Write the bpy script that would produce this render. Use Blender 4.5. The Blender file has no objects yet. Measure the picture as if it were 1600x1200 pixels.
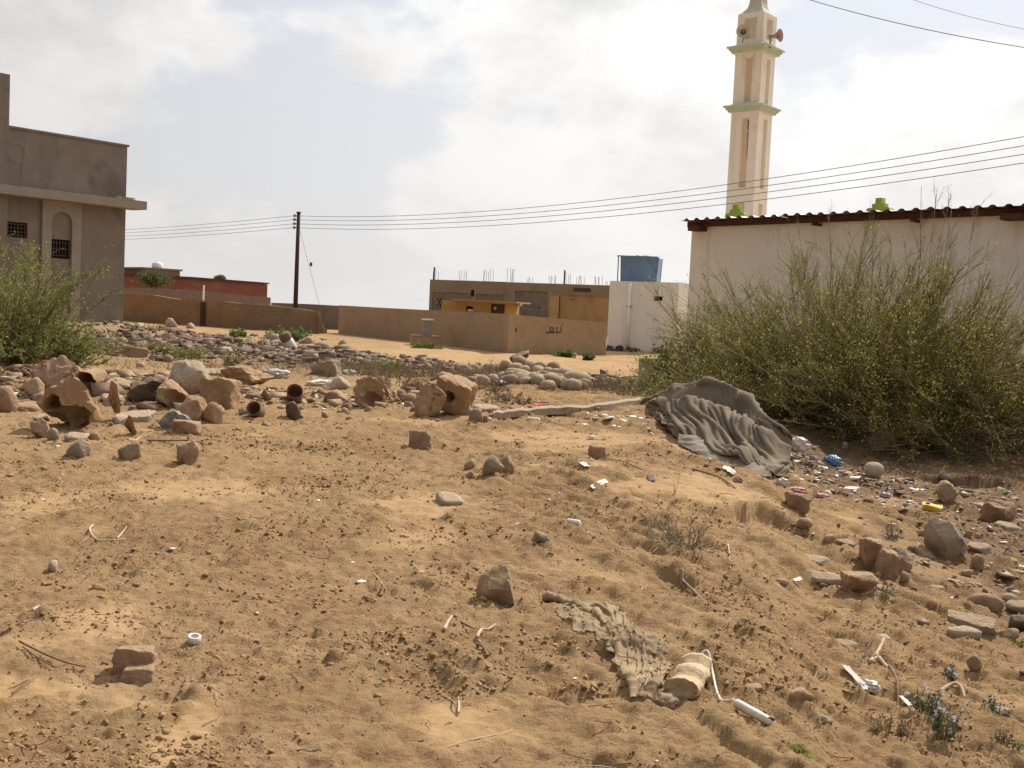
import bpy, bmesh, math, random
import numpy as np
from mathutils import Vector, Matrix

# ------------------------------------------------------------------ camera, sky, sun
SC = bpy.context.scene
COL = SC.collection
R = math.radians
EYE = np.array((0.0, 0.0, 1.6))
FPX = 1756.0                      # focal length in photograph pixels
PITCH, ROLL = R(3.58), R(2.7)
_F = np.array((0, math.cos(PITCH), -math.sin(PITCH)))
_R0 = np.array((1.0, 0, 0))
_U0 = np.cross(_R0, _F)
CR = math.cos(ROLL) * _R0 + math.sin(ROLL) * _U0
CU = -math.sin(ROLL) * _R0 + math.cos(ROLL) * _U0
cam = bpy.data.cameras.new('camera')
cam.sensor_width = 36.0
cam.lens = FPX / 1600 * 36
cam.clip_start = 0.05
cam.clip_end = 3000
camo = bpy.data.objects.new('camera', cam)
COL.objects.link(camo)
camo.matrix_world = Matrix(((CR[0], CU[0], -_F[0], EYE[0]), (CR[1], CU[1], -_F[1], EYE[1]),
                            (CR[2], CU[2], -_F[2], EYE[2]), (0, 0, 0, 1)))
SC.camera = camo

SKY_OFF = (3.1, 1.4, 0.2)
SUN_AZ, SUN_EL = R(36), R(47)     # azimuth to the right of the view axis (+Y)
SUN_DIR = Vector((math.sin(SUN_AZ) * math.cos(SUN_EL), math.cos(SUN_AZ) * math.cos(SUN_EL), math.sin(SUN_EL)))
sun = bpy.data.lights.new('sun', 'SUN')
sun.energy = 5.0
sun.angle = R(0.6)
sun.color = (1.0, 0.945, 0.86)
suno = bpy.data.objects.new('sun', sun)
COL.objects.link(suno)
suno.rotation_euler = SUN_DIR.to_track_quat('Z', 'Y').to_euler()
suno.location = (20, 20, 40)

SC.view_settings.view_transform = 'Standard'
SC.view_settings.look = 'None'
SC.view_settings.exposure = 0.0
SC.view_settings.gamma = 1.0
SC.view_settings.use_curve_mapping = False


class NT:
    """tiny node helper"""
    def __init__(s, tree):
        s.t = tree; s.t.nodes.clear()
    def n(s, typ, ins=None, **kw):
        nd = s.t.nodes.new(typ)
        for k, v in kw.items(): setattr(nd, k, v)
        for k, v in (ins or {}).items():
            sock = nd.inputs[k]
            if hasattr(v, 'is_output'): s.t.links.new(v, sock)
            else: sock.default_value = v
        return nd
    def math(s, op, a, b=0.0, c=0.0, clamp=False):
        return s.n('ShaderNodeMath', {0: a, 1: b, 2: c}, operation=op, use_clamp=clamp).outputs[0]
    def vm(s, op, a, b=(0, 0, 0)):
        nd = s.n('ShaderNodeVectorMath', {0: a, 1: b}, operation=op)
        return nd.outputs['Value'] if op in ('DOT_PRODUCT', 'LENGTH') else nd.outputs[0]
    def mix(s, f, a, b, blend='MIX'):
        nd = s.n('ShaderNodeMix', data_type='RGBA', blend_type=blend)
        for k, v in ((0, f), (6, a), (7, b)):
            if hasattr(v, 'is_output'): s.t.links.new(v, nd.inputs[k])
            else: nd.inputs[k].default_value = v
        return nd.outputs[2]
    def ramp(s, f, lo, hi):
        nd = s.n('ShaderNodeMapRange', {0: f, 1: lo, 2: hi, 3: 0.0, 4: 1.0}, interpolation_type='SMOOTHSTEP')
        return nd.outputs[0]
    def noise(s, vec, scale, detail=4.0, rough=0.55, dist=0.0, dim='3D'):
        nd = s.n('ShaderNodeTexNoise', {'Vector': vec, 'Scale': scale, 'Detail': detail, 'Roughness': rough, 'Distortion': dist})
        nd.noise_dimensions = dim
        return nd.outputs[0]


def c4(c): return (c[0], c[1], c[2], 1.0)


def build_world():
    w = bpy.data.worlds.new('World'); SC.world = w; w.use_nodes = True
    k = NT(w.node_tree)
    d = k.n('ShaderNodeTexCoord').outputs['Generated']
    sky = k.n('ShaderNodeTexSky', sky_type='NISHITA', sun_disc=False, sun_elevation=SUN_EL, sun_rotation=SUN_AZ,
              air_density=1.0, dust_density=2.5, ozone_density=1.0).outputs[0]
    sep = k.n('ShaderNodeSeparateXYZ', {0: d})
    z = sep.outputs[2]
    # cumulus: noise on the direction, a little flattened
    pl = k.vm('ADD', k.vm('MULTIPLY', d, (1.0, 1.0, 1.7)), SKY_OFF)
    n1 = k.noise(pl, 3.1, 10.0, 0.53, 0.15)
    n2 = k.noise(k.vm('ADD', pl, (0.0, 0.03, 0.10)), 5.5, 9.0, 0.58, 0.15)
    sd = k.vm('DOT_PRODUCT', k.vm('NORMALIZE', d), tuple(SUN_DIR))
    glow = k.ramp(sd, -0.35, 1.0)
    cov = k.math('ADD', n1, k.math('MULTIPLY', glow, 0.06))
    mask = k.ramp(cov, 0.475, 0.54)
    thick = k.ramp(k.math('ADD', k.math('MULTIPLY', n2, 0.6), k.math('MULTIPLY', cov, 0.5)), 0.53, 0.72)
    cl = k.mix(thick, c4((10.3, 10.2, 10.1)), c4((7.15, 7.15, 7.2)))
    fs = k.math('MULTIPLY_ADD', glow, 0.86, 0.26)
    sc = lambda v: k.n('ShaderNodeVectorMath', {0: v, 3: fs}, operation='SCALE').outputs[0]
    cl = sc(cl)
    clear = k.mix(0.86, sky, sc((7.8, 8.1, 8.75)))       # hazy air
    col = k.mix(mask, clear, cl)
    hf = k.math('POWER', k.math('SUBTRACT', 1.0, k.math('MULTIPLY', k.math('ABSOLUTE', z), 2.6, clamp=True)), 2.0)
    col = k.mix(k.math('MULTIPLY', hf, 0.9), col, sc((9.6, 9.3, 9.0)))
    bg = k.n('ShaderNodeBackground', {'Color': col, 'Strength': 0.1})
    out = k.n('ShaderNodeOutputWorld', {'Surface': bg.outputs[0]})
build_world()

# ------------------------------------------------------------------ numeric helpers
def _hash(ix, iy, s):
    h = (ix.astype(np.int64) * 374761393 + iy.astype(np.int64) * 668265263 + s * 974634777) & 0xffffffff
    h = ((h ^ (h >> 13)) * 1274126177) & 0xffffffff
    h = ((h ^ (h >> 16)) * 2246822519) & 0xffffffff
    return ((h ^ (h >> 15)) & 0xffffff) / float(0x1000000)

def pn(x, y, s=0):
    """gradient noise, about -1..1"""
    ix = np.floor(x); iy = np.floor(y); fx = x - ix; fy = y - iy
    u = fx * fx * fx * (fx * (fx * 6 - 15) + 10); v = fy * fy * fy * (fy * (fy * 6 - 15) + 10)
    def g(a, b):
        t = _hash(ix + a, iy + b, s) * (2 * math.pi)
        return np.cos(t) * (fx - a) + np.sin(t) * (fy - b)
    a = g(0, 0); b = g(1, 0); c = g(0, 1); d = g(1, 1)
    return 1.5 * ((a * (1 - u) + b * u) * (1 - v) + (c * (1 - u) + d * u) * v)

def fbm(x, y, o=4, s=0, r=0.5):
    t = 0; a = 1.0
    for i in range(o):
        t = t + a * pn(x, y, s + i * 17); x = x * 2.03 + 5.3; y = y * 2.03 - 3.1; a *= r
    return t

def sstep(a, b, x):
    t = np.clip((x - a) / (b - a), 0, 1)
    return t * t * (3 - 2 * t)

def bumps(x, y, size, s, rmin=0.2, rmax=0.5, dens=0.6):
    """field of half-buried lumps (0..1 high), one candidate per cell"""
    X = x / size; Y = y / size
    ix = np.floor(X); iy = np.floor(Y)
    best = np.zeros_like(X)
    for a in (-1, 0, 1):
        for b in (-1, 0, 1):
            cx = ix + a; cy = iy + b
            px = cx + _hash(cx, cy, s); py = cy + _hash(cx, cy, s + 1)
            r0 = _hash(cx, cy, s + 2)
            r = rmin + (rmax - rmin) * r0 ** 2
            on = _hash(cx, cy, s + 3) < dens
            q = ((X - px) ** 2 + (Y - py) ** 2) / (r * r)
            h = np.where(on & (q < 1), np.sqrt(np.clip(1 - q, 0, 1)) * (r / rmax), 0)
            best = np.maximum(best, h)
    return best

def ray(px, py):
    return FPX * _F + (px - 800) * CR - (py - 600) * CU

def at(px, py, depth):
    d = ray(px, py)
    return EYE + d * (depth / d[1])

# ------------------------------------------------------------------ terrain
_ky = np.array([-400, -3, 2, 4, 6, 8.5, 11, 13.5, 17, 23, 32, 44, 60, 3000.0])
_kz = np.array([-0.3, -0.25, -0.12, -0.02, 0.07, 0.17, 0.28, 0.36, 0.37, 0.34, 0.16, 0.0, 0.0, 0.0])

def _profile(y):
    return (np.interp(y - 0.9, _ky, _kz) + np.interp(y + 0.9, _ky, _kz) + np.interp(y, _ky, _kz)) / 3

SCARPS = []   # (ax, ay, bx, by, drop, reach): a little earth bank; the ground in front of a->b is lower

def zbase(x, y):
    z = _profile(y + 0.35 * np.sin(x * 0.55 + 0.7))
    near = 1 - sstep(14, 22, y)
    z = z - near * 0.34 * sstep(0.7, 4.6, x - 0.06 * y)
    z = z - (1 - near) * (1 - sstep(24, 34, y)) * 0.2 * sstep(2.5, 6.0, x)
    # the mound breaks off in a low bank on the right
    xe = np.interp(y, [3, 4.5, 5.5, 7, 9, 11, 12.5, 14], [1.15, 1.25, 1.4, 1.75, 2.2, 2.65, 3.2, 3.9]) + 0.12 * fbm(x * 1.3, y * 1.3, 3, 19)
    z = z - near * 0.17 * sstep(-0.22, 0.30, x - xe)
    z = z + 0.62 * np.exp(-(((x + 14.5) / 6.5) ** 2 + ((y - 34) / 7.0) ** 2))
    z = z + 0.20 * np.exp(-(((x + 7.0) / 4.0) ** 2 + ((y - 27.5) / 4.5) ** 2))
    z = z + 0.22 * np.exp(-(((x + 6.0) / 2.6) ** 2 + ((y - 14.5) / 1.6) ** 2))
    z = z + 0.06 * np.exp(-(((x - 2.6) / 0.9) ** 2 + ((y - 14.6) / 1.3) ** 2))
    z = z + 0.10 * np.exp(-(((x - 5.8) / 2.2) ** 2 + ((y - 17.5) / 2.0) ** 2))
    far = sstep(18, 40, y)
    z = z + (0.05 * (1 - far) + 0.03 * far) * fbm(x / 2.6, y / 2.6, 3, 3)
    return z

def sandiness(x, y):
    """1 where the sand is smooth and wind-blown, 0 where it is crusted and cloddy"""
    n = fbm(x / 1.3 + 4, y / 1.3, 4, 41)
    s = 0.8 * sstep(0.35, 0.85, n)
    for px, py, rx, ry in SANDY:
        s = np.maximum(s, 1 - sstep(0.5, 1.1, np.sqrt(((x - px) / rx) ** 2 + ((y - py) / ry) ** 2) + 0.5 * n + 0.25 * fbm(x * 5, y * 5, 2, 47)))
    s = np.maximum(s, sstep(24, 33, y + 2 * n) * (1 - sstep(60, 90, y)) * sstep(-7.0, -3.0, x + n))
    return s
SANDY = []

def H(x, y, detail=True):
    x = np.asarray(x, float); y = np.asarray(y, float)
    z = zbase(x, y)
    for ax, ay, bx, by, h, L in SCARPS:
        dx, dy = bx - ax, by - ay; ln = math.hypot(dx, dy); ux, uy = dx / ln, dy / ln
        u = ((x - ax) * ux + (y - ay) * uy) / ln
        v = (x - ax) * uy - (y - ay) * ux          # >0 on the camera side when a is left of b
        m = (u > -0.3) & (u < 1.3) & (v > -0.1) & (v < L)
        if not np.any(m): continue
        wob = 0.06 * fbm(x * 4, y * 4, 4, 9) - 0.10 * ln * (4 * u * (1 - u)) * 0.6
        vv = v - wob
        win = sstep(-0.08, 0.18, u) * (1 - sstep(0.82, 1.08, u))
        z = z - h * win * sstep(0.0, 0.045 + 0.12 * (h < .1), vv) * (1 - sstep(0.08 * L, L, vv))
    if not detail: return z
    near = 1 - sstep(16, 30, y)
    sd = sandiness(x, y)
    rough = 1 - 0.72 * sd
    # runnels down the slope on the right, dragged from back-left to front-right
    ca, sa = math.cos(R(-52)), math.sin(R(-52))
    p = x * ca + y * sa; q = -x * sa + y * ca
    st = sstep(-1.2, 1.0, x + 0.15 * (y - 6)) * near
    z = z + st * rough * (0.046 * fbm(p * 0.9, q * 4.6, 4, 61, 0.62))
    z = z + near * rough * 0.020 * fbm(x * 2.2, y * 2.2, 4, 71, 0.55)
    cm = sstep(-0.45, 0.25, fbm(x * 1.1, y * 1.1, 3, 81)) * rough
    wx = x + 0.02 * pn(x * 14, y * 14, 5); wy = y + 0.02 * pn(x * 14, y * 14, 6)
    z = z + near * cm * (0.034 * bumps(wx, wy, 0.15, 101, 0.14, 0.42, 0.40)
                         + 0.020 * bumps(wx, wy, 0.065, 131, 0.18, 0.46, 0.55))
    z = z + near * (0.25 + 0.75 * rough) * 0.015 * fbm(x * 10, y * 10, 5, 151, 0.68)
    # dimples: old footprints
    z = z - near * 0.022 * bumps(x, y, 0.42, 171, 0.15, 0.42, 0.45) * (0.4 + 0.6 * sstep(-0.1, 0.3, fbm(x * 0.8, y * 0.8, 2, 191)))
    # ripples in blown sand
    z = z + near * sd * 0.0012 * np.sin(34 * (y + 0.25 * x) + 5 * fbm(x * 1.4, y * 1.4, 2, 211))
    z = z + 0.05 * sstep(24, 34, y) * (1 - sstep(46, 60, y)) * fbm(x * 0.7, y * 0.35, 3, 221)
    return z

_T = np.concatenate([np.linspace(2.0, 22, 3600), np.linspace(22.01, 130, 2600)])

def hit(px, py, detail=False):
    """where the sight line through a photograph pixel meets the ground"""
    d = ray(px, py); d = d / d[1]
    X = EYE[0] + d[0] * _T; Z = EYE[2] + d[2] * _T
    g = H(X, _T, detail)
    k = np.nonzero(Z <= g)[0]
    i = k[0] if len(k) else len(_T) - 1
    return np.array((X[i], _T[i], float(H(X[i:i + 1], _T[i:i + 1], True)[0])))

def gz(x, y): return float(H(np.array([x]), np.array([y]))[0])

# scarps, by where they lie in the place
def scarp(p0, p1, h, L):
    a = hit(*p0); b = hit(*p1); return (a[0], a[1], b[0], b[1], h, L)
_new = [scarp((1118, 806), (1190, 782), 0.17, 0.75), scarp((1425, 742), (1565, 748), 0.24, 1.0), scarp((945, 796), (1010, 832), 0.07, 0.5),
        scarp((640, 1030), (760, 1062), 0.06, 0.5), scarp((885, 1060), (950, 1085), 0.07, 0.5), scarp((150, 768), (205, 772), 0.05, 0.4),
        scarp((500, 752), (560, 764), 0.04, 0.4), scarp((430, 690), (495, 696), 0.05, 0.5), scarp((1050, 880), (1110, 940), 0.06, 0.4),
        scarp((640, 912), (745, 918), 0.035, 0.3), scarp((1212, 696), (1262, 700), 0.13, 0.7), scarp((330, 868), (395, 880), 0.03, 0.3)]
SCARPS += _new
_s = []
for px, py, rx, ry in ((310, 1125, 0.12, 0.4), (90, 1075, 0.4, 0.15), (1090, 760, 0.7, 0.8), (900, 690, 1.0, 0.8), (660, 790, 0.5, 0.5),
                       (720, 1125, 0.25, 0.35), (300, 765, 0.8, 0.5)):
    q = hit(px, py); _s.append((q[0], q[1], rx, ry))
SANDY += _s

# ------------------------------------------------------------------ object helpers
def prop(o, label=None, cat=None, group=None, kind=None):
    if label: o['label'] = label
    if cat: o['category'] = cat; o['kind'] = 'thing'
    if group: o['group'] = group
    if kind: o['kind'] = kind
    return o

def empty(name, loc, label, cat, group=None, rz=0.0):
    o = bpy.data.objects.new(name, None); COL.objects.link(o)
    o.location = loc; o.rotation_euler = (0, 0, rz); o.empty_display_size = 0.1
    return prop(o, label, cat, group)

def link(name, me, m=None, parent=None, loc=None, rot=None):
    o = bpy.data.objects.new(name, me); COL.objects.link(o)
    if m is not None and not me.materials: me.materials.append(m)
    if parent is not None: o.parent = parent
    if loc is not None: o.location = loc
    if rot is not None: o.rotation_euler = rot
    return o

def mesh(V, F, smooth=False, name='mesh', weld=False):
    me = bpy.data.meshes.new(name)
    me.from_pydata([tuple(map(float, v)) for v in V], [], [tuple(map(int, f)) for f in F])
    if weld:
        bm = bmesh.new(); bm.from_mesh(me)
        bmesh.ops.remove_doubles(bm, verts=bm.verts, dist=1e-4)
        bmesh.ops.recalc_face_normals(bm, faces=bm.faces)
        bm.to_mesh(me); bm.free()
    if smooth: me.polygons.foreach_set('use_smooth', [True] * len(me.polygons))
    me.update()
    return me

def nmesh(V, F, smooth=False, name='mesh'):
    """fast path: V (n,3), F (m,3) or (m,4) arrays"""
    V = np.ascontiguousarray(V, np.float32); F = np.ascontiguousarray(F, np.int32)
    me = bpy.data.meshes.new(name)
    n = F.shape[1]
    me.vertices.add(len(V)); me.vertices.foreach_set('co', V.ravel())
    me.loops.add(F.size); me.loops.foreach_set('vertex_index', F.ravel())
    me.polygons.add(len(F)); me.polygons.foreach_set('loop_start', np.arange(0, F.size, n, dtype=np.int32))
    me.polygons.foreach_set('loop_total', np.full(len(F), n, np.int32))
    if smooth: me.polygons.foreach_set('use_smooth', np.ones(len(F), bool))
    me.update(calc_edges=True)
    return me

class MB:
    """collects simple solids into one mesh"""
    def __init__(s): s.V = []; s.F = []
    def add(s, V, F):
        o = len(s.V); s.V += [tuple(v) for v in V]; s.F += [tuple(i + o for i in f) for f in F]; return s
    def box(s, c, d, rz=0.0, M=None):
        V = []
        for a in (-.5, .5):
            for b in (-.5, .5):
                for e in (-.5, .5):
                    v = Vector((a * d[0], b * d[1], e * d[2]))
                    if rz: v.rotate(Matrix.Rotation(rz, 3, 'Z'))
                    if M is not None: v = M @ v
                    V.append(v + Vector(c))
        return s.add(V, [(0, 1, 3, 2), (4, 6, 7, 5), (0, 4, 5, 1), (2, 3, 7, 6), (0, 2, 6, 4), (1, 5, 7, 3)])
    def prism(s, poly, z0, z1):
        n = len(poly); V = [(p[0], p[1], z0) for p in poly] + [(p[0], p[1], z1) for p in poly]
        F = [tuple(range(n - 1, -1, -1)), tuple(range(n, 2 * n))] + [(i, (i + 1) % n, n + (i + 1) % n, n + i) for i in range(n)]
        return s.add(V, F)
    def tube(s, pts, rad, sides=6, cap=True):
        P = [Vector(p) for p in pts]; n = len(P)
        rs = rad if isinstance(rad, (list, tuple, np.ndarray)) else [rad] * n
        V = []; ref = Vector((0.13, 0.31, 0.94)).normalized()
        for i in range(n):
            t = (P[min(i + 1, n - 1)] - P[max(i - 1, 0)]).normalized()
            a = t.cross(ref)
            if a.length < 0.05: a = t.cross(Vector((1, 0, 0)))
            a.normalize(); b = t.cross(a)
            for k in range(sides):
                w = 2 * math.pi * k / sides
                V.append(P[i] + (a * math.cos(w) + b * math.sin(w)) * rs[i])
        F = [(i * sides + k, i * sides + (k + 1) % sides, (i + 1) * sides + (k + 1) % sides, (i + 1) * sides + k) for i in range(n - 1) for k in range(sides)]
        if cap: F += [tuple(range(sides - 1, -1, -1)), tuple(range((n - 1) * sides, n * sides))]
        return s.add(V, F)
    def lathe(s, prof, sides=20, M=None):
        V = []; m = len(prof)
        for k in range(sides):
            w = 2 * math.pi * k / sides
            for r, z in prof:
                v = Vector((r * math.cos(w), r * math.sin(w), z)); V.append(M @ v if M is not None else v)
        F = [(k * m + i, ((k + 1) % sides) * m + i, ((k + 1) % sides) * m + i + 1, k * m + i + 1) for k in range(sides) for i in range(m - 1)]
        return s.add(V, F)
    def obj(s, name, m, parent=None, smooth=False, weld=False, loc=None, rot=None):
        return link(name, mesh(s.V, s.F, smooth, name, weld), m, parent, loc, rot)

def holed_wall(L, Hh, holes, depth=0.2, thick=0.5):
    """solid wall slab, front at y=0 looking to -y, with real recesses. holes: (x0,x1,z0,z1)"""
    xs = sorted({0.0, L} | {v for h in holes for v in h[:2]}); zs = sorted({0.0, Hh} | {v for h in holes for v in h[2:]})
    b = MB()
    for i in range(len(xs) - 1):
        for j in range(len(zs) - 1):
            xa, xb, za, zb = xs[i], xs[i + 1], zs[j], zs[j + 1]
            inside = any(h[0] - 1e-6 <= xa and xb <= h[1] + 1e-6 and h[2] - 1e-6 <= za and zb <= h[3] + 1e-6 for h in holes)
            y = depth if inside else 0
            b.add([(xa, y, za), (xb, y, za), (xb, y, zb), (xa, y, zb)], [(0, 1, 2, 3)])
    for x0, x1, z0, z1 in holes:
        zz = [z for z in zs if z0 - 1e-6 <= z <= z1 + 1e-6]; xx = [x for x in xs if x0 - 1e-6 <= x <= x1 + 1e-6]
        for x, fl in ((x0, 0), (x1, 1)):
            for a, c in zip(zz[:-1], zz[1:]):
                b.add([(x, 0, a), (x, depth, a), (x, depth, c), (x, 0, c)], [(0, 1, 2, 3)])
        for z in (z0, z1):
            for a, c in zip(xx[:-1], xx[1:]):
                b.add([(a, 0, z), (c, 0, z), (c, depth, z), (a, depth, z)], [(0, 1, 2, 3)])
    for a, c in zip(zs[:-1], zs[1:]):
        for x in (0, L):
            b.add([(x, 0, a), (x, thick, a), (x, thick, c), (x, 0, c)], [(0, 1, 2, 3)])
    for a, c in zip(xs[:-1], xs[1:]):
        for z in (0, Hh):
            b.add([(a, 0, z), (c, 0, z), (c, thick, z), (a, thick, z)], [(0, 1, 2, 3)])
    bx, bz = [], []
    for i in range(len(xs) - 1):
        for j in range(len(zs) - 1):
            b.add([(xs[i], thick, zs[j]), (xs[i + 1], thick, zs[j]), (xs[i + 1], thick, zs[j + 1]), (xs[i], thick, zs[j + 1])], [(0, 1, 2, 3)])
    return b

# ------------------------------------------------------------------ materials
def mat(name, c1, c2, scale=3.0, detail=6.0, bump=0.3, bscale=40.0, rough=0.9, c3=None, s3=0.8, t3=(0.52, 0.7), bdist=0.01, coords='Position',
        island=0.0, stretch=None, spec=0.25, trans=0.0, metal=0.0, streak=None, dust=0.0):
    m = bpy.data.materials.new(name); m.use_nodes = True
    k = NT(m.node_tree)
    if coords == 'Position': v = k.n('ShaderNodeNewGeometry').outputs['Position']
    else: v = k.n('ShaderNodeTexCoord').outputs['Object']
    if stretch: v = k.vm('MULTIPLY', v, stretch)
    n = k.noise(v, scale, detail, 0.6)
    col = k.mix(k.ramp(n, 0.3, 0.7), c4(c1), c4(c2))
    if c3 is not None:
        n3 = k.noise(k.vm('ADD', v, (7.3, 2.1, 4.4)), s3, 5.0, 0.6, 0.4)
        col = k.mix(k.ramp(n3, *t3), col, c4(c3))
    if streak is not None:
        ns = k.noise(k.vm('MULTIPLY', v, (3.2, 3.2, .22)), 1.0, 7.0, 0.6, 0.3); nb = k.noise(v, 0.35, 4.0, 0.6)
        col = k.mix(k.math('MULTIPLY', k.math('MULTIPLY', k.ramp(ns, 0.50, 0.72), k.ramp(nb, 0.35, 0.62)), 0.55), col, c4(streak))
        col = k.mix(k.math('MULTIPLY', k.ramp(k.noise(v, 22.0, 5.0, 0.7), 0.60, 0.74), 0.22), col, c4(streak))
    if dust:
        g = k.n('ShaderNodeNewGeometry'); nz = k.n('ShaderNodeSeparateXYZ', {0: g.outputs['Normal']}).outputs[2]
        col = k.mix(k.math('MULTIPLY', k.ramp(k.noise(v, 55.0, 5.0, 0.7), 0.52, 0.68), 0.45), col, c4(tuple(x * .5 for x in c1)))
        dn = k.noise(g.outputs['Position'], 9.0, 5.0, 0.65)
        col = k.mix(k.math('MULTIPLY', k.ramp(k.math('ADD', nz, k.math('MULTIPLY_ADD', dn, 1.2, -.6)), 0.45, 1.05), dust), col, c4((0.43, 0.285, 0.155)))
    if island:
        r = k.n('ShaderNodeNewGeometry').outputs['Random Per Island']
        hv = k.n('ShaderNodeHueSaturation', {'Hue': k.math('MULTIPLY_ADD', r, 0.05 * island, 0.5 - 0.025 * island), 'Saturation': 1.0,
                                             'Value': k.math('MULTIPLY_ADD', r, island, 1 - 0.5 * island), 'Fac': 1.0, 'Color': col})
        col = hv.outputs[0]
    bs = k.n('ShaderNodeBsdfPrincipled', {'Base Color': col, 'Roughness': rough, 'Metallic': metal, 'Specular IOR Level': spec})
    if bump:
        bn = k.noise(v, bscale, 6.0, 0.65)
        bp = k.n('ShaderNodeBump', {'Height': bn, 'Strength': bump, 'Distance': bdist})
        k.t.links.new(bp.outputs[0], bs.inputs['Normal'])
    sh = bs.outputs[0]
    if trans:
        tr = k.n('ShaderNodeBsdfTranslucent', {'Color': col})
        sh = k.n('ShaderNodeMixShader', {0: trans, 1: sh, 2: tr.outputs[0]}).outputs[0]
    k.n('ShaderNodeOutputMaterial', {'Surface': sh})
    return m

def wall_mat(name, c1, c2, cm, bw=0.42, bh=0.2, stain=(0.2, 0.14, 0.09), mort=0.012, amount=0.5, rot=0.0):
    """block or stone courses under a worn coat; coordinates along the wall"""
    m = bpy.data.materials.new(name); m.use_nodes = True
    k = NT(m.node_tree)
    p = k.n('ShaderNodeNewGeometry').outputs['Position']
    rt = k.n('ShaderNodeVectorRotate', {'Vector': p, 'Angle': rot}, rotation_type='Z_AXIS').outputs[0]
    s = k.n('ShaderNodeSeparateXYZ', {0: rt})
    uv = k.n('ShaderNodeCombineXYZ', {0: s.outputs[0], 1: s.outputs[2], 2: 0.0}).outputs[0]
    br = k.n('ShaderNodeTexBrick', {'Vector': uv, 'Color1': c4(c1), 'Color2': c4(c2), 'Mortar': c4(cm), 'Scale': 1.0, 'Mortar Size': mort,
                                    'Mortar Smooth': 0.4, 'Brick Width': bw, 'Row Height': bh})
    n = k.noise(p, 1.1, 7.0, 0.62, 0.3)
    n2 = k.noise(p, 9.0, 6.0, 0.65)
    mid = tuple((a + b) / 2 for a, b in zip(c1, c2))
    base = k.mix(amount, c4(mid), br.outputs[0])
    base = k.mix(k.math('MULTIPLY', k.ramp(n, 0.45, 0.72), 0.6), base, c4(stain))
    base = k.mix(k.math('MULTIPLY', k.ramp(n2, 0.4, 0.75), 0.28), base, c4(tuple(min(1, v * 1.45) for v in mid)))
    bp = k.n('ShaderNodeBump', {'Height': k.math('ADD', k.math('MULTIPLY', br.outputs[1], -0.6), n2), 'Strength': 0.5, 'Distance': 0.02})
    bs = k.n('ShaderNodeBsdfPrincipled', {'Base Color': base, 'Roughness': 0.95, 'Specular IOR Level': 0.15, 'Normal': bp.outputs[0]})
    k.n('ShaderNodeOutputMaterial', {'Surface': bs.outputs[0]})
    return m

def ground_mat():
    m = bpy.data.materials.new('sandy soil'); m.use_nodes = True
    k = NT(m.node_tree)
    p = k.n('ShaderNodeNewGeometry').outputs['Position']
    sd = k.n('ShaderNodeAttribute', attribute_name='sand').outputs['Fac']
    gr = k.n('ShaderNodeAttribute', attribute_name='rubble').outputs['Fac']
    da = k.n('ShaderNodeAttribute', attribute_name='dirt_and_shade').outputs['Fac']
    n1 = k.noise(p, 0.9, 6, 0.6, 0.3); n2 = k.noise(p, 7.0, 7, 0.65, 0.2); n3 = k.noise(p, 60.0, 5, 0.7); n4 = k.noise(p, 240.0, 3, 0.6)
    crust = k.mix(k.ramp(n1, 0.35, 0.68), c4((0.440, 0.288, 0.152)), c4((0.355, 0.226, 0.114)))
    crust = k.mix(k.math('MULTIPLY', k.ramp(n2, 0.45, 0.70), 0.55), crust, c4((0.26, 0.157, 0.077)))
    sand = k.mix(k.ramp(n2, 0.3, 0.7), c4((0.49, 0.33, 0.178)), c4((0.445, 0.295, 0.153)))
    col = k.mix(k.math('MULTIPLY', sd, 0.22), crust, sand)
    dirt_shade = k.mix(k.ramp(n2, 0.35, 0.65), c4((0.19, 0.12, 0.068)), c4((0.28, 0.19, 0.115)))
    col = k.mix(k.math('MULTIPLY', da, 0.88), col, dirt_shade)  # brown dirt and the bush's shade both put into this darker colour
    rub = k.mix(k.ramp(n2, 0.35, 0.65), c4((0.24, 0.175, 0.115)), c4((0.36, 0.265, 0.17)))
    col = k.mix(k.math('MULTIPLY', gr, 0.8), col, rub)
    # pale grains; dark specks are organic bits plus clod shadows put into colour
    col = k.mix(k.math('MULTIPLY', k.ramp(n3, 0.57, 0.68), k.math('MULTIPLY_ADD', sd, -0.25, 0.5)), col, c4((0.14, 0.075, 0.035)))
    col = k.mix(k.math('MULTIPLY', k.ramp(n4, 0.58, 0.75), 0.35), col, c4((0.60, 0.42, 0.24)))
    h = k.math('ADD', k.math('MULTIPLY', n3, 0.6), k.math('MULTIPLY', n4, 0.25))
    h = k.math('ADD', h, k.math('MULTIPLY', k.noise(p, 22.0, 6, 0.65, 0.5), 1.3))
    bp = k.n('ShaderNodeBump', {'Height': h, 'Strength': k.math('MULTIPLY_ADD', sd, -0.5, 0.9), 'Distance': 0.026})
    bs = k.n('ShaderNodeBsdfPrincipled', {'Base Color': col, 'Roughness': 1.0, 'Specular IOR Level': 0.05, 'Normal': bp.outputs[0]})
    k.n('ShaderNodeOutputMaterial', {'Surface': bs.outputs[0]})
    return m

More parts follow.
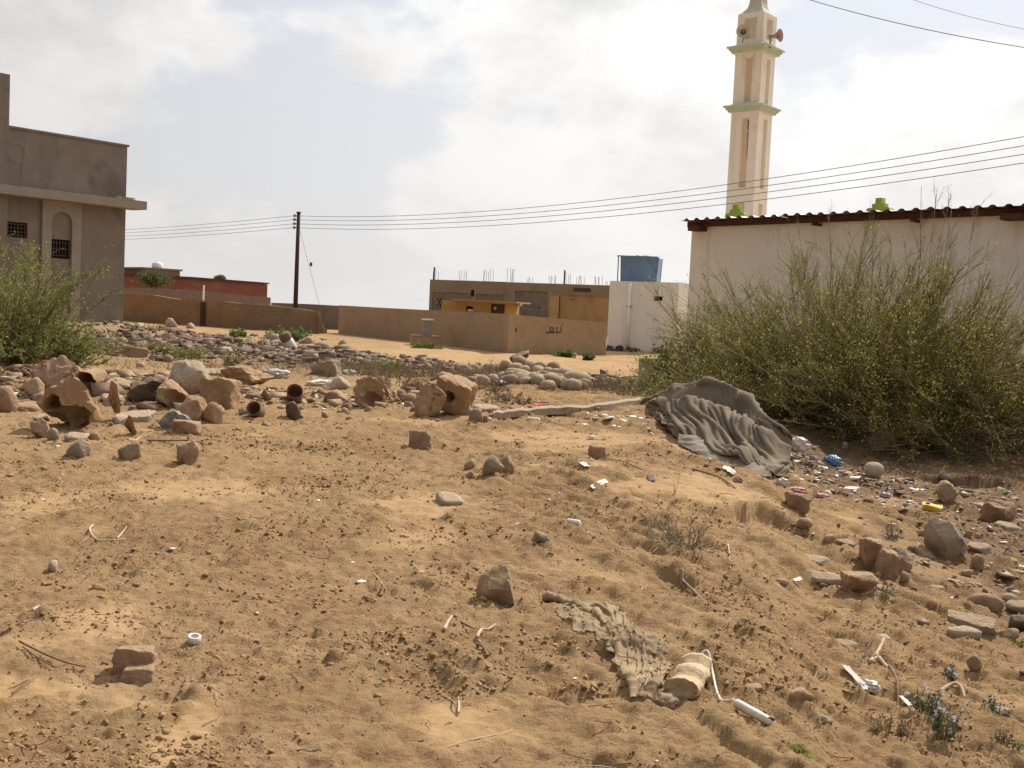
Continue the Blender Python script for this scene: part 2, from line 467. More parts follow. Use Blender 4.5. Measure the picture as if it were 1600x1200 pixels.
M = {}
M['ground'] = ground_mat()
M['clod'] = mat('soil clod', (0.38, 0.240, 0.117), (0.29, 0.178, 0.083), 9, bump=0.5, bscale=70, island=0.3)
M['rock_brown'] = mat('brown stone', (0.29, 0.185, 0.12), (0.38, 0.265, 0.18), 6, bump=0.9, bscale=30, coords='Object', c3=(0.45, 0.31, 0.18), s3=3.0, bdist=0.03, dust=0.6)
M['rock_pale'] = mat('pale stone', (0.50, 0.41, 0.31), (0.38, 0.30, 0.22), 5, bump=0.9, bscale=26, coords='Object', c3=(0.58, 0.50, 0.41), s3=4.0, bdist=0.03, dust=0.45)
M['rock_red'] = mat('reddish stone', (0.36, 0.225, 0.145), (0.44, 0.295, 0.195), 7, bump=0.9, bscale=34, coords='Object', c3=(0.24, 0.13, 0.085), s3=4.0, bdist=0.03, dust=0.55)
M['rock_grey'] = mat('grey stone', (0.32, 0.25, 0.18), (0.40, 0.315, 0.23), 6, bump=0.9, bscale=30, coords='Object', c3=(0.22, 0.175, 0.13), s3=3.0, bdist=0.03, dust=0.55)
M['rock_dark'] = mat('dark stone', (0.10, 0.075, 0.06), (0.17, 0.125, 0.095), 8, bump=0.6, bscale=30, coords='Object', c3=(0.06, 0.045, 0.04), s3=3.0, bdist=0.02, dust=0.4)
M['clay'] = mat('sandy clay', (0.40, 0.26, 0.15), (0.32, 0.19, 0.10), 5, bump=0.9, bscale=22, coords='Object', c3=(0.46, 0.33, 0.22), s3=2.5, bdist=0.03, dust=0.6)
M['cobble'] = mat('river cobble', (0.42, 0.335, 0.24), (0.33, 0.245, 0.17), 3, bump=0.25, bscale=30, coords='Object', c3=(0.47, 0.40, 0.31), s3=1.4, bdist=0.015, dust=0.35)
M['cobble_dark'] = mat('brown cobble', (0.26, 0.175, 0.12), (0.34, 0.245, 0.17), 3, bump=0.25, bscale=30, coords='Object', bdist=0.015, dust=0.35)
M['speckle'] = mat('speckled concrete', (0.33, 0.30, 0.275), (0.10, 0.085, 0.08), 34, bump=0.6, bscale=40, coords='Object', bdist=0.02, dust=0.4)
M['concrete'] = mat('grey concrete', (0.205, 0.172, 0.143), (0.25, 0.208, 0.173), 1.2, bump=0.35, bscale=60, c3=(0.155, 0.128, 0.105), s3=0.7, streak=(0.115, 0.092, 0.075))
M['concrete2'] = mat('pale concrete', (0.33, 0.285, 0.24), (0.28, 0.24, 0.20), 1.6, bump=0.35, bscale=60)
M['white_wall'] = mat('white limewash', (0.86, 0.83, 0.78), (0.80, 0.765, 0.705), 0.9, bump=0.35, bscale=14, c3=(0.68, 0.60, 0.50), s3=1.1, t3=(0.50, 0.80), streak=(0.50, 0.43, 0.34))
M['white_paint'] = mat('white paint', (0.87, 0.85, 0.82), (0.82, 0.795, 0.755), 1.2, bump=0.2, bscale=50, c3=(0.64, 0.56, 0.47), s3=0.7, t3=(0.6, 0.85), streak=(0.60, 0.53, 0.44))
M['cream'] = mat('cream render', (0.87, 0.83, 0.76), (0.83, 0.785, 0.70), 1.4, bump=0.2, bscale=40, c3=(0.72, 0.57, 0.41), s3=0.9, t3=(0.55, 0.8), streak=(0.62, 0.50, 0.36))
M['bounce_ochre'] = mat('recess ochre', (0.82, 0.67, 0.49), (0.76, 0.60, 0.42), 1.8, bump=0.2, bscale=40)  # warm bounced light put into the recess colour
M['mint'] = mat('mint green paint', (0.48, 0.57, 0.43), (0.56, 0.63, 0.51), 2.0, bump=0.2, bscale=40, c3=(0.58, 0.62, 0.50), s3=2)
M['mint_grey'] = mat('greyish green paint', (0.50, 0.52, 0.43), (0.60, 0.58, 0.48), 2.0, bump=0.2, bscale=40)
M['lime'] = mat('lime green paint', (0.31, 0.42, 0.09), (0.36, 0.46, 0.12), 2.0, bump=0.2, bscale=40, c3=(0.25, 0.34, 0.08), s3=1.5)
M['wall_brown'] = wall_mat('brown stone wall', (0.28, 0.17, 0.09), (0.34, 0.215, 0.12), (0.21, 0.13, 0.07), 0.5, 0.2, (0.20, 0.11, 0.055), amount=0.8, rot=-0.33)
M['wall_grey'] = wall_mat('grey block wall', (0.23, 0.19, 0.155), (0.27, 0.22, 0.18), (0.15, 0.12, 0.10), 0.42, 0.22, (0.17, 0.135, 0.11), amount=0.9)
M['wall_mid'] = wall_mat('greyish brown block wall', (0.25, 0.18, 0.115), (0.29, 0.21, 0.135), (0.19, 0.135, 0.085), 0.42, 0.22, (0.18, 0.125, 0.08), amount=0.8, rot=-0.33)
M['wall_beige'] = wall_mat('beige plastered wall', (0.37, 0.265, 0.175), (0.40, 0.29, 0.195), (0.33, 0.235, 0.15), 0.45, 0.22, (0.27, 0.185, 0.118), amount=0.3)
M['block_dark'] = wall_mat('dark block masonry', (0.21, 0.18, 0.155), (0.26, 0.225, 0.19), (0.14, 0.12, 0.10), 0.42, 0.22, (0.13, 0.11, 0.095), amount=0.9)
M['screed'] = mat('sandy screed', (0.31, 0.255, 0.185), (0.26, 0.212, 0.153), 0.7, bump=0.3, bscale=30, c3=(0.235, 0.185, 0.13), s3=0.4, streak=(0.19, 0.15, 0.11))
M['orange_wall'] = mat('orange render', (0.44, 0.275, 0.11), (0.40, 0.245, 0.095), 1.0, bump=0.2, bscale=30)
M['tan_wall'] = mat('tan render', (0.45, 0.305, 0.155), (0.40, 0.27, 0.135), 0.9, bump=0.2, bscale=30, c3=(0.36, 0.24, 0.12), s3=0.6, streak=(0.29, 0.20, 0.11))
M['red_wall'] = mat('red brown paint', (0.215, 0.082, 0.06), (0.25, 0.10, 0.073), 0.8, bump=0.2, bscale=30, c3=(0.27, 0.125, 0.09), s3=0.4)
M['mauve_wall'] = wall_mat('mauve grey block wall', (0.23, 0.165, 0.135), (0.27, 0.195, 0.16), (0.17, 0.12, 0.10), 0.42, 0.22, (0.20, 0.14, 0.115), amount=0.8)
M['black'] = mat('dark interior', (0.012, 0.010, 0.009), (0.02, 0.017, 0.014), 3, bump=0)
M['iron'] = mat('rusty iron', (0.06, 0.04, 0.03), (0.10, 0.06, 0.04), 12, bump=0.3, rough=0.7, spec=0.4)
M['wire'] = mat('black wire', (0.035, 0.03, 0.028), (0.05, 0.045, 0.04), 2, bump=0, rough=0.6)
M['pole'] = mat('dark wooden pole', (0.055, 0.032, 0.022), (0.085, 0.05, 0.034), 4, bump=0.4, stretch=(8, 8, 0.6))
M['fascia'] = mat('brown timber fascia', (0.08, 0.034, 0.023), (0.11, 0.048, 0.032), 5, bump=0.4, stretch=(1, 1, 5))
M['tin'] = mat('weathered corrugated tin', (0.30, 0.29, 0.28), (0.22, 0.19, 0.17), 2.5, bump=0.15, rough=0.5, metal=0.5, spec=0.5)
M['tank'] = mat('blue painted tank', (0.14, 0.225, 0.34), (0.17, 0.255, 0.37), 1.5, bump=0.1, rough=0.6, spec=0.4, c3=(0.14, 0.19, 0.26), s3=2.5)
M['pvc'] = mat('white plastic', (0.70, 0.66, 0.60), (0.60, 0.55, 0.48), 14, bump=0.1, rough=0.45, spec=0.5, coords='Object', c3=(0.55, 0.44, 0.32), s3=9.0)
M['horn'] = mat('loudspeaker horn', (0.55, 0.49, 0.40), (0.48, 0.41, 0.33), 6, bump=0.1, rough=0.6)
M['horn_red'] = mat('brownish loudspeaker horn', (0.38, 0.27, 0.235), (0.44, 0.33, 0.28), 6, bump=0.1, rough=0.6)
# ------------------------------------------------------------------ the ground sheet
def build_ground():
    ys = np.concatenate([[-400, -120, -40, -14, -5, -1, 0.6, 1.4, 1.9], np.geomspace(2.2, 44, 920), np.geomspace(45, 1800, 34)])
    w = np.where(ys < 2, 2.9, 1.75 + 0.57 * ys)
    u = np.linspace(-1, 1, 530)
    outer = np.array([0.4, 1.2, 3, 8, 20, 60, 200, 700])
    X = np.concatenate([np.array([-w - o for o in outer[::-1]]).T, w[:, None] * u[None, :], np.array([w + o for o in outer]).T], axis=1)
    Y = np.repeat(ys[:, None], X.shape[1], axis=1)
    nr, nc = X.shape
    Z = np.empty_like(X); S = np.empty_like(X)
    for i in range(0, nr, 120):
        Z[i:i + 120] = H(X[i:i + 120], Y[i:i + 120]); S[i:i + 120] = sandiness(X[i:i + 120], Y[i:i + 120])
    n = fbm(X * 0.8, Y * 0.8, 3, 301)
    el = lambda cx, cy, rx, ry: 1 - sstep(0.5, 1.2, np.sqrt(((X - cx) / rx) ** 2 + ((Y - cy) / ry) ** 2) + 0.3 * n)
    rub = np.maximum(el(-7.5, 27, 5.0, 6.0), 0.7 * el(-13, 31, 6, 6))
    rub = np.maximum(rub, 0.6 * el(-1.5, 23, 5.0, 4.0)); rub = np.maximum(rub, 0.6 * el(1.2, 22, 3.0, 3.0))
    rub = np.maximum(rub, 0.5 * el(-6.2, 14.5, 3.0, 2.2))
    dirt_shade_mask = np.maximum(el(5.6, 13.5, 3.0, 4.5), 0.85 * el(5.2, 8.5, 2.2, 3.2)); dirt_shade_mask = np.maximum(dirt_shade_mask, 0.8 * el(7.0, 11, 2.5, 5))
    dirt_shade_mask = np.maximum(dirt_shade_mask, el(6.0, 17.5, 4.0, 3.0))  # ground under the bush, shade painted in with the dirt
    idx = np.arange(nr * nc).reshape(nr, nc)
    F = np.stack([idx[:-1, :-1], idx[:-1, 1:], idx[1:, 1:], idx[1:, :-1]], -1).reshape(-1, 4)
    me = nmesh(np.stack([X, Y, Z], -1).reshape(-1, 3), F, True, 'ground')
    for nm, a in (('sand', S), ('rubble', rub), ('dirt_and_shade', dirt_shade_mask)):
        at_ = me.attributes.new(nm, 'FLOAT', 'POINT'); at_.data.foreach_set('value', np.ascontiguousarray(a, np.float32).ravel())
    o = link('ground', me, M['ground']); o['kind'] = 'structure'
build_ground()

# ------------------------------------------------------------------ buildings
class Face:
    """a vertical plane from A to B; local x runs A->B, local -y looks at the viewer"""
    def __init__(s, A, B):
        s.A = np.array(A[:2], float); d = np.array(B[:2], float) - s.A; s.L = float(np.hypot(*d)); s.d = d / s.L
        s.ang = math.atan2(s.d[1], s.d[0])
    def uv(s, px, py):
        r = ray(px, py)
        # EYE + k r = A + t d
        m = np.array([[r[0], -s.d[0]], [r[1], -s.d[1]]]); k, t = np.linalg.solve(m, s.A - EYE[:2])
        return float(t), float(EYE[2] + k * r[2])
    def x(s, px, py=500): return s.uv(px, py)[0]
    def z(s, px, py): return s.uv(px, py)[1]

def strip(b, top, y0, y1, zb):
    """wall slab following a stepped or sloping top line: top = [(x,z)...], from y0 (front) to y1"""
    poly = [(x, z) for x, z in top] + [(top[-1][0], zb), (top[0][0], zb)]
    n = len(poly)
    V = [(x, y0, z) for x, z in poly] + [(x, y1, z) for x, z in poly]
    b.add(V, [tuple(range(n)), tuple(range(2 * n - 1, n - 1, -1))] + [(i, n + i, n + (i + 1) % n, (i + 1) % n) for i in range(n)])
    return b

def arch_panel(b, x0, x1, zt, m, zs, zb, y0, y1, seg=12, x0i=None):
    """flat surround with an arched opening, open at the bottom"""
    w = x1 - x0; r = (w - 2 * m) / 2; cx = (x0 + x1) / 2
    inner = [(x0 + m, zb), (x0 + m, zs)] + [(cx - r * math.cos(math.pi * i / seg), zs + r * math.sin(math.pi * i / seg)) for i in range(1, seg)] + [(x1 - m, zs), (x1 - m, zb)]
    outer = [(x0, zb), (x0, zs)] + [(x0 if i < seg / 2 - 2 else (x1 if i > seg / 2 + 2 else cx + (i - seg / 2) / 2 * w / 2), zs + (zt - zs) * min(1, 1.6 * math.sin(math.pi * i / seg)) if abs(i - seg / 2) > 2 else zt) for i in range(1, seg)] + [(x1, zs), (x1, zb)]
    n = len(inner)
    V = [(p[0], y0, p[1]) for p in inner] + [(p[0], y0, p[1]) for p in outer] + [(p[0], y1, p[1]) for p in inner] + [(p[0], y1, p[1]) for p in outer]
    F = []
    for i in range(n - 1):
        F += [(i, i + 1, n + i + 1, n + i), (i, 2 * n + i, 2 * n + i + 1, i + 1), (n + i, n + i + 1, 3 * n + i + 1, 3 * n + i)]
    b.add(V, F)

def grille(name, parent, x0, x1, z0, z1, y, nv, nh, m, r=0.012):
    for i in range(nv):
        x = x0 + (i + 0.5) * (x1 - x0) / nv
        MB().box((x, y, (z0 + z1) / 2), (2 * r, 2 * r, z1 - z0)).obj('grille_bar', m, parent)
    for j in range(nh):
        z = z0 + (j + 0.5) * (z1 - z0) / nh
        MB().box(((x0 + x1) / 2, y - 2.2 * r, z), (x1 - x0, 2 * r, 2 * r)).obj('grille_bar', m, parent)

def left_house():
    C = at(192, 505, 36.0)
    d = np.array((0.63, 0.777)); d /= np.hypot(*d)
    f = Face(C[:2] - 14 * d, C[:2])
    zt = f.z(203, 230); g = 0.2
    t = empty('concrete_house', (f.A[0], f.A[1], g), 'bare grey concrete house with flat ledge and arched niche at the left edge', 'house', rz=f.ang)
    X = lambda px, py=400: f.x(px, py)
    Z = lambda px, py: f.z(px, py) - g
    w1 = (X(6, 358), X(43, 360), Z(25, 371), Z(25, 347)); w2 = (X(74, 390), X(111, 390), Z(92, 404), Z(92, 374))
    b = holed_wall(14.0, zt - g, [w1, w2], 0.22, 7.0); b.obj('wall', M['concrete'], t, weld=True)
    # ledge round the eaves
    zl0, zl1 = Z(200, 327), Z(200, 314)
    MB().box((7.15, -0.16, (zl0 + zl1) / 2), (14.5, 0.80, zl1 - zl0)).obj('ledge', M['concrete2'], t)
    # parapet coping, a hand's breadth proud
    MB().box((7.0, 0.06, zt - g + 0.03), (14.1, 0.22, 0.06)).obj('coping', M['concrete'], t)
    # stair tower at the left
    xt = X(8, 180)
    MB().box((xt - 2.0, 1.8, (Z(5, 117)) / 2), (4.0, 4.1, Z(5, 117))).obj('stair_tower', M['concrete'], t)
    for k in range(3):
        MB().tube([(xt - 0.16 - 0.2 * k, 0.1, Z(5, 117) - 0.1), (xt - 0.15 - 0.2 * k, 0.1, Z(5, 117) + 0.55)], 0.014, 5).obj('rebar', M['iron'], t)
    # arched surround
    b = MB(); arch_panel(b, X(63, 400), X(124, 400), zl0 - 0.004, 0.30, Z(93, 348), 0, -0.09, 0.02)
    b.obj('arch_surround', M['concrete2'], t)
    for nm, w, nv, nh in (('window', w1, 7, 4), ('window', w2, 8, 3)):
        x0, x1, z0, z1 = w
        p = MB().box(((x0 + x1) / 2, 0.205, (z0 + z1) / 2), (x1 - x0 - 0.01, 0.02, z1 - z0 - 0.01)).obj(nm, M['black'], t)
        grille('g', p, x0, x1, z0, z1, 0.08, nv, nh, M['iron'])
    # round scar in the plaster
    cx, cz = X(27, 238), Z(27, 238)
    Mx = Matrix.Translation((cx, -0.004, cz)) @ Matrix.Rotation(R(90), 4, 'X')
    MB().lathe([(0.19, 0.0), (0.21, 0.012), (0.33, 0.012), (0.36, 0.0)], 28, Mx).obj('plaster_ring', M['concrete'], t, smooth=True)
    b = MB(); random.seed(5)
    for k in range(5): b.box((X(183, 308) + random.uniform(-.25, .25), -0.45, zl1 + 0.03), (0.2, 0.14, 0.07), random.uniform(0, 3))
    b.obj('mortar_lump', M['rock_pale'], t)['kind'] = 'stuff'
left_house()

def boundary_walls():
    A = at(188, 480, 70.5); B = at(505, 500, 61.0); f = Face(A, B)
    t = empty('boundary_wall', (A[0], A[1], -0.4), 'long brown stone boundary wall with a dark post and stepped broken end', 'wall', rz=f.ang)
    P = lambda px, py: (f.uv(px, py)[0], f.uv(px, py)[1] + 0.4)
    strip(MB(), [(0, P(196, 458)[1]), P(240, 461), P(262, 465), P(280, 468), P(316, 469)], 0, 0.25, 0).obj('wall_panel', M['wall_brown'], t)
    strip(MB(), [P(322, 470), P(350, 471), P(374, 474)], 0, 0.25, 0).obj('wall_panel', M['wall_brown'], t)
    strip(MB(), [P(374.2, 474), P(420, 477), P(462, 482), P(486, 485), P(486.2, 492), P(494, 493), P(494.2, 500)], 0, 0.25, 0).obj('wall_panel', M['wall_mid'], t)
    MB().box((P(319, 480)[0], -0.06, P(319, 472)[1] / 2), (0.20, 0.30, P(319, 472)[1])).obj('post', M['fascia'], t)
    for (px0, px1, y0, y1) in ((486.5, 496, 486, 493.5), (494.5, 498, 494, 503), (494.5, 503, 504, 512), (494.5, 506, 513, 521)):
        a = P(px0, y1); b = P(px1, y0)
        MB().box(((a[0] + b[0]) / 2 + 0.02, 0.12, (a[1] + b[1]) / 2), (b[0] - a[0], 0.24, b[1] - a[1] - 0.02)).obj('block', M['wall_mid'], t)
    A = at(424, 490, 78); B = at(531, 495, 74); f2 = Face(A, B)
    o = strip(MB(), [(f2.uv(424, 473)[0], f2.uv(424, 473)[1] + .4), (f2.uv(480, 475)[0], f2.uv(480, 475)[1] + .4), (f2.uv(534, 478)[0], f2.uv(534, 478)[1] + .4)], 0, 0.22, 0).obj('block_wall', M['wall_grey'], None, loc=(A[0], A[1], -0.4), rot=(0, 0, f2.ang))
    prop(o, 'grey concrete block wall behind the utility pole', 'wall')
    A = at(530, 498, 65); B = at(795, 525, 45.2); f3 = Face(A, B)
    t = empty('plastered_wall', (A[0], A[1], -0.4), 'long beige plastered wall with dark scrawl beside the sand track', 'wall', rz=f3.ang)
    Q = lambda px, py: (f3.uv(px, py)[0], f3.uv(px, py)[1] + .4)
    strip(MB(), [Q(530, 477), Q(600, 481), Q(668, 484.5), Q(740, 488), Q(798, 491)], 0, 0.2, 0).obj('wall_panel', M['wall_beige'], t)
    C = at(951, 530, 48.6); f4 = Face(B, C)
    t2 = f4
    # second length, in the first one's frame
    ca, sa = math.cos(-f3.ang), math.sin(-f3.ang)
    def loc(x, y, z):   # f4 local -> t local
        wx = B[0] + x * f4.d[0] - y * f4.d[1]; wy = B[1] + x * f4.d[1] + y * f4.d[0]
        dx, dy = wx - A[0], wy - A[1]
        return (dx * ca - dy * sa, dx * sa + dy * ca, z)
    b = strip(MB(), [(0.06, f4.z(798, 491) + .4), (f4.x(850, 496), f4.z(850, 496) + .4), (f4.x(949, 504), f4.z(949, 504) + .4)], 0, 0.2, 0)
    b.V = [loc(*v) for v in b.V]; b.obj('wall_panel', M['wall_beige'], t)
    # pier at the bend
    b = MB().box((0.0, 0.0, (f4.z(797, 490) + .4) / 2), (0.34, 0.34, f4.z(797, 490) + .4)); b.V = [loc(*v) for v in b.V]; b.obj('pier', M['wall_beige'], t)
    # painted scrawl and a daub
    def stroke(pts, w):
        b = MB()
        for (x0, y0), (x1, y1) in zip(pts[:-1], pts[1:]):
            u0, v0 = f4.uv(x0, y0); u1, v1 = f4.uv(x1, y1)
            dx, dz = u1 - u0, v1 - v0; ln = math.hypot(dx, dz); nx, nz = -dz / ln * w, dx / ln * w
            b.add([loc(u, -0.004, v + .4) for u, v in ((u0 - nx, v0 - nz), (u1 - nx, v1 - nz), (u1 + nx, v1 + nz), (u0 + nx, v0 + nz))], [(0, 1, 2, 3)])
        b.obj('painted_scrawl', M['iron'], t)
    stroke([(853, 520), (858, 519), (863, 519.5), (867, 519)], 0.035)
    stroke([(860, 517), (859, 513), (862, 511.5), (865, 513), (864, 517), (860, 517.5)], 0.03)
    stroke([(868, 520), (873, 519), (876, 519.5), (877, 512)], 0.03)
    stroke([(870, 518), (870.5, 511)], 0.03)
    stroke([(876, 512), (878, 508), (879, 505)], 0.02)
    stroke([(806, 512), (806.6, 519)], 0.04)
boundary_walls()

def pillar():
    q = hit(664, 541); d = q[1]
    t = empty('stone_pillar', (q[0], d + 0.3, q[2] - 0.05), 'short pale square pillar on a brown plinth in front of the beige wall', 'pillar', rz=R(12))
    s = d / FPX
    MB().box((0, 0, 8.5 * s), (46 * s, 0.8, 17 * s)).obj('plinth', M['wall_beige'], t)
    MB().box((0, 0, 17 * s + 0.015), (47 * s, 0.84, 0.05)).obj('plinth_cap', M['screed'], t)
    MB().box((0.05, 0, 30 * s), (14 * s, 14 * s, 26 * s)).obj('shaft', M['concrete2'], t)
    MB().box((0.05, 0, 43.5 * s), (17 * s, 17 * s, 2 * s)).obj('cap', M['white_paint'], t)
pillar()

def red_building():
    A = at(186, 450, 86.5); B = at(418, 458, 95); f = Face(A, B)
    t = empty('red_building', (A[0], A[1], -0.3), 'long low red-brown building with a dark roof edge behind the left wall', 'building', rz=f.ang)
    P = lambda px, py: (f.uv(px, py)[0], f.uv(px, py)[1] + .3)
    strip(MB(), [(0, P(196, 430)[1]), P(300, 435), P(418, 444)], 0, 9, 0).obj('wall', M['red_wall'], t)
    strip(MB(), [(0, P(196, 430)[1] + .12), (P(300, 435)[0], P(300, 435)[1] + .12), (P(418, 444)[0] + .1, P(418, 444)[1] + .12)], -0.15, 9.1, P(418, 444)[1]+.02).obj('roof_edge', M['fascia'], t)
    # stair head with a white tank
    x0, x1 = P(228, 425)[0], P(283, 425)[0]; z1 = P(250, 421.5)[1]
    MB().box(((x0 + x1) / 2, 2.2, z1 / 2 + 0.5), (x1 - x0, 4, z1 - 1.0)).obj('stair_head', M['screed'], t)
    MB().box(((x0 + x1) / 2, 2.2, z1 + 0.06), (x1 - x0 + .3, 4.3, 0.14)).obj('stair_head_roof', M['concrete'], t)
    wt = f.A + f.d * P(256, 422)[0] + np.array((-f.d[1], f.d[0])) * 1.2
    tk = empty('roof_tank', (wt[0], wt[1], z1 - .17), 'round white water tank on the roof of the red building', 'water tank')
    r = 8.5 * 90 / FPX
    MB().lathe([(0.001, 0), (r * .96, 0), (r, 0.1), (r, r * .5), (r * .92, r * .85), (r * .7, r * 1.08), (r * .3, r * 1.2), (0.001, r * 1.22)], 24).obj('tank_body', M['white_paint'], tk, smooth=True)
    MB().lathe([(0.001, r * 1.2), (r * .3, r * 1.2), (r * .3, r * 1.3), (0.001, r * 1.3)], 16).obj('tank_lid', M['pvc'], tk)
    A = at(184, 465, 77); B = at(422, 470, 83); f = Face(A, B)
    o = strip(MB(), [(0, f.z(200, 449) + .3), (f.x(300, 453), f.z(300, 453) + .3), (f.x(423, 465), f.z(423, 465) + .3)], 0, 0.22, 0).obj('block_wall', M['mauve_wall'], None, loc=(A[0], A[1], -0.3), rot=(0, 0, f.ang))
    prop(o, 'mauve grey block wall between the brown wall and the red building', 'wall')
    q = at(318, 458, 78)
    o = MB().box((0, 0, 0.6), (0.09, 0.09, 1.9)).obj('marker_post', M['white_paint'], None, loc=(q[0], q[1], q[2] - 1.0)); prop(o, 'thin white post sticking up at the mauve wall below the red building', 'post')
red_building()

def unfinished_building():
    A = at(672, 460, 122); B = at(953, 470, 112); f = Face(A, B)
    t = empty('unfinished_building', (A[0], A[1], -0.3), 'wide unfinished grey-brown building with rebar sprouting from its flat roof', 'building', rz=f.ang)
    P = lambda px, py: (f.uv(px, py)[0], f.uv(px, py)[1] + .3)
    def sect(px0, py0, px1, py1, y, holes):
        x0, z0 = P(px0, py0); x1, z1 = P(px1, py1); zz = (z0 + z1) / 2
        hh = [(P(a, c)[0] - x0, P(b_, c)[0] - x0, max(0.05, P(a, d_)[1]), P(a, c)[1]) for a, b_, c, d_ in holes]
        b = holed_wall(x1 - x0, zz, hh, 0.16, 8.0); b.V = [(v[0] + x0, v[1] + y, v[2]) for v in b.V]
        b.obj('wall', M['screed'], t, weld=True)
        return hh, x0, zz
    hh, x0, zl = sect(672, 436, 790, 441, 0.0, [(676, 737, 456, 500), (744, 788, 459, 500)])
    for h in hh: MB().box((x0 + (h[0] + h[1]) / 2, 0.12, (h[2] + h[3]) / 2), (h[1] - h[0] - .004, 0.06, h[3] - h[2] - .004)).obj('block_panel', M['block_dark'], t)
    hh, x0, zr = sect(790.3, 437, 953, 450, -0.15, [(806, 857, 454, 505)])
    for h in hh: MB().box((x0 + (h[0] + h[1]) / 2, -0.03, (h[2] + h[3]) / 2), (h[1] - h[0] - .004, 0.06, h[3] - h[2] - .004)).obj('block_panel', M['block_dark'], t)
    def dark(px0, px1, py0, py1, y, nm='window', m='black'):
        a = P(px0, py1); b = P(px1, py0)
        return MB().box(((a[0] + b[0]) / 2, y, (a[1] + b[1]) / 2), (b[0] - a[0], 0.06, b[1] - a[1])).obj(nm, M[m], t)
    dark(736, 741, 453, 463, -0.01)
    dark(897, 924, 450.5, 455.5, -0.17, 'roof_opening', 'iron')
    dark(768, 771, 456, 458, 0.1); dark(842, 844, 479, 482, -0.05)
    # round ornamental window over a lattice
    cx, cz = P(687.5, 460.5); r = 4.6 * 120 / FPX
    Mx = Matrix.Translation((cx, 0.07, cz)) @ Matrix.Rotation(R(90), 4, 'X')
    w = MB().lathe([(0.001, 0), (r, 0), (r, 0.02), (0.001, 0.02)], 20, Mx).obj('round_window', M['black'], t)
    MB().lathe([(r * .95, -.02), (r * .95, 0.06), (r * 1.25, 0.06), (r * 1.25, -.02)], 20, Mx).obj('frame', M['concrete2'], w)
    for k in range(4):
        MB().box((cx, 0.02, cz), (2 * r, 0.05, 0.075), M=None).obj('spoke', M['concrete2'], w, loc=None)
        o = w.children[-1]
        a = k * math.pi / 4
        for v in o.data.vertices:
            dx, dz = v.co.x - cx, v.co.z - cz
            v.co.x = cx + dx * math.cos(a) - dz * math.sin(a); v.co.z = cz + dx * math.sin(a) + dz * math.cos(a); v.co.y += k * 0.012
    for j in range(3):
        for i in range(4):
            x = cx + (i - 1.5) * 0.17; z = P(687, 467.5 + j * 5)[1]
            MB().box((x, 0.055, z), (0.11, 0.05, 0.26)).obj('lattice_opening', M['concrete2' if (i + j) % 2 else 'black'], t)
    # starter bars
    random.seed(11)
    for px0, px1, n, ytop, z in ((674, 681, 4, 419, zl), (717, 727, 5, 420, zl), (752, 768, 6, 419, zl), (792, 803, 5, 417, zr), (823, 830, 4, 431, zr),
                                 (856, 868, 5, 429, zr), (880, 889, 4, 425, zr), (899, 910, 5, 428, zr), (928, 939, 5, 429, zr), (946, 951, 3, 437, zr)):
        for i in range(n):
            px = px0 + (px1 - px0) * (i + random.uniform(-.2, .2)) / max(1, n - 1)
            x = P(px, 440)[0]; yy = random.uniform(0.1, 0.5) - (0.12 if z is zr else 0); h = P(px, ytop + random.uniform(0, 5))[1]
            MB().tube([(x, yy, z - 0.25), (x + random.uniform(-.03, .03), yy, (z + h) / 2), (x + random.uniform(-.08, .08), yy, h)], 0.024, 4).obj('rebar', M['iron'], t)
    MB().box((P(675.5, 440)[0], 0.3, zl + 0.6), (0.14, 0.1, 1.5)).obj('shutter_board', M['pole'], t)
    MB().box((P(881, 440)[0], 0.1, zr + 0.6), (0.13, 0.1, 1.6)).obj('shutter_board', M['pole'], t)

    # orange annex in front
    A = at(690, 480, 106); B = at(792, 484, 104); f2 = Face(A, B)
    a = empty('orange_annex', (A[0], A[1], -0.3), 'low orange outbuilding with a thin roof slab in front of the unfinished building', 'outbuilding', rz=f2.ang)
    G = lambda px, py: (f2.uv(px, py)[0], f2.uv(px, py)[1] + .3)
    zt = G(740, 471)[1]; h1 = (G(728, 480)[0], G(739, 480)[0], G(733, 486.5)[1], G(733, 478.5)[1]); h2 = (G(767, 480)[0], G(788.5, 480)[0], 0.02, G(777, 475)[1])
    holed_wall(G(791, 480)[0], zt, [h1, h2], 0.35, 4.0).obj('wall', M['orange_wall'], a, weld=True)
    MB().box(((h1[0] + h1[1]) / 2, 0.33, (h1[2] + h1[3]) / 2), (h1[1] - h1[0] - .01, 0.03, h1[3] - h1[2] - .01)).obj('window', M['black'], a)
    MB().box((h1[0] + .38, 0.2, h1[2] + .11), (0.5, 0.08, 0.2)).obj('window_sill', M['white_paint'], a)
    MB().box(((h2[0] + h2[1]) / 2, 0.33, h2[3] / 2), (h2[1] - h2[0] - .01, 0.03, h2[3] - .03)).obj('doorway', M['iron'], a)
    MB().lathe([(0.001, 0), (0.13, 0.02), (0.17, 0.2), (0.12, 0.34), (0.001, 0.38)], 12, Matrix.Translation((h2[0] + .36, 0.2, G(773, 482)[1] - .15))).obj('wall_lamp', M['rock_pale'], a, smooth=True)
    MB().box((G(752, 472)[0] + .5, 1.6, zt + 0.07), (G(812, 472)[0] - G(712, 472)[0], 4.4, 0.14)).obj('roof_slab', M['orange_wall'], a)
    for px in (803, 811): MB().box((G(px, 474)[0], 0.2, G(px, 475.5)[1]), (0.32, 0.5, 0.3)).obj('beam_end', M['tan_wall'], a)

    # tan building at the right
    K = at(873, 480, 99); A = at(858.5, 480, 101.5); B = at(956, 480, 97)
    d = (B - K)[:2]; d = d / np.hypot(*d)
    D = B[:2] + np.array((-d[1], d[0])) * 5; E = A[:2] + (B - K)[:2]
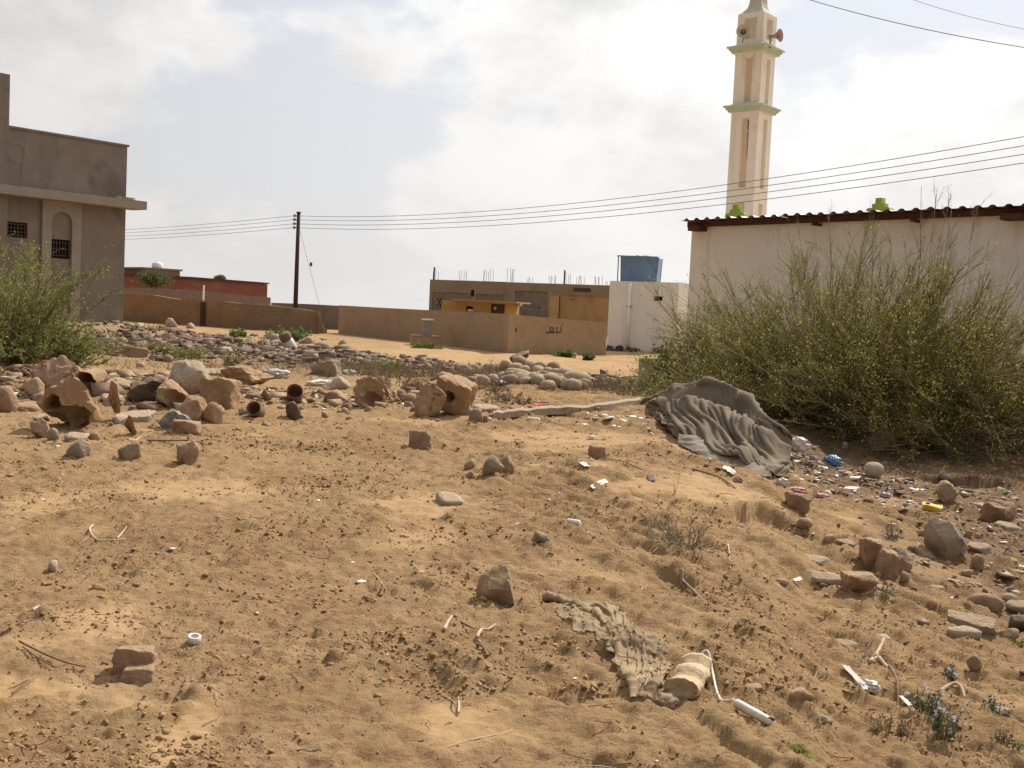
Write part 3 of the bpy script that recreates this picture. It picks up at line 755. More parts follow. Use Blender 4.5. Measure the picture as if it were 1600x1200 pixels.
    zt = lambda px, py, dep: at(px, py, dep)[2]
    t = empty('tan_building', (K[0], K[1], -0.3), 'plain tan two-sided building between the unfinished one and the white outhouse', 'building')
    rel = lambda p: (p[0] - K[0], p[1] - K[1])
    z1 = zt(873, 459.5, 99) + .3
    MB().prism([rel(A), rel(K), rel(B), rel(E)], 0, z1).obj('wall', M['tan_wall'], t)
    MB().prism([(rel(A)[0] - .12, rel(A)[1] - .1), (-.05, -.16), (rel(B)[0], rel(B)[1] - .16), rel(E)], z1 + 0.003, z1 + 0.10).obj('roof_edge', M['screed'], t)
    for px in (893, 922):
        q = at(px, 463, 98.2); MB().box((q[0] - K[0], q[1] - K[1] - .3, z1 - .28), (0.55, 0.8, 0.10)).obj('window_hood', M['concrete2'], t)
        MB().box((q[0] - K[0], q[1] - K[1] - .02, z1 - .42), (0.45, 0.1, 0.16)).obj('vent', M['screed'], t)
    q = at(874.5, 466, 98.9); MB().tube([(q[0] - K[0], q[1] - K[1] - .06, 0.1), (q[0] - K[0], q[1] - K[1] - .06, z1 - .2)], 0.05, 6).obj('drain_pipe', M['fascia'], t)
unfinished_building()

def white_outhouse():
    A = at(950, 500, 56); B = at(1058, 500, 54); C = at(1084, 500, 57.5)
    f = Face(A, B)
    t = empty('white_outhouse', (A[0], A[1], -0.3), 'small white flat-roofed outhouse carrying a blue tank', 'outhouse', rz=f.ang)
    P = lambda px, py: (f.uv(px, py)[0], f.uv(px, py)[1] + .3)
    zt = P(1000, 440)[1]
    hole = (P(1021, 465)[0], P(1035.5, 465)[0], P(1028, 470)[1], P(1028, 463)[1])
    holed_wall(f.L, zt, [hole], 0.25, 3.2).obj('wall', M['white_paint'], t, weld=True)
    MB().box(((hole[0] + hole[1]) / 2, 0.24, (hole[2] + hole[3]) / 2), (hole[1] - hole[0] - .01, 0.02, hole[3] - hole[2] - .01)).obj('window', M['black'], t)
    wf = MB().box(((hole[0] + hole[1]) / 2, -0.01, hole[3] + 0.03), (hole[1] - hole[0] + .16, 0.06, 0.05))
    wf.box((hole[1] + .04, -0.01, (hole[2] + hole[3]) / 2), (0.07, 0.06, hole[3] - hole[2])).obj('window_trim', M['white_wall'], t)
    x = P(983, 500)[0]
    MB().tube([(x, -0.09, 0.1), (x, -0.09, zt - 0.1)], 0.075, 10).obj('drain_pipe', M['white_paint'], t, smooth=True)
    MB().box((x, -0.06, P(983, 479)[1]), (0.26, 0.2, 0.035)).obj('pipe_clip', M['concrete2'], t)
    # right wing, set back and in deeper shade
    cb = (C - B)[:2]
    V = [(f.L + 0.003, 0.10), (f.L + 1.1, 2.9), (f.L + 0.003, 2.9)]
    MB().prism(V, 0, zt - .02).obj('side_wing', M['white_paint'], t)
    random.seed(4); b = MB()
    for k in range(34):
        px = random.uniform(0.05, 0.93) ** 1.0 * f.L
        Mr = Matrix.Rotation(random.uniform(0, 6), 3, Vector((random.random(), random.random(), random.random() + .1)).normalized())
        s = random.uniform(.10, .26); b.box((px, -0.15 + random.uniform(-.2, .1), 0.32 + random.uniform(-.05, .16)), (s, s * .8, s * .7), M=Mr)
    b.obj('crumbled_footing', M['rock_dark'], t)['kind'] = 'stuff'

    g = at(1000, 439, 57.3); s = 57.3 / FPX
    tk = empty('blue_water_tank', (g[0], g[1], zt - 0.3), 'square blue water tank on top of the white outhouse', 'water tank', rz=R(-14))
    b = MB(); w0, w1, h = 27.4 * s, 28.8 * s, 39 * s
    V = [(-w0, -w0 * .8, 0), (w0, -w0 * .8, 0), (w0, w0 * .8, 0), (-w0, w0 * .8, 0), (-w1, -w1 * .8, h), (w1, -w1 * .8, h), (w1, w1 * .8, h), (-w1, w1 * .8, h)]
    b.add(V, [(3, 2, 1, 0), (4, 5, 6, 7), (0, 1, 5, 4), (1, 2, 6, 5), (2, 3, 7, 6), (3, 0, 4, 7)]); b.obj('tank_body', M['tank'], tk)
    for sx, sy in ((-1, -1), (1, -1), (1, 1), (-1, 1)):
        e = 1.16 if sx < 0 else 1.03
        MB().tube([(sx * w0 * e - .004 * sx, sy * w0 * .86, 0), (sx * w1 * (1.1 if sx < 0 else 1.04), sy * w1 * .86, h + .03)], 0.03, 6).obj('frame_post', M['iron' if sx < 0 and sy < 0 else 'tank'], tk)
    MB().box((-0.08, -w1 * .86, h + .02), (2.16 * w1, 0.06, 0.06)).obj('frame_rail', M['tank'], tk)
    for x in (-0.12, 0.22, 0.36):
        MB().lathe([(0.001, .12), (0.13, .10), (0.20, 0.0)], 12, Matrix.Translation((x, -w1 * .3, h))).obj('lid_lump', M['tank'], tk, smooth=True)
white_outhouse()

def white_house():
    d = np.array((0.64, -0.768)); d /= np.hypot(*d)
    L = at(1076, 450, 30.0)
    f = Face(L[:2], L[:2] + d * 14)
    t = empty('white_house', (L[0], L[1], -0.2), 'long white house wall under a corrugated roof behind the big bush', 'house', rz=f.ang)
    P = lambda px, py: (f.uv(px, py)[0], f.uv(px, py)[1] + .2)
    zt = P(1300, 345)[1]
    holed_wall(14.0, zt, [], 0.1, 6.5).obj('wall', M['white_wall'], t, weld=True)
    MB().box((7.0, -0.11, zt + 0.03), (14.1, 0.06, 0.14)).obj('fascia_board', M['fascia'], t)
    for px, w in ((1098, 0.36), (1592, 0.45), (1284, 0.05), (1437, 0.04)):
        x = P(px, 350)[0]; MB().box((x, -0.20, zt - 0.09), (w, 0.34, 0.13 if w > .2 else .07)).obj('rafter_end', M['fascia'], t)
    random.seed(8)
    x = -0.06; k = 0
    while x < 14.2:
        n = 3; pitch = 0.345; b = []
        lift = 0.012 * (k % 2) + random.uniform(0, .012); tilt = random.uniform(-.012, .012)
        prof = []
        for i in range(n):
            x0 = x + i * pitch
            prof += [(x0, 0.0), (x0 + .10, 0.0), (x0 + .155, 0.042), (x0 + .20, 0.048), (x0 + .245, 0.042), (x0 + .30, 0.0)]
        prof.append((x + n * pitch + .02, 0.0))
        V, F = [], []; y0 = -0.34 + random.uniform(-.06, .05)
        for dz in (0, -0.006):
            for y in (y0, 6.6):
                V += [(a, y, zt + 0.118 + lift + c + dz - 0.03 * (y - y0) + tilt * (a - x)) for a, c in prof]
        m = len(prof)
        for i in range(m - 1):
            F += [(i, i + 1, m + i + 1, m + i), (2 * m + i, 3 * m + i, 3 * m + i + 1, 2 * m + i + 1), (i, 2 * m + i, 2 * m + i + 1, i + 1)]
        MB().add(V, F).obj('roof_sheet', M['tin'], t); x += n * pitch; k += 1
    q = hit(1014, 602)
    o = MB(); o.prism([(-.18, -.14), (.17, -.15), (.18, .14), (-.17, .15)], -0.1, 0.52)
    o = o.obj('white_stone', M['rock_pale'], None, loc=(q[0], q[1], q[2]), rot=(0, 0, 0.3)); prop(o, 'upright pale block beside the left end of the big bush', 'stone block')
white_house()

def mosque():
    A = at(1120, 330, 50.7); B = at(1600, 330, 40.0); f = Face(A, B)
    t = empty('mosque', (A[0], A[1], -0.2), 'lime green stepped battlement of the mosque peeping over the corrugated roof', 'mosque', rz=f.ang)
    P = lambda px, py: (f.uv(px, py)[0], f.uv(px, py)[1] + .2)
    zt = 6.42
    holed_wall(f.L, zt, [], .1, 5.5).obj('wall', M['cream'], t, weld=True)
    for px, py0 in ((1372.5, 309), (1148, 319)):
        x, z = P(px, py0); s = 46 / FPX
        b = MB(); hw = [20, 17, 12, 6.5]; zz = [zt, z - 14.5 * s, z - 8.5 * s, z]
        prof = [(-hw[0] * s, zt), (-hw[0] * s, zz[1] - .05), (-hw[1] * s, zz[1]), (-10.5 * s, zz[1]), (-10.5 * s, zz[2]), (-5.5 * s, zz[2]), (-5 * s, zz[3]), (5 * s, zz[3]), (5.5 * s, zz[2]),
                (10.5 * s, zz[2]), (10.5 * s, zz[1]), (hw[1] * s, zz[1]), (hw[0] * s, zz[1] - .05), (hw[0] * s, zt)]
        n = len(prof); V = [(x + a, 0.02, c) for a, c in prof] + [(x + a, 0.30, c) for a, c in prof]
        b.add(V, [tuple(range(n - 1, -1, -1)), tuple(range(n, 2 * n))] + [(i, (i + 1) % n, n + (i + 1) % n, n + i) for i in range(n)]); b.obj('merlon', M['lime'], t)
mosque()

def recessed_shaft(s, z0, z1, rec, depth):
    """square shaft, each face with its own sunk panels: rec = [(u0,u1,z0,z1)...] in face coordinates -1..1"""
    out = MB(); h = s / 2
    holes = [(h + u0 * h, h + u1 * h, a - z0, b - z0) for u0, u1, a, b in rec]
    for k in range(4):
        w = holed_wall(s, z1 - z0, holes, depth, depth + .02)
        # keep only front, recess and jamb faces
        Mx = Matrix.Rotation(k * math.pi / 2, 3, 'Z')
        V = [Mx @ Vector((v[0] - h, v[1] - h, v[2] + z0)) for v in w.V]
        keep = [F for F in w.F if not all(abs(w.V[i][1] - (depth + .02)) < 1e-6 for i in F) and not (max(w.V[i][1] for i in F) > depth + .01)]
        out.add(V, keep)
    out.add([(-h, -h, z1), (h, -h, z1), (h, h, z1), (-h, h, z1)], [(0, 1, 2, 3)])
    return out

def minaret():
    dep = 60.0; c = at(1178, 300, dep)
    v = c[:2] / np.hypot(*c[:2]); r = np.array((v[1], -v[0])); a = R(27)
    s = 1.60
    el = -math.cos(a) * r + math.sin(a) * v; er = math.sin(a) * r + math.cos(a) * v
    ctr = c[:2] + (el + er) * s / 2
    rz = math.atan2(er[1], er[0])            # local +x along the right-hand face
    t = empty('minaret', (ctr[0], ctr[1], 0), 'cream square minaret with two mint green cornices and loudspeakers', 'minaret', rz=rz)
    Zp = lambda py, px=1178: at(px, py, dep)[2]
    zA, zB, zC = Zp(166), Zp(72), Zp(16)
    zl = Zp(292); zm = Zp(182); z_ = Zp(316)
    recessed_shaft(s, 0, zA - .1, [(-.20, .36, zl, zm), (-.20, .36, 2.0, z_)], 0.24).obj('shaft', M['cream'], t, weld=True)
    recessed_shaft(s * .97, zA + .1, zB - .1, [(-.20, .34, Zp(157), Zp(87))], 0.24).obj('upper_shaft', M['cream'], t, weld=True)
    recessed_shaft(s * .95, zB + .1, zC, [(-.50, .46, Zp(57), Zp(23))], 0.42).obj('lantern', M['cream'], t, weld=True)
    def cornice(z, k):
        h = s / 2
        for (o0, o1, za, zb) in ((.08, .15, -.20, -.09), (.15, .24, -.087, .03), (.24, .34, .033, .12)):
            MB().box((0, 0, z + (za + zb) / 2), (s + 2 * o1, s + 2 * o1, zb - za)).obj('cornice_band', M['mint'], t)
        b = MB(); o = h + .34
        V = [(-o, -o, z + .122), (o, -o, z + .122), (o, o, z + .122), (-o, o, z + .122), (-h, -h, z + .24), (h, -h, z + .24), (h, h, z + .24), (-h, h, z + .24)]
        b.add(V, [(3, 2, 1, 0), (4, 5, 6, 7), (0, 1, 5, 4), (1, 2, 6, 5), (2, 3, 7, 6), (3, 0, 4, 7)]); b.obj('cornice_slope', M['mint'], t)
    cornice(zA, 0); cornice(zB, 1)
    # backs of the sunk panels, tinted with the warm light bounced inside
    for k in range(4):
        for ss, za, zb in ((s, zl, zm), (s, 2.0, z_), (s * .97, Zp(157), Zp(87))):
            h = ss / 2; a0, a1 = -.20 * h + .004, .36 * h - .004
            if ss != s: a0, a1 = -.20 * h + .004, .34 * h - .004
            b = MB().box(((a0 + a1) / 2, -h + .24 - .002, (za + zb) / 2), (a1 - a0, .006, zb - za - .008)); Mr = Matrix.Rotation(k * math.pi / 2, 3, 'Z')
            b.V = [tuple(Mr @ Vector(v)) for v in b.V]; b.obj('recess_tint', M['bounce_ochre'], t)
    # roof of the lantern: swept pyramid and dome neck
    h = s * .95 / 2; b = MB(); prof = [(1.0, 0), (.8, .12), (.55, .36), (.46, .62), (.42, 1.1)]
    V = []; F = []
    for k, z in prof: V += [(-h * k, -h * k, zC + z), (h * k, -h * k, zC + z), (h * k, h * k, zC + z), (-h * k, h * k, zC + z)]
    for j in range(len(prof) - 1): F += [(4 * j + i, 4 * j + (i + 1) % 4, 4 * j + 4 + (i + 1) % 4, 4 * j + 4 + i) for i in range(4)]
    b.add(V, F); b.obj('roof', M['mint_grey'], t)
    MB().lathe([(.30, 0), (.36, .2), (.34, .5), (.22, .8), (.08, 1.0), (.03, 1.3), (.001, 1.8)], 16, Matrix.Translation((0, 0, zC + 1.1))).obj('finial_dome', M['mint'], t, smooth=True)
    # crack in the panel of the left face (local -x face)
    bx = -s / 2 + .24 - .012; pts = [(1157, 184), (1161, 186), (1160, 198), (1163, 201), (1160.5, 206), (1161.5, 216), (1161, 230), (1161.5, 245)]
    random.seed(3); b = MB(); yl = lambda px: (1178 - px) / 41.0 * s - s / 2
    for i in range(len(pts) - 1):
        (p0, q0), (p1, q1) = pts[i], pts[i + 1]
        w = 0.05 if i > 1 else 0.035
        w *= (1 - i / 9)
        y0, y1 = -s / 2 + (1178 - p0) / 41 * s, -s / 2 + (1178 - p1) / 41 * s
        b.add([(bx, y0 - w, Zp(q0)), (bx, y0 + w, Zp(q0)), (bx, y1 + w, Zp(q1)), (bx, y1 - w, Zp(q1))], [(0, 1, 2, 3)])
    b.obj('crack', M['rock_dark'], t)
    # loudspeakers stand on the upper cornice: things of their own
    for (px, py, yaw, m, lab) in ((1161, 50, 180 + 20, 'horn', 'pale horn loudspeaker at the left corner of the minaret top'), (1213, 56, -62, 'horn_red', 'reddish horn loudspeaker at the right corner of the minaret top')):
        q = at(px, py, dep - .2); rr = 9.6 * dep / FPX
        e = empty('loudspeaker', (q[0], q[1], Zp(63 if px < 1180 else 71) - .0), lab, 'loudspeaker', 'loudspeakers on the minaret', rz=R(yaw) - (0 if px < 1180 else 0))
        hz = q[2] - e.location.z
        Mx = Matrix.Translation((0, 0, hz)) @ Matrix.Rotation(R(90), 4, 'X') if px < 1180 else Matrix.Translation((0, 0, hz)) @ Matrix.Rotation(R(90), 4, 'X')
        e.rotation_euler = (0, 0, R(-14) if px < 1180 else R(48))
        MB().lathe([(.05, -.30), (.07, -.2), (.10, -.05), (rr * .6, .12), (rr, .22), (rr * 1.04, .22), (rr * .64, .10), (.12, -.06), (.09, -.22), (.05, -.33)], 22, Mx).obj('horn', M[m], e, smooth=True)
        MB().lathe([(.001, -.42), (.11, -.40), (.12, -.28), (.05, -.26)], 14, Mx).obj('driver', M['concrete2'], e, smooth=True)
        MB().lathe([(.001, .10), (.05, .09), (.07, 0.0), (.03, -.1)], 14, Mx).obj('horn_core', M['concrete2'], e, smooth=True)
        MB().box((0, .34, hz / 2 - .1), (0.06, 0.06, hz)).obj('bracket', M['concrete2'], e)
minaret()

def pole_and_wires():
    d = 75.0; b = at(461.5, 482, d); tp = at(467, 333, d)
    t = empty('utility_pole', (b[0], b[1], -0.2), 'tall dark wooden utility pole carrying four wires behind the walls', 'utility pole')
    top = tp[2] + .2
    MB().tube([(0, 0, 0), (0, 0, top * .5), (0, 0, top)], [0.165, 0.14, 0.115], 12).obj('shaft', M['pole'], t, smooth=True)
    MB().box((0, 0, top + .04), (0.27, 0.27, .08)).obj('cap', M['pole'], t)
    hs = []
    for k, py in enumerate((337.5, 343.5, 350, 356)):
        z = at(467, py, d)[2]; hs.append(z)
        MB().lathe([(.02, -.09), (.085, -.08), (.10, -.03), (.05, 0), (.10, .03), (.085, .08), (.02, .09)], 12, Matrix.Translation((-.26, -.05, z + .2))).obj('insulator', M['horn_red'], t, smooth=True)
        MB().box((-.16, -.02, z + .2), (.2, .05, .05)).obj('insulator_bracket', M['iron'], t)
    # stay wire and its egg insulator
    q = at(503, 492, d + 1.0)
    st = MB().tube([(0.05, 0, at(470, 355, d)[2] + .2), (q[0] - b[0], 1.0, q[2] + .2)], 0.012, 4).obj('stay_wire', M['wire'], t)
    e = at(486, 413, d + .6); MB().lathe([(.001, -.16), (.08, -.1), (.10, 0), (.08, .1), (.001, .16)], 10, Matrix.Translation((e[0] - b[0], e[1] - b[1], e[2] + .2))).obj('stay_insulator', M['iron'], t, smooth=True)
    # wires: straight in plan from the pole to the next poles, heights from their sag
    P0 = np.array((b[0] - .26, b[1] - .05)); PR = at(1600, 240, 36.0)[:2]; PL = at(150, 370, 96.0)[:2]
    fR = Face(P0, PR); fL = Face(PL, P0)
    rt = [[(800, 326.5), (1060, 299), (1360, 254), (1600, 213.5)], [(800, 334.5), (1060, 308.3), (1360, 266.5), (1600, 227.5)],
          [(800, 342), (1060, 317.5), (1360, 277.5), (1600, 241)], [(800, 350.3), (1060, 327.5), (1360, 290), (1600, 254.5)]]
    lf = [[(200, 358.5), (330, 349.5)], [(200, 363.5), (330, 355)], [(200, 369), (330, 361)], [(200, 374), (330, 366.5)]]
    names = ['topmost', 'second from top', 'third from top', 'lowest']
    for k in range(4):
        xs, zs = [0.0], [hs[k]]
        for px, py in rt[k]: x, z = fR.uv(px, py); xs.append(x); zs.append(z)
        co = np.polyfit(xs, zs, 2, w=[6, 1, 1, 1, 1.5]); X = np.linspace(0, xs[-1] + 7, 40)
        pr = [(P0[0] + fR.d[0] * x, P0[1] + fR.d[1] * x, float(np.polyval(co, x)) if i else hs[k]) for i, x in enumerate(X)]
        ys, zs = [fL.L], [hs[k]]
        for px, py in lf[k]: x, z = fL.uv(px, py); ys.append(x); zs.append(z)
        co = np.polyfit(ys, zs, 2); X = np.linspace(ys[1] - 8, fL.L, 16)
        pl = [(PL[0] + fL.d[0] * x, PL[1] + fL.d[1] * x, float(np.polyval(co, x))) for x in X]
        o = MB().tube(pl[:-1] + pr, 0.0135, 4).obj('power_wire', M['wire']); prop(o, names[k] + ' of the four overhead wires carried by the utility pole', 'wire', 'overhead wires on the pole')
    for k, (p0, p1, lab) in enumerate(((((1180, -28), 42), ((1660, 83), 32), 'single dark wire crossing the sky right of the minaret top'), (((1330, -38), 44), ((1660, 56), 36), 'faint wire in the upper right corner above the other one'))):
        a = at(*p0[0], p0[1]); c = at(*p1[0], p1[1]); pts = []
        for i in range(20):
            u = i / 19; pts.append(a + (c - a) * u - np.array((0, 0, 0.25 * 4 * u * (1 - u))))
        o = MB().tube(pts, 0.013 if k == 0 else 0.008, 4).obj('overhead_cable', M['wire']); prop(o, lab, 'wire')
pole_and_wires()
# ------------------------------------------------------------------ stones
_ICO = {}
def ico(n):
    if n not in _ICO:
        bm = bmesh.new(); bmesh.ops.create_icosphere(bm, subdivisions=n, radius=1.0)
        _ICO[n] = (np.array([v.co[:] for v in bm.verts]), np.array([[v.index for v in f.verts] for f in bm.faces])); bm.free()
    return _ICO[n]

def n3(P, s, seed=0):
    """cheap 3-D noise from three planes of 2-D noise"""
    x, y, z = (P * s).T
    return (pn(x + .37 * z, y + 7.1, seed) + pn(y + .41 * x, z - 3.3, seed + 5) + pn(z + .29 * y, x + 1.7, seed + 9)) / 3

def rock_shape(seed, kind, size, sub=3):
    V, F = ico(sub); D = V / np.linalg.norm(V, axis=1)[:, None]
    rg = np.random.default_rng(seed)
    if kind in ('round', 'cobble'):
        r = 1 + 0.13 * n3(D, 1.1, seed) + (0.03 * n3(D, 4, seed) if kind == 'round' else 0)
        P = D * r[:, None]
        P = np.sign(P) * np.abs(P) ** 0.9
    else:
        nf = {'angular': 13, 'block': 6, 'slab': 10, 'lump': 18, 'shard': 9}[kind]
        if kind == 'block':
            N = np.array([[1, 0, 0], [-1, 0, 0], [0, 1, 0], [0, -1, 0], [0, 0, 1], [0, 0, -1.0]]) + rg.normal(0, .10, (6, 3)); dist = np.full(6, .62) * rg.uniform(.92, 1.08, 6)
            N = np.vstack([N, rg.normal(0, 1, (3, 3))]); dist = np.append(dist, rg.uniform(.66, .92, 3))
        else:
            N = rg.normal(0, 1, (nf, 3)); dist = rg.uniform(.42, .95, nf)
            if kind == 'slab': N = np.vstack([N, [[0.05, 0, 1], [0, .08, -1]]]); dist = np.append(dist, [.45, .45]); N[:nf, 2] *= .25
        N /= np.linalg.norm(N, axis=1)[:, None]
        dp = D @ N.T
        with np.errstate(divide='ignore'): q = np.where(dp > .05, dist / np.maximum(dp, .05), 9)
        r = np.minimum(q.min(1), 1.08)
        amp = {'lump': .19, 'block': .13}.get(kind, .10)
        r = r * (1 + amp * n3(D, 2.6, seed) + amp * .6 * n3(D, 6.5, seed + 3) + amp * .35 * n3(D, 14, seed + 6))
        P = D * r[:, None]
    lo, hi = P.min(0), P.max(0)
    P = (P - (lo + hi) / 2) / (hi - lo)
    P[:, 2] += .5
    return P * np.array(size), F

def depth_of(px, py): return hit(px, py)[1]

RSEED = [100]; ROCKPOS = []
def rock(px, py, w, h, m, kind, label, cat='rock', name=None, group=None, sink=.24, dd=.85, yaw=None, tilt=0.0, lean=0.0, sub=None, seed=None, lift=0.0):
    """a stone whose foot is seen at (px,py) in the photograph and which looks w x h pixels there"""
    RSEED[0] += 7; sd = seed or RSEED[0]
    q = hit(px, py - 0.12 * h)
    s = q[1] / FPX
    W, Ht = w * s, h * s * 1.04
    if kind in ('slab', 'shard'):
        sv = 1.5 / max(4, q[1]); dd = min(dd, max(.22, .62 * h / w / sv)); Ht = min(max(.02, h * s - .55 * dd * W * sv), .17 * W + .01); dd = max(dd, .6 if kind == 'slab' else dd); tilt += .20
    P, F = rock_shape(sd, kind, (W, W * dd, Ht / (1 - sink)), sub or (3 if max(w, h) > 24 else 2)) if sub is None or sub < 4 or max(w, h) >= 44 else rock_shape(sd, kind, (W, W * dd, Ht / (1 - sink)), 3)
    me = nmesh(P, F, kind in ('round', 'cobble'), 'stone')
    if kind not in ('round', 'cobble') and (sub or 0) >= 4: me.polygons.foreach_set('use_smooth', np.ones(len(F), bool)); me.set_sharp_from_angle(angle=R(28))
    o = link(name or {'slab': 'stone_slab', 'block': 'stone_block', 'cobble': 'cobble'}.get(kind, 'rock'), me, M[m])
    z = gz(q[0], q[1]); ROCKPOS.append((q[0], q[1] + .1 * W, W, W * dd))
    o.location = (q[0], q[1] + .1 * W, z - sink * Ht / (1 - sink) + lift)
    rg = random.Random(sd)
    o.rotation_euler = (tilt, lean, rg.uniform(-.5, .5) if yaw is None else yaw)
    return prop(o, label, cat, group)

def add_rocks():
    r = rock
    # foreground
    r(776, 948, 66, 62, 'rock_brown', 'angular', 'dark brown faceted rock above the crumpled garment', yaw=.3, sub=4, seed=771, dd=.9)
    r(845, 855, 30, 17, 'rock_grey', 'angular', 'small grey stone below the paper scraps, left of the dry brush')
    r(81, 893, 17, 17, 'rock_pale', 'lump', 'small pale pinkish stone near the left edge of the foreground')
    r(154, 924, 22, 11, 'clay', 'lump', 'small orange clod on the sand above the red block', 'clod', 'clod')
    r(1177, 1082, 30, 12, 'rock_brown', 'slab', 'little brown sherd propped over its own shadow right of the roller', 'sherd', 'sherd', sink=-.2)
    r(1252, 1104, 44, 24, 'clay', 'lump', 'pair-like brown lump on the slope below the plastic scraps')
    r(1522, 1052, 24, 26, 'rock_brown', 'angular', 'dark upright brown stone on the right slope below the flat slabs')
    # single stones of the middle ground
    r(120, 717, 38, 30, 'rock_grey', 'lump', 'lumpy brown stone standing just in front of the big hollow boulder')
    r(118, 690, 42, 16, 'rock_pale', 'slab', 'pale split stone lying on the lumpy brown stone')
    r(147, 690, 18, 14, 'rock_brown', 'round', 'small round brown stone right of the big hollow boulder')
    r(201, 722, 36, 28, 'rock_grey', 'lump', 'stubby stone with flat round top on bare sand', dd=.8)
    r(217, 717, 9, 9, 'clay', 'lump', 'tiny brown lump touching the flat topped stone')
    r(291, 731, 36, 38, 'rock_brown', 'lump', 'upright brown stone on bare sand below the left heap', yaw=.2, sub=4)
    r(779, 741, 44, 30, 'rock_brown', 'angular', 'larger brown stone of the leaning pair in the centre', sub=4)
    r(762, 752, 36, 28, 'rock_grey', 'lump', 'flatter grey stone of the leaning pair in the centre', yaw=.4, lean=.35)
    r(734, 736, 18, 14, 'rock_red', 'angular', 'small reddish stone just left of the leaning pair')
    r(734, 748, 13, 12, 'rock_brown', 'lump', 'smallest dark stone just below the reddish one')
    r(699, 790, 56, 24, 'rock_pale', 'slab', 'flat pale slab half sunk in sand below the leaning pair', yaw=-.5, lean=.15)
    r(655, 702, 36, 26, 'rock_brown', 'block', 'wedge shaped brown rock in front of the split boulder')
    r(933, 718, 28, 19, 'rock_red', 'block', 'dark red-brown rounded brick stub on open sand left of the blanket', yaw=.3, dd=.5)
    # boulders round the middle
    r(722, 652, 34, 24, 'rock_pale', 'block', 'pale broken block right of the boulder with a hole')
    r(758, 646, 44, 22, 'rock_pale', 'slab', 'pale flat slab at the left end of the weathered plank', yaw=-.2)
    r(744, 662, 22, 18, 'rock_grey', 'block', 'small grey block below the pale flat slab')
    r(759, 662, 10, 9, 'rock_red', 'lump', 'tiny brown stone beside the small grey block')
    r(640, 632, 24, 16, 'rock_brown', 'angular', 'small dark stone left of the split tan boulder')
    r(693, 596, 26, 13, 'rock_grey', 'angular', 'grey stone by the sand track, leftmost of the row above the boulders')
    r(724, 586, 30, 14, 'rock_grey', 'angular', 'grey stone by the sand track, second of the row above the boulders')
    r(764, 585, 26, 18, 'rock_pale', 'angular', 'pale stone left of the dark plastic by the cobble heap')
    r(741, 584, 18, 14, 'rock_pale', 'round', 'smaller pale stone between two larger ones on the track edge')
    r(752, 597, 26, 9, 'rock_pale', 'slab', 'thin pale slab lying below the stones on the track edge')
    r(737, 598, 18, 9, 'rock_grey', 'round', 'low grey stone left of the thin pale slab')
    r(750, 628, 30, 13, 'rock_brown', 'slab', 'flat brown stone among dry weeds above the pale slab')
    r(648, 587, 16, 8, 'rock_pale', 'round', 'pale pebble at the green weeds left of the track')
    # left cluster
    r(78, 612, 70, 48, 'rock_red', 'lump', 'big pitted pinkish boulder against the left bush', sub=4, seed=515, dd=.7)
    r(118, 598, 50, 22, 'rock_red', 'lump', 'long pitted stone leaning right of the big pinkish boulder', lean=.3)
    r(50, 622, 34, 26, 'clay', 'angular', 'brown chunk under the left side of the pinkish boulder')
    r(10, 652, 36, 40, 'rock_red', 'angular', 'reddish brown rock cut by the left edge of the picture')
    r(42, 640, 52, 16, 'clay', 'slab', 'flat sandy slab between the edge rock and the hollow boulder')
    r(64, 665, 30, 13, 'rock_pale', 'slab', 'small pale slab lying left of the hollow boulder')
    r(62, 688, 30, 30, 'rock_red', 'angular', 'small orange-brown stone with an upright tip, left of the hollow boulder', sub=4, seed=99)
    r(82, 690, 18, 20, 'rock_grey', 'round', 'small grey stone touching the orange-brown upright one')
    r(110, 620, 30, 18, 'rock_red', 'angular', 'brown stone between the pinkish boulder and the dark hollow pot')
    r(176, 630, 44, 18, 'rock_pale', 'slab', 'long pale stone lying between the hollow shard and the dark boulder')
    r(183, 606, 44, 12, 'clay', 'slab', 'flat tan slab at the foot of the left bush')
    r(208, 660, 64, 16, 'rock_pale', 'slab', 'smooth sandy slab in front of the dark boulder', sink=.4, dd=.9, sub=4)
    r(224, 630, 60, 36, 'rock_dark', 'lump', 'dark boulder, shade of the striped one put into its colour', sub=4)  # dark stone colour carries the shade of the neighbouring boulder
    r(288, 620, 64, 44, 'rock_pale', 'angular', 'large pale striped boulder on top of the left heap', lean=.28, sub=4, seed=908, lift=.06)
    r(315, 606, 18, 18, 'rock_pale', 'lump', 'white crusted knob at the right end of the striped boulder', lift=.05)
    r(258, 672, 42, 32, 'speckle', 'block', 'grey speckled concrete lump leaning in the left heap', lean=.6, yaw=.5, sub=4)
    r(300, 662, 50, 36, 'clay', 'angular', 'tan broken rock right of the grey speckled lump', sub=4)
    r(290, 678, 50, 20, 'rock_red', 'block', 'reddish low block at the foot of the left heap')
    r(345, 640, 64, 40, 'clay', 'block', 'wide flat topped tan block at the right end of the left heap', sub=4, seed=333, yaw=-.3)
    r(330, 665, 34, 34, 'clay', 'angular', 'tan rock under the wide flat topped block')
    r(385, 604, 84, 30, 'clay', 'lump', 'long low sandy boulder behind the tin cans', sub=4)
    r(340, 590, 60, 24, 'rock_pale', 'slab', 'pale layered slab behind the striped boulder', sub=4)
    r(312, 580, 18, 12, 'rock_pale', 'lump', 'small pale stone left of the layered slab')
    r(262, 567, 16, 11, 'rock_brown', 'round', 'round brown stone near the leaning brick behind the heap')
    r(219, 576, 14, 10, 'rock_pale', 'round', 'round pale stone in front of the leaning brick')
    r(458, 656, 34, 27, 'rock_dark', 'lump', 'dark crusty lump below the upper tin can', sub=3)
    r(416, 668, 14, 8, 'rock_brown', 'lump', 'brown pebble by the lower tin can')
    r(530, 612, 38, 22, 'rock_pale', 'lump', 'pale lump right of the tin cans')
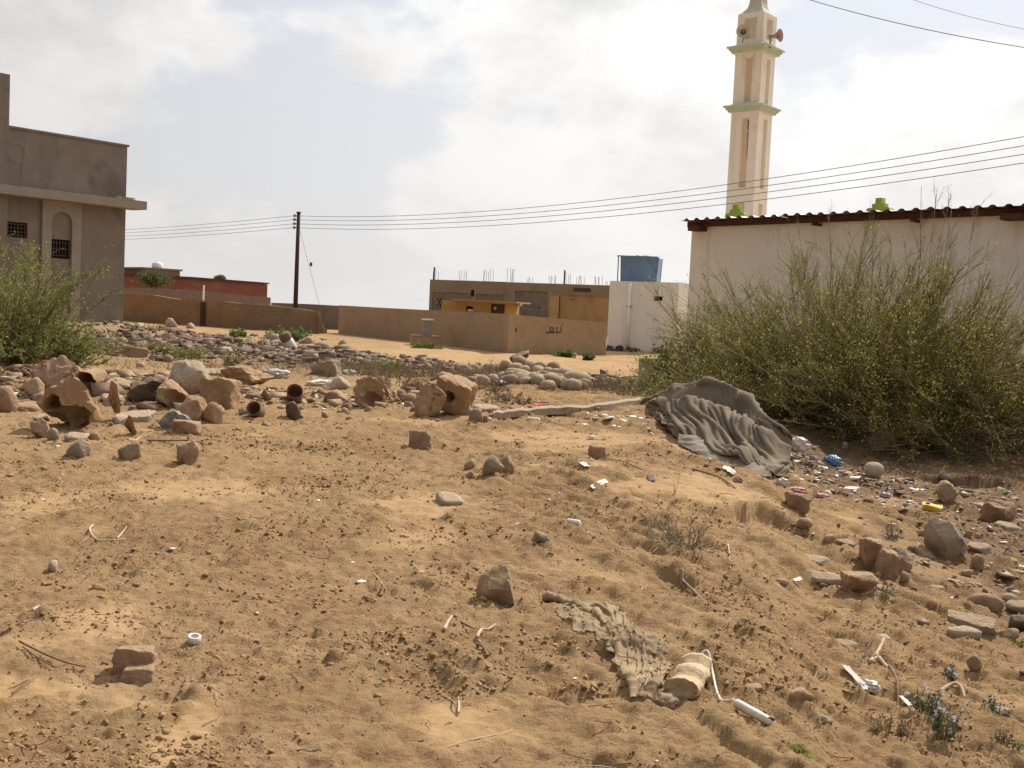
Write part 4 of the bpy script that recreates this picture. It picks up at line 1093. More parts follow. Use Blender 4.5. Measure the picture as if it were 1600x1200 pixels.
    r(525, 630, 38, 18, 'rock_red', 'angular', 'reddish stone under the pale lump right of the tin cans')
    # middle distance heap
    r(515, 590, 44, 24, 'rock_grey', 'block', 'leaning grey concrete slab at the near edge of the rubble', lean=-.3, sub=4)
    r(535, 551, 18, 20, 'rock_grey', 'angular', 'pointed grey slab standing at the right end of the rubble', dd=.4)
    r(502, 552, 26, 16, 'rock_grey', 'round', 'grey stone between the white jar and the pointed slab')
    r(478, 540, 30, 13, 'rock_brown', 'angular', 'brown stone behind the white jar on the rubble')
    r(430, 540, 20, 16, 'rock_grey', 'angular', 'grey stone left of the white jar on the rubble')
    r(268, 513, 20, 14, 'rock_pale', 'lump', 'pale broken lump at the foot of the left boundary wall')
    r(296, 514, 14, 9, 'rock_pale', 'lump', 'smaller pale lump right of the first at the wall foot')
    # right hand slope
    r(1480, 878, 66, 58, 'rock_grey', 'angular', 'large pointed grey-brown boulder on the right slope', sub=4, seed=2024, dd=.8)
    r(1446, 872, 44, 38, 'rock_brown', 'slab', 'brown rock leaning on the left flank of the pointed boulder', sink=.1, lean=.5)
    r(1362, 892, 52, 46, 'rock_brown', 'angular', 'dark left rock of the split group on the right slope', sub=4, seed=62)
    r(1385, 904, 34, 40, 'rock_brown', 'block', 'narrow middle rock of the split group on the right slope', sub=4)
    r(1408, 902, 46, 42, 'rock_grey', 'angular', 'grey right rock of the split group with pale top', sub=4, seed=83)
    r(1525, 893, 24, 24, 'rock_brown', 'angular', 'small dark pyramid stone right of the pointed boulder')
    r(1246, 806, 42, 30, 'rock_brown', 'angular', 'brown wedge stone below the end of the blanket', sub=4)
    r(1479, 790, 40, 28, 'rock_brown', 'angular', 'brown rock above the yellow tray', sub=4)
    r(1562, 822, 56, 38, 'rock_brown', 'lump', 'large brown rock near the right edge above the slabs', sub=4, seed=47)
    r(1576, 830, 44, 16, 'rock_grey', 'slab', 'flat grey stone leaning on the large rock at the right edge')
    r(1365, 753, 32, 19, 'rock_pale', 'round', 'smooth tan potato shaped stone under the bush', yaw=.3)
    r(1374, 708, 50, 30, 'rock_brown', 'lump', 'earthy lump under the shade of the bush', sub=4, sink=.35)
    r(1344, 938, 60, 30, 'rock_brown', 'angular', 'low brown rock beside the dead twigs on the right slope', sub=4)
    r(1541, 950, 56, 26, 'rock_brown', 'round', 'long smooth brown rock on the right slope', sub=4, yaw=-.35, dd=.45)
    r(1522, 988, 80, 26, 'rock_grey', 'slab', 'wide thin flagstone on the right slope', yaw=-.5, dd=.6, sub=4, sink=.25)
    r(1508, 996, 52, 12, 'rock_pale', 'slab', 'narrow pale shard in front of the wide flagstone', yaw=-.4, dd=.35)
    r(1578, 1006, 28, 24, 'rock_brown', 'angular', 'brown stone right of the flagstones')
    r(1592, 982, 26, 24, 'rock_dark', 'angular', 'dark stone cut by the right edge beside the flagstones')
    r(1578, 936, 22, 11, 'rock_pale', 'round', 'pale pebble right of the long smooth rock')
    r(1590, 958, 36, 14, 'rock_grey', 'slab', 'grey shard at the right edge above the dark stone', yaw=-.4)
    r(1530, 868, 40, 14, 'rock_grey', 'slab', 'split grey shard right of the pointed boulder', yaw=-.2)
    r(1480, 824, 36, 13, 'rock_brown', 'slab', 'flat brown shard under the yellow tray', yaw=-.1)
    r(1492, 836, 16, 12, 'rock_brown', 'angular', 'small brown stone under the flat brown shard')
    r(1272, 872, 56, 13, 'rock_pale', 'shard', 'long pale shard above the dead twigs', dd=.5, yaw=-.2)
    r(1290, 918, 64, 12, 'rock_grey', 'slab', 'flat grey-brown plate lying on the slope', dd=.5, yaw=-.45)
    r(1222, 912, 18, 9, 'rock_pale', 'round', 'small pale shell-like stone on the slope left of the plate')
    r(1578, 880, 26, 12, 'rock_grey', 'slab', 'grey shard near the right edge right of the pyramid stone')
    r(1512, 900, 20, 10, 'rock_brown', 'lump', 'brown bit left below the pyramid stone')
    r(1590, 894, 22, 12, 'rock_brown', 'slab', 'brown shard cut by the right edge')
    r(1322, 1016, 40, 16, 'rock_grey', 'slab', 'half buried grey stone above the plastic scraps', sink=.45)
    r(1380, 1003, 24, 10, 'rock_pale', 'slab', 'pale shard above the broken stick')
    r(1285, 1134, 26, 11, 'rock_pale', 'lump', 'white crumbly lump low on the right slope')
    r(1380, 920, 30, 12, 'rock_brown', 'slab', 'brown shard between the split group and the low rock', yaw=-.2)
    r(1465, 918, 24, 10, 'rock_pale', 'slab', 'pale thin shard below the pointed boulder', yaw=-.7)
    r(1320, 858, 30, 13, 'rock_grey', 'slab', 'grey shard above the split group', yaw=.1)
    r(1395, 838, 30, 12, 'rock_pale', 'slab', 'pale shard left of the yellow tray', yaw=-.3)
    r(1535, 796, 40, 11, 'rock_pale', 'slab', 'long pale stone behind the large rock at the right edge', yaw=-.15, dd=.4)
add_rocks()

LANDMARKS = [(106, 660, 'big hollow boulder'), (78, 590, 'pinkish boulder'), (137, 600, 'broken pot'), (10, 635, 'rock at the left edge'), (208, 655, 'sandy slab'), (224, 615, 'dark boulder'), (288, 600, 'striped boulder'),
             (258, 655, 'speckled concrete lump'), (345, 622, 'wide flat topped block'), (385, 592, 'long low boulder'), (400, 645, 'lower tin can'), (460, 622, 'upper tin can'), (183, 590, 'left bush foot'), (330, 655, 'tan rock under the flat topped block'),
             (574, 620, 'layered hollow chunk'), (671, 635, 'split tan boulder'), (706, 625, 'holed block'), (758, 640, 'plank end'), (525, 615, 'pale lump'), (640, 625, 'small dark stone'), (655, 690, 'wedge rock'),
             (1480, 850, 'pointed boulder'), (1385, 880, 'split rock group'), (1344, 925, 'low brown rock'), (1455, 798, 'yellow tray'), (1562, 805, 'large rock at the right edge'), (1541, 940, 'long smooth rock'), (1522, 975, 'wide flagstone'), (1290, 905, 'flat plate'), (1272, 860, 'long pale shard'), (1246, 795, 'wedge stone')]

def more_rubble():
    seen = {}
    rg = random.Random(404)
    spec = [('rock_brown', 'clay', 'rock_red', 'rock_grey'), ('angular', 'lump', 'block', 'slab', 'angular')]
    for (x0, x1, y0, y1, n, lab, grp) in ((20, 390, 592, 672, 60, 'broken brown masonry lump in the dusty heap at left', 'broken lumps in the left heap'),
                                          (490, 790, 600, 662, 26, 'small broken stone on the crest round the holed block', 'small stones on the centre crest'),
                                          (1250, 1598, 790, 990, 34, 'angular stone chip strewn over the right slope', 'stone chips on the right slope')):
        for i in range(n):
            x = rg.uniform(x0, x1); y = rg.triangular(y0, y1, (y0 + y1) / 2 - 5); w = rg.uniform(10, 24) * (.6 + .4 * rg.random())
            m = rg.choice(spec[0]); kd = rg.choice(spec[1])
            size = 'tiny' if w < 12 else ('small' if w < 17 else 'fist sized')
            word = {'rock_brown': 'brown', 'clay': 'tan', 'rock_red': 'reddish', 'rock_grey': 'grey'}[m]; form = {'angular': 'angular stone', 'lump': 'lumpy stone', 'block': 'blocky stone', 'slab': 'flat stone'}[kd]
            lx, ly, ln = min(LANDMARKS, key=lambda q: (q[0] - x) ** 2 + 4 * (q[1] - y) ** 2)
            side = ('left of' if x < lx else 'right of') if abs(x - lx) > 1.5 * abs(y - ly) else ('behind' if y < ly else 'in front of')
            lab = '%s %s %s %s the %s' % (size, word, form, side, ln); n_ = seen.get(lab, 0); seen[lab] = n_ + 1
            if n_: lab = lab.replace(size, size + ('', ' second', ' third', ' fourth', ' fifth')[min(n_, 4)])
            rock(x, y, w, w * rg.uniform(.5, .9), m, kd, lab, group=grp, name='rock', sub=2, sink=.3, tilt=rg.uniform(-.2, .2), lean=rg.uniform(-.4, .4))
more_rubble()

def stepped_block():
    q = hit(212, 1050); s = q[1] / FPX
    # broken cement block with a step knocked out of it
    b = bmesh.new()
    prof = [(-.5, 0), (.42, 0), (.5, .55), (.42, 1.0), (.1, 1.02), (-.02, .62), (-.42, .5), (-.5, .3)]
    W, Dp, Ht = 74 * s, 62 * s, 58 * s
    me = None
    parts = MB()
    # two joined masses: low front, high back
    Vs, Fs = rock_shape(31, 'block', (W * .72, Dp * .75, Ht * .62), 4); Vs = Vs + np.array((.02, -Dp * .30, 0))
    Vt, Ft = rock_shape(57, 'block', (W * 1.02, Dp * .75, Ht * 1.02), 4); Vt = Vt + np.array((-.0, Dp * .22, 0))
    V = np.vstack([Vs, Vt]); F = np.vstack([Fs, Ft + len(Vs)])
    me = nmesh(V, F, True, 'block'); me.set_sharp_from_angle(angle=R(28))
    bm = bmesh.new(); bm.from_mesh(me); bm.free()
    o = link('broken_block', me, M['rock_red'], None, (q[0], q[1], q[2] - .03), (0, 0, .18))
    m = o.modifiers.new('join', 'REMESH'); m.mode = 'VOXEL'; m.voxel_size = 0.0035; m.use_smooth_shade = True
    prop(o, 'reddish broken block with a stepped top in the left foreground', 'block')
stepped_block()

def shell(name, px, py, w, h, m, label, t0=-0.1, t1=math.pi + .1, th=.16, ln=.9, yaw=0.0, pitch=0.0, cat='rock', seed=1, dark=False, closed=False):
    """broken hollow stone: a thick bent shell open towards the viewer"""
    q = hit(px, py - .1 * h); s = q[1] / FPX
    rx, rz = w * s / 2, h * s
    if closed: rz /= 2
    ns, nl = 26, 12
    V, F = [], []
    T = np.linspace(t0, t1, ns)
    def pt(t, v, k):
        rr = (1 - k * th)
        e = 1 + (.08 if closed else .14) * pn(np.array([t * 1.1 + seed]), np.array([v * 1.5]), seed)[0] + .06 * pn(np.array([t * 3.3 + seed + k * 4]), np.array([v * 5]), seed + 2)[0] + .03 * pn(np.array([t * 9 + k]), np.array([v * 11]), seed + 4)[0]
        ztop = 1 - .30 * v
        cc, ss = math.cos(t), math.sin(t)
        if not closed: cc = math.copysign(abs(cc) ** .7, cc); ss = math.copysign(abs(ss) ** .7, ss)
        return (cc * rx * rr * e, v * ln * rx * 2 + .16 * rx * pn(np.array([t * 2.1]), np.array([seed + .5]), seed)[0] * (1 - v) + .10 * rx * k, ss * rz * rr * e * ztop + (rz if closed else 0))
    for k in (0, 1):
        for i in range(ns):
            for j in range(nl): V.append(pt(T[i], j / (nl - 1), k))
    N = ns * nl; ix = lambda k, i, j: k * N + i * nl + j
    for i in range(ns - 1):
        for j in range(nl - 1):
            F.append((ix(0, i, j), ix(0, i, j + 1), ix(0, i + 1, j + 1), ix(0, i + 1, j))); F.append((ix(1, i, j), ix(1, i + 1, j), ix(1, i + 1, j + 1), ix(1, i, j + 1)))
        F.append((ix(0, i, 0), ix(0, i + 1, 0), ix(1, i + 1, 0), ix(1, i, 0)))
    for j in range(nl - 1):
        for i in (0, ns - 1): F.append((ix(0, i, j), ix(1, i, j), ix(1, i, j + 1), ix(0, i, j + 1)))
    # back closed
    F.append(tuple(ix(1, i, nl - 1) for i in range(ns)))
    F += [(ix(0, i, nl - 1), ix(1, i, nl - 1), ix(1, i + 1, nl - 1), ix(0, i + 1, nl - 1)) for i in range(ns - 1)]
    o = link(name, mesh(V, F, True, 'shell', weld=True), M[m], None, (q[0], q[1], q[2] - .03), (pitch, 0, yaw))
    o.data.set_sharp_from_angle(angle=R(40))
    return prop(o, label, cat)

def cavity_rock(name, px, py, w, h, m, label, seed, cav=((.08, .34, .30, .26),), depth=.62, yaw=0.0):
    """weathered boulder with hollows worn into the side towards the viewer: cav = (x, z, rx, rz) as shares of its width and height"""
    q = hit(px, py - .1 * h); s = q[1] / FPX
    P, F = rock_shape(seed, 'lump', (1, 1, 1), 4)
    P = P + np.stack([n3(P, 3.1, seed + 40), n3(P + 9, 3.1, seed + 41), n3(P + 5, 3.1, seed + 42)], 1) * .05
    for cx, cz, rx, rz in cav:
        wx = .10 * n3(P * np.array((0, 0, 1)), 4.3, seed + 2)
        d = ((P[:, 0] - cx - wx) / rx) ** 2 + ((P[:, 2] - cz) / rz) ** 2 + .7 * n3(P, 4.2, seed + 1)
        k = (P[:, 1] < .12) & (d < 1)
        P[k, 1] += depth * np.clip(1 - d[k], 0, 1) ** .45
    P = P * np.array((w * s, w * s * .8, h * s * 1.1))
    me = nmesh(P, F, True); me.set_sharp_from_angle(angle=R(34))
    o = link(name, me, M[m], None, (q[0], q[1] + .1 * w * s, q[2] - .06 * h * s), (0, 0, yaw)); return prop(o, label, 'rock')
cavity_rock('hollow_boulder', 106, 678, 98, 80, 'clay', 'big hollow tan boulder like a little cave in the left cluster', 703, ((.06, .26, .34, .22), (-.22, .52, .12, .12)), .6, .1)
cavity_rock('hollow_stone', 80, 608, 50, 36, 'rock_red', 'smaller hollow stone under the pinkish boulder', 705, ((.05, .4, .32, .3),), .5)
shell('broken_pot', 137, 616, 38, 38, 'clay', 'broken clay pot with a dark round mouth, tilted up', yaw=-.2, pitch=.3, th=.12, cat='pot', seed=8, t0=0, t1=2 * math.pi - .05, closed=True)
shell('curved_shard', 168, 664, 40, 64, 'clay', 'tall curved clay shard standing right of the broken pot', t0=.2, t1=1.5, th=.14, ln=.5, yaw=.5, cat='shard', seed=12)
shell('curved_shard', 190, 684, 46, 34, 'clay', 'low curved clay shard lying at the edge of the sandy slab', t0=.1, t1=1.3, th=.14, ln=.35, yaw=.6, cat='shard', seed=14)
cavity_rock('hollow_stone', 268, 642, 50, 44, 'clay', 'hollowed stone with shaded cavity below the striped boulder', 716, ((.12, .4, .3, .3),), .5)
cavity_rock('hollow_stone', 574, 640, 56, 48, 'clay', 'layered hollow clay chunk left of the split boulder', 718, ((.14, .32, .26, .2),), .3)
shell('curved_shard', 590, 634, 40, 34, 'rock_brown', 'thin dark curved shard right of the layered hollow chunk', yaw=-.3, th=.16, seed=20, t0=.2, t1=1.7, cat='shard', ln=.5)
shell('pipe_stub', 676, 622, 24, 26, 'rock_brown', 'dark stub of clay pipe leaning behind the split boulder', yaw=-.8, pitch=.35, th=.25, seed=22, t0=0, t1=2 * math.pi - .02, closed=True, cat='pipe', ln=1.4)

cavity_rock('boulder', 671, 657, 52, 50, 'clay', 'large tan boulder split by a crack in the middle of the crest', 4242, ((.06, .62, .05, .45), (.22, .70, .16, .04)), .12)
def holed_block():
    q = hit(706, 648); s = q[1] / FPX
    P, F = rock_shape(909, 'block', (58 * s, 46 * s, 58 * s), 4)
    # bore: push the near face inwards round one spot
    c = np.array((-0.02, 0, 30 * s)); rr = np.hypot(P[:, 0] - c[0], P[:, 2] - c[2]); m_ = (P[:, 1] < -.08) & (rr < 9 * s)
    P[m_, 1] += .25 * (1 - (rr[m_] / (9 * s)) ** 4)
    me = nmesh(P, F, True); me.set_sharp_from_angle(angle=R(30))
    o = link('holed_block', me, M['clay'], None, (q[0], q[1] + .05, q[2] - .02), (0.15, .25, -.35)); prop(o, 'tan block with a round hole standing behind the split boulder', 'block')
    q = hit(208, 558); s = q[1] / FPX
    o = MB().box((0, 0, 8 * s), (42 * s, 12 * s, 15 * s)).obj('brick', M['rock_red'], None, loc=(q[0], q[1], q[2]), rot=(0, .16, .25)); prop(o, 'long orange-brown brick lying tilted near the left bush', 'brick')
holed_block()

def tin_can(px, py, w, h, label, yaw, pitch, m='rock_red'):
    q = hit(px, py); s = q[1] / FPX; r = w * s / 2; L = h * s
    t = empty('tin_can', (q[0], q[1], q[2] + r * .8), label, 'can', 'rusty tin cans on the crest')
    Mx = Matrix.Rotation(yaw, 4, 'Z') @ Matrix.Rotation(R(90) + pitch, 4, 'X')
    MB().lathe([(.001, -L * .55), (r * .95, -L * .55), (r, -L * .5), (r, L * .45), (r * 1.07, L * .47), (r * 1.07, L * .53), (r * .96, L * .53), (r * .9, L * .3), (r * .88, -L * .4), (.001, -L * .42)], 28, Mx).obj('can_body', M[m], t, smooth=True)
    MB().lathe([(r * 1.01, -.006), (r * 1.04, 0), (r * 1.01, .006)], 24, Mx @ Matrix.Translation((0, 0, -L * .1))).obj('rib', M[m], t, smooth=True)
    return t
M['rust'] = mat('rusty can', (0.17, 0.095, 0.06), (0.25, 0.15, 0.10), 18, bump=.4, bscale=60, coords='Object', c3=(0.33, 0.27, 0.22), s3=8)
tin_can(400, 651, 22, 24, 'rusty open can facing forward with a black mouth', -.15, -.35, 'rust')
tin_can(460, 630, 24, 24, 'rusty can with pale bottom, the upper one by the crusty lump', .2, -.5, 'rust')

def jar():
    q = hit(453, 548); s = q[1] / FPX
    t = empty('jar', (q[0], q[1], q[2]), 'white jar with a rust red lid lying on the rubble', 'jar')
    Mx = Matrix.Translation((0, 0, 8 * s)) @ Matrix.Rotation(R(-28), 4, 'Y') @ Matrix.Rotation(R(18), 4, 'X')
    MB().lathe([(.001, -.12), (8 * s, -.12), (9 * s, -.08), (9 * s, .12), (7 * s, .16), (.001, .165)], 20, Mx).obj('jar_body', M['pvc'], t, smooth=True)
    MB().lathe([(9.4 * s, .168), (9.4 * s, .30), (8 * s, .34), (.001, .345)], 20, Mx).obj('jar_lid', M['rust'], t, smooth=True)
jar()

def cobble_heap():
    spots = [(789, 571, 18), (806, 573, 20), (801, 582, 22), (822, 578, 22), (838, 580, 24), (855, 580, 22), (830, 571, 24), (846, 573, 20), (814, 568, 24), (868, 583, 22), (783, 590, 24), (798, 594, 26),
             (816, 592, 30), (834, 596, 26), (850, 590, 22), (842, 589, 24), (866, 594, 24), (876, 591, 22), (889, 592, 30), (900, 596, 34), (860, 604, 30), (876, 603, 28), (840, 606, 26), (812, 600, 28),
             (887, 608, 22), (822, 606, 18), (905, 607, 22), (913, 600, 20), (922, 596, 18), (792, 602, 20), (771, 594, 20), (855, 610, 24), (800, 606, 22), (912, 589, 22), (884, 583, 24), (870, 574, 22), (893, 611, 26)]
    rg = random.Random(77); protos = [rock_shape(3000 + i, 'cobble', (1, .78, .62), 2) for i in range(7)]
    pm = [nmesh(P, F, True, 'cobble') for P, F in protos]
    mats = ['cobble', 'cobble', 'cobble_dark']
    base = hit(850, 606)[1]
    for i, (px, py, w) in enumerate(spots):
        yy = min(1.0, max(0.0, (610 - py) / 42.0))         # 0 front .. 1 back: the heap rises to its middle, then falls
        dep = base + 2.9 * yy
        q = at(px, py, dep); s = dep / FPX; W = w * s * 1.3
        me = pm[i % 7].copy(); me.materials.clear(); me.materials.append(M[mats[i % 3]] if i not in (18, 19) else M['cobble'])
        o = bpy.data.objects.new('cobble', me); COL.objects.link(o)
        g = gz(q[0], q[1])
        o.location = (q[0], q[1], max(g - .05, q[2] - .35 * W))
        o.scale = (W, W, W * rg.uniform(.95, 1.25)); o.rotation_euler = (rg.uniform(-.5, .5), rg.uniform(-.5, .5), rg.uniform(0, 6))
        row = 'back row' if py < 577 else ('upper middle row' if py < 587 else ('middle row' if py < 595 else ('lower middle row' if py < 603 else 'front row')))
        lo, hi = {'back row': (0, 577), 'upper middle row': (577, 587), 'middle row': (587, 595), 'lower middle row': (595, 603), 'front row': (603, 999)}[row]
        mates = sorted(q[0] for q in spots if lo <= q[1] < hi); n = mates.index(px)
        lab = '%s cobble, %s from the left in the %s of the heap' % ('brown' if i % 3 == 2 and i not in (18, 19) else 'tan', ('first', 'second', 'third', 'fourth', 'fifth', 'sixth', 'seventh', 'eighth', 'ninth', 'tenth')[n], row)
        if i == 19: lab = 'largest pale cobble at the right of the heap'
        prop(o, lab, 'cobble', 'cobbles piled beside the sand track')
    # cobble core: what carries the top ones
    V, F = ico(3); q = at(848, 600, base + 1.6)
    P = V * np.array((.95, 1.3, .24)); P *= (1 + .15 * n3(V, 2.5, 8))[:, None]
    o = link('heap_core', nmesh(P, F, True), M['clod'], None, (q[0], q[1], gz(q[0], q[1]) - .03)); o['kind'] = 'structure'
    rock(813, 581, 34, 16, 'rock_dark', 'slab', 'dark tilted slab on the back of the cobble heap', lean=-.4, lift=.3)
cobble_heap()

# ------------------------------------------------------------------ cloth
def catmull(C, nu, nv):
    """C: (m,n,3) control grid -> smooth (nu,nv,3)"""
    def axis(A, n):
        m = len(A); t = np.linspace(0, m - 1.0001, n); i = t.astype(int); f = (t - i)[:, None, None]
        g = lambda k: A[np.clip(i + k, 0, m - 1)]
        p0, p1, p2, p3 = g(-1), g(0), g(1), g(2)
        return .5 * (2 * p1 + (p2 - p0) * f + (2 * p0 - 5 * p1 + 4 * p2 - p3) * f ** 2 + (3 * p1 - p0 - 3 * p2 + p3) * f ** 3)
    A = axis(np.asarray(C, float), nu)
    return axis(A.transpose(1, 0, 2), nv).transpose(1, 0, 2)

def grid_mesh(P, th=0.0):
    nu, nv = P.shape[:2]; idx = np.arange(nu * nv).reshape(nu, nv)
    F = np.stack([idx[:-1, :-1], idx[1:, :-1], idx[1:, 1:], idx[:-1, 1:]], -1).reshape(-1, 4)
    return nmesh(P.reshape(-1, 3), F, True)

def normals(P):
    a = np.gradient(P, axis=0); b = np.gradient(P, axis=1); n = np.cross(a, b); return n / (np.linalg.norm(n, axis=2)[..., None] + 1e-9)

def relax(P, su, sv, base, steps=120, seed=1, kick=.02, bend=.35, pin=None, fric=.5):
    """let a sheet that is wider (su, sv) than the room it has settle on base(x, y): it buckles into folds"""
    rg = np.random.default_rng(seed); X = P.copy(); nu, nv = X.shape[:2]
    du = np.linalg.norm(P[1:] - P[:-1], axis=2) * su; dv = np.linalg.norm(P[:, 1:] - P[:, :-1], axis=2) * sv
    b2u = np.linalg.norm(P[2:] - P[:-2], axis=2) * su; b2v = np.linalg.norm(P[:, 2:] - P[:, :-2], axis=2) * sv
    d1 = .5 * (np.hypot(du[:, :-1], dv[:-1]) + np.hypot(du[:, 1:], dv[1:]))
    uu, vv = np.meshgrid(np.arange(nu), np.arange(nv), indexing='ij')
    X[..., 2] += kick * (pn(uu * .13 + seed, vv * .17, seed) + .6 * pn(uu * .31, vv * .33 + seed, seed + 1)); X[..., :2] += rg.normal(0, kick * .1, (nu, nv, 2))
    Vel = np.zeros_like(X)
    def con(A, B, L, k):
        d = B - A; l = np.linalg.norm(d, axis=-1) + 1e-9; c = (k * .5 * (l - L) / l)[..., None] * d
        A += c; B -= c
    for it in range(steps):
        O = X.copy(); X = X + Vel; X[..., 2] -= .0012
        for r in range(5):
            for o in (0, 1):
                con(X[o:-1:2], X[o + 1::2], du[o::2], 1.0) if X[o:-1:2].shape == X[o + 1::2].shape else con(X[o:-1:2], X[o + 1::2][:len(X[o:-1:2])], du[o::2], 1.0)
                con(X[:, o:-1:2], X[:, o + 1::2], dv[:, o::2], 1.0)
            for o in (0, 1):
                con(X[o:-1:2, :-1], X[o + 1::2, 1:], d1[o::2], .4); con(X[o:-1:2, 1:], X[o + 1::2, :-1], d1[o::2], .4)
            for o in range(4):
                if bend:
                    A = X[o:-2:4]; B = X[o + 2::4]; con(A, B, np.maximum(b2u[o::4], 0), bend)
                    A = X[:, o:-2:4]; B = X[:, o + 2::4]; con(A, B, b2v[:, o::4], bend)
            g = base(X); low = X[..., 2] < g
            X[..., 2] = np.where(low, g, X[..., 2])
            X[..., :2] = np.where(low[..., None], X[..., :2] * (1 - fric) + O[..., :2] * fric, X[..., :2])
            if pin is not None: X[pin] = P[pin]
        Vel = (X - O) * .86; n = np.linalg.norm(Vel, axis=2)[..., None]; Vel *= np.minimum(1, .01 / (n + 1e-9))
    return X

def cloth_mat(name, c1, c2, c3, weave=260, bump=.35):
    return mat(name, c1, c2, 2.2, bump=bump, bscale=weave, rough=1.0, c3=c3, s3=2.5, bdist=.006, spec=.05)
M['blanket'] = cloth_mat('grey brown blanket', (0.225, 0.185, 0.13), (0.175, 0.142, 0.10), (0.29, 0.24, 0.175), 120)
M['blanket_grey'] = cloth_mat('grey blanket lining', (0.31, 0.275, 0.225), (0.27, 0.235, 0.19), (0.35, 0.31, 0.255), 120)
M['garment'] = cloth_mat('sand stained cloth', (0.355, 0.262, 0.165), (0.265, 0.192, 0.117), (0.45, 0.335, 0.21), 200)

def blanket():
    t = empty('blanket', tuple(hit(1120, 715)), 'heavy grey-brown blanket heaped over a mound of rubbish', 'blanket')
    org = np.array(t.location)
    # columns left -> right; rows: back foot, ridge, slope, fold floor, lobe crest, lobe, lower fold, hem
    hem = [(1006, 636), (1024, 655), (1052, 682), (1085, 700), (1125, 716), (1165, 731), (1200, 742), (1228, 750)]
    ridge = [(1004, 631), (1040, 614), (1080, 603), (1122, 601), (1152, 610), (1178, 633), (1200, 656), (1237, 686)]
    rows_y = []
    lobe = [(1008, 632), (1030, 627), (1062, 626), (1100, 634), (1140, 650), (1170, 664), (1196, 676), (1234, 700)]
    floor_ = [(1007, 632), (1034, 623), (1066, 620), (1104, 626), (1142, 644), (1168, 660), (1192, 668), (1236, 692)]
    floor_ = [(a, b + 5) for a, b in lobe]
    mid = [(1007, 633), (1032, 642), (1062, 656), (1098, 668), (1140, 690), (1172, 702), (1200, 712), (1232, 722)]
    up = [(1005, 631), (1037, 616), (1074, 607), (1114, 609), (1148, 624), (1174, 645), (1197, 660), (1237, 688)]
    low = [(1006, 635), (1026, 650), (1054, 676), (1088, 690), (1130, 704), (1168, 718), (1200, 728), (1230, 738)]
    C = []
    for k, row in enumerate((None, ridge, up, floor_, lobe, mid, low, hem)):
        line = []
        for i in range(8):
            g = hit(*hem[i]); dr = hit(*hem[i])[1]
            span = [.25, .75, 1.2, 1.5, 1.5, 1.3, 1.0, .7][i]
            if k == 0:
                p = at(*ridge[i], dr + span + .45); z = gz(p[0], p[1]) - .05; line.append((p[0], p[1], z)); continue
            if k == 7: line.append((g[0], g[1], gz(g[0], g[1]) + .015)); continue
            fr = {1: 1.0, 2: .97, 3: .86, 4: .66, 5: .42, 6: .14}[k]
            p = at(*row[i], dr + span * fr)
            z = max(p[2], float(H(p[0], p[1], False)) + .03); line.append((p[0], p[1], z))
        C.append(line)
    n = 112
    P = catmull(np.array(C), n, n); P[..., 2] = np.maximum(P[..., 2], H(P[..., 0], P[..., 1], False) + .012)
    N = normals(P); N *= np.sign((N * np.array((0, -.5, 1))).sum(2))[..., None]
    u, v = np.meshgrid(np.linspace(0, 1, n), np.linspace(0, 1, n), indexing='ij'); amp = np.sin(np.pi * np.clip(v * .96 + .02, 0, 1)) ** .5
    rid = lambda q: (1 - np.abs(q)) ** 4
    wu = u + .10 * pn(u * 2.3, v * 2.1, 521); wv = v + .12 * pn(u * 2.0, v * 1.7, 523)
    w = .075 * rid(pn(wv * 3.4 + wu * 1.3, wu * 1.5, 501)) + .05 * rid(pn(wv * 5.2 - wu * 2.2, wu * 2.0 + wv, 503)) * sstep(.3, .7, u) + .03 * rid(pn(wu * 5 + wv * 3, wv * 2.2, 507)) * sstep(.5, .95, u) - .02 * fbm(u * 3.2, v * 3, 3, 509)
    P = P + N * (amp * w)[..., None]
    bz = P[..., 2].copy(); pin = np.zeros((n, n), bool); pin[0] = True; pin[:, 0] = True
    P = relax(P, 1.0, 1.03, lambda X: bz - .012, 9, 7, .016, .3, pin, .6)
    P[..., 2] = np.maximum(P[..., 2], H(P[..., 0], P[..., 1], True) + .012)
    o = link('cloth', grid_mesh(P - org), M['blanket'], t); m = o.modifiers.new('thick', 'SOLIDIFY'); m.thickness = .012; m.offset = 0
    # turned-back grey hem along the lower edge
    top = [(1060, 690), (1090, 698), (1112, 702), (1140, 716), (1170, 726), (1196, 738)]
    bot = [(1058, 694), (1086, 708), (1118, 718), (1150, 727), (1180, 738), (1206, 748)]
    C = []
    for row, e in ((top, .10), ([((a[0] + b[0]) / 2, (a[1] + b[1]) / 2) for a, b in zip(top, bot)], .075), (bot, .02)):
        C.append([(lambda g: (g[0], g[1], gz(g[0], g[1]) + e))(hit(*p)) for p in row])
    P = catmull(np.array(C), 24, 80); uu = np.linspace(0, 1, 80)
    P[..., 2] += .02 * fbm(uu[None, :] * 9 + np.linspace(0, 1, 24)[:, None] * 3, np.linspace(0, 1, 24)[:, None] * 2 + uu[None, :] * 0, 3, 511)
    o = link('turned_hem', grid_mesh(P - org), M['blanket_grey'], t); m = o.modifiers.new('thick', 'SOLIDIFY'); m.thickness = .014
blanket()

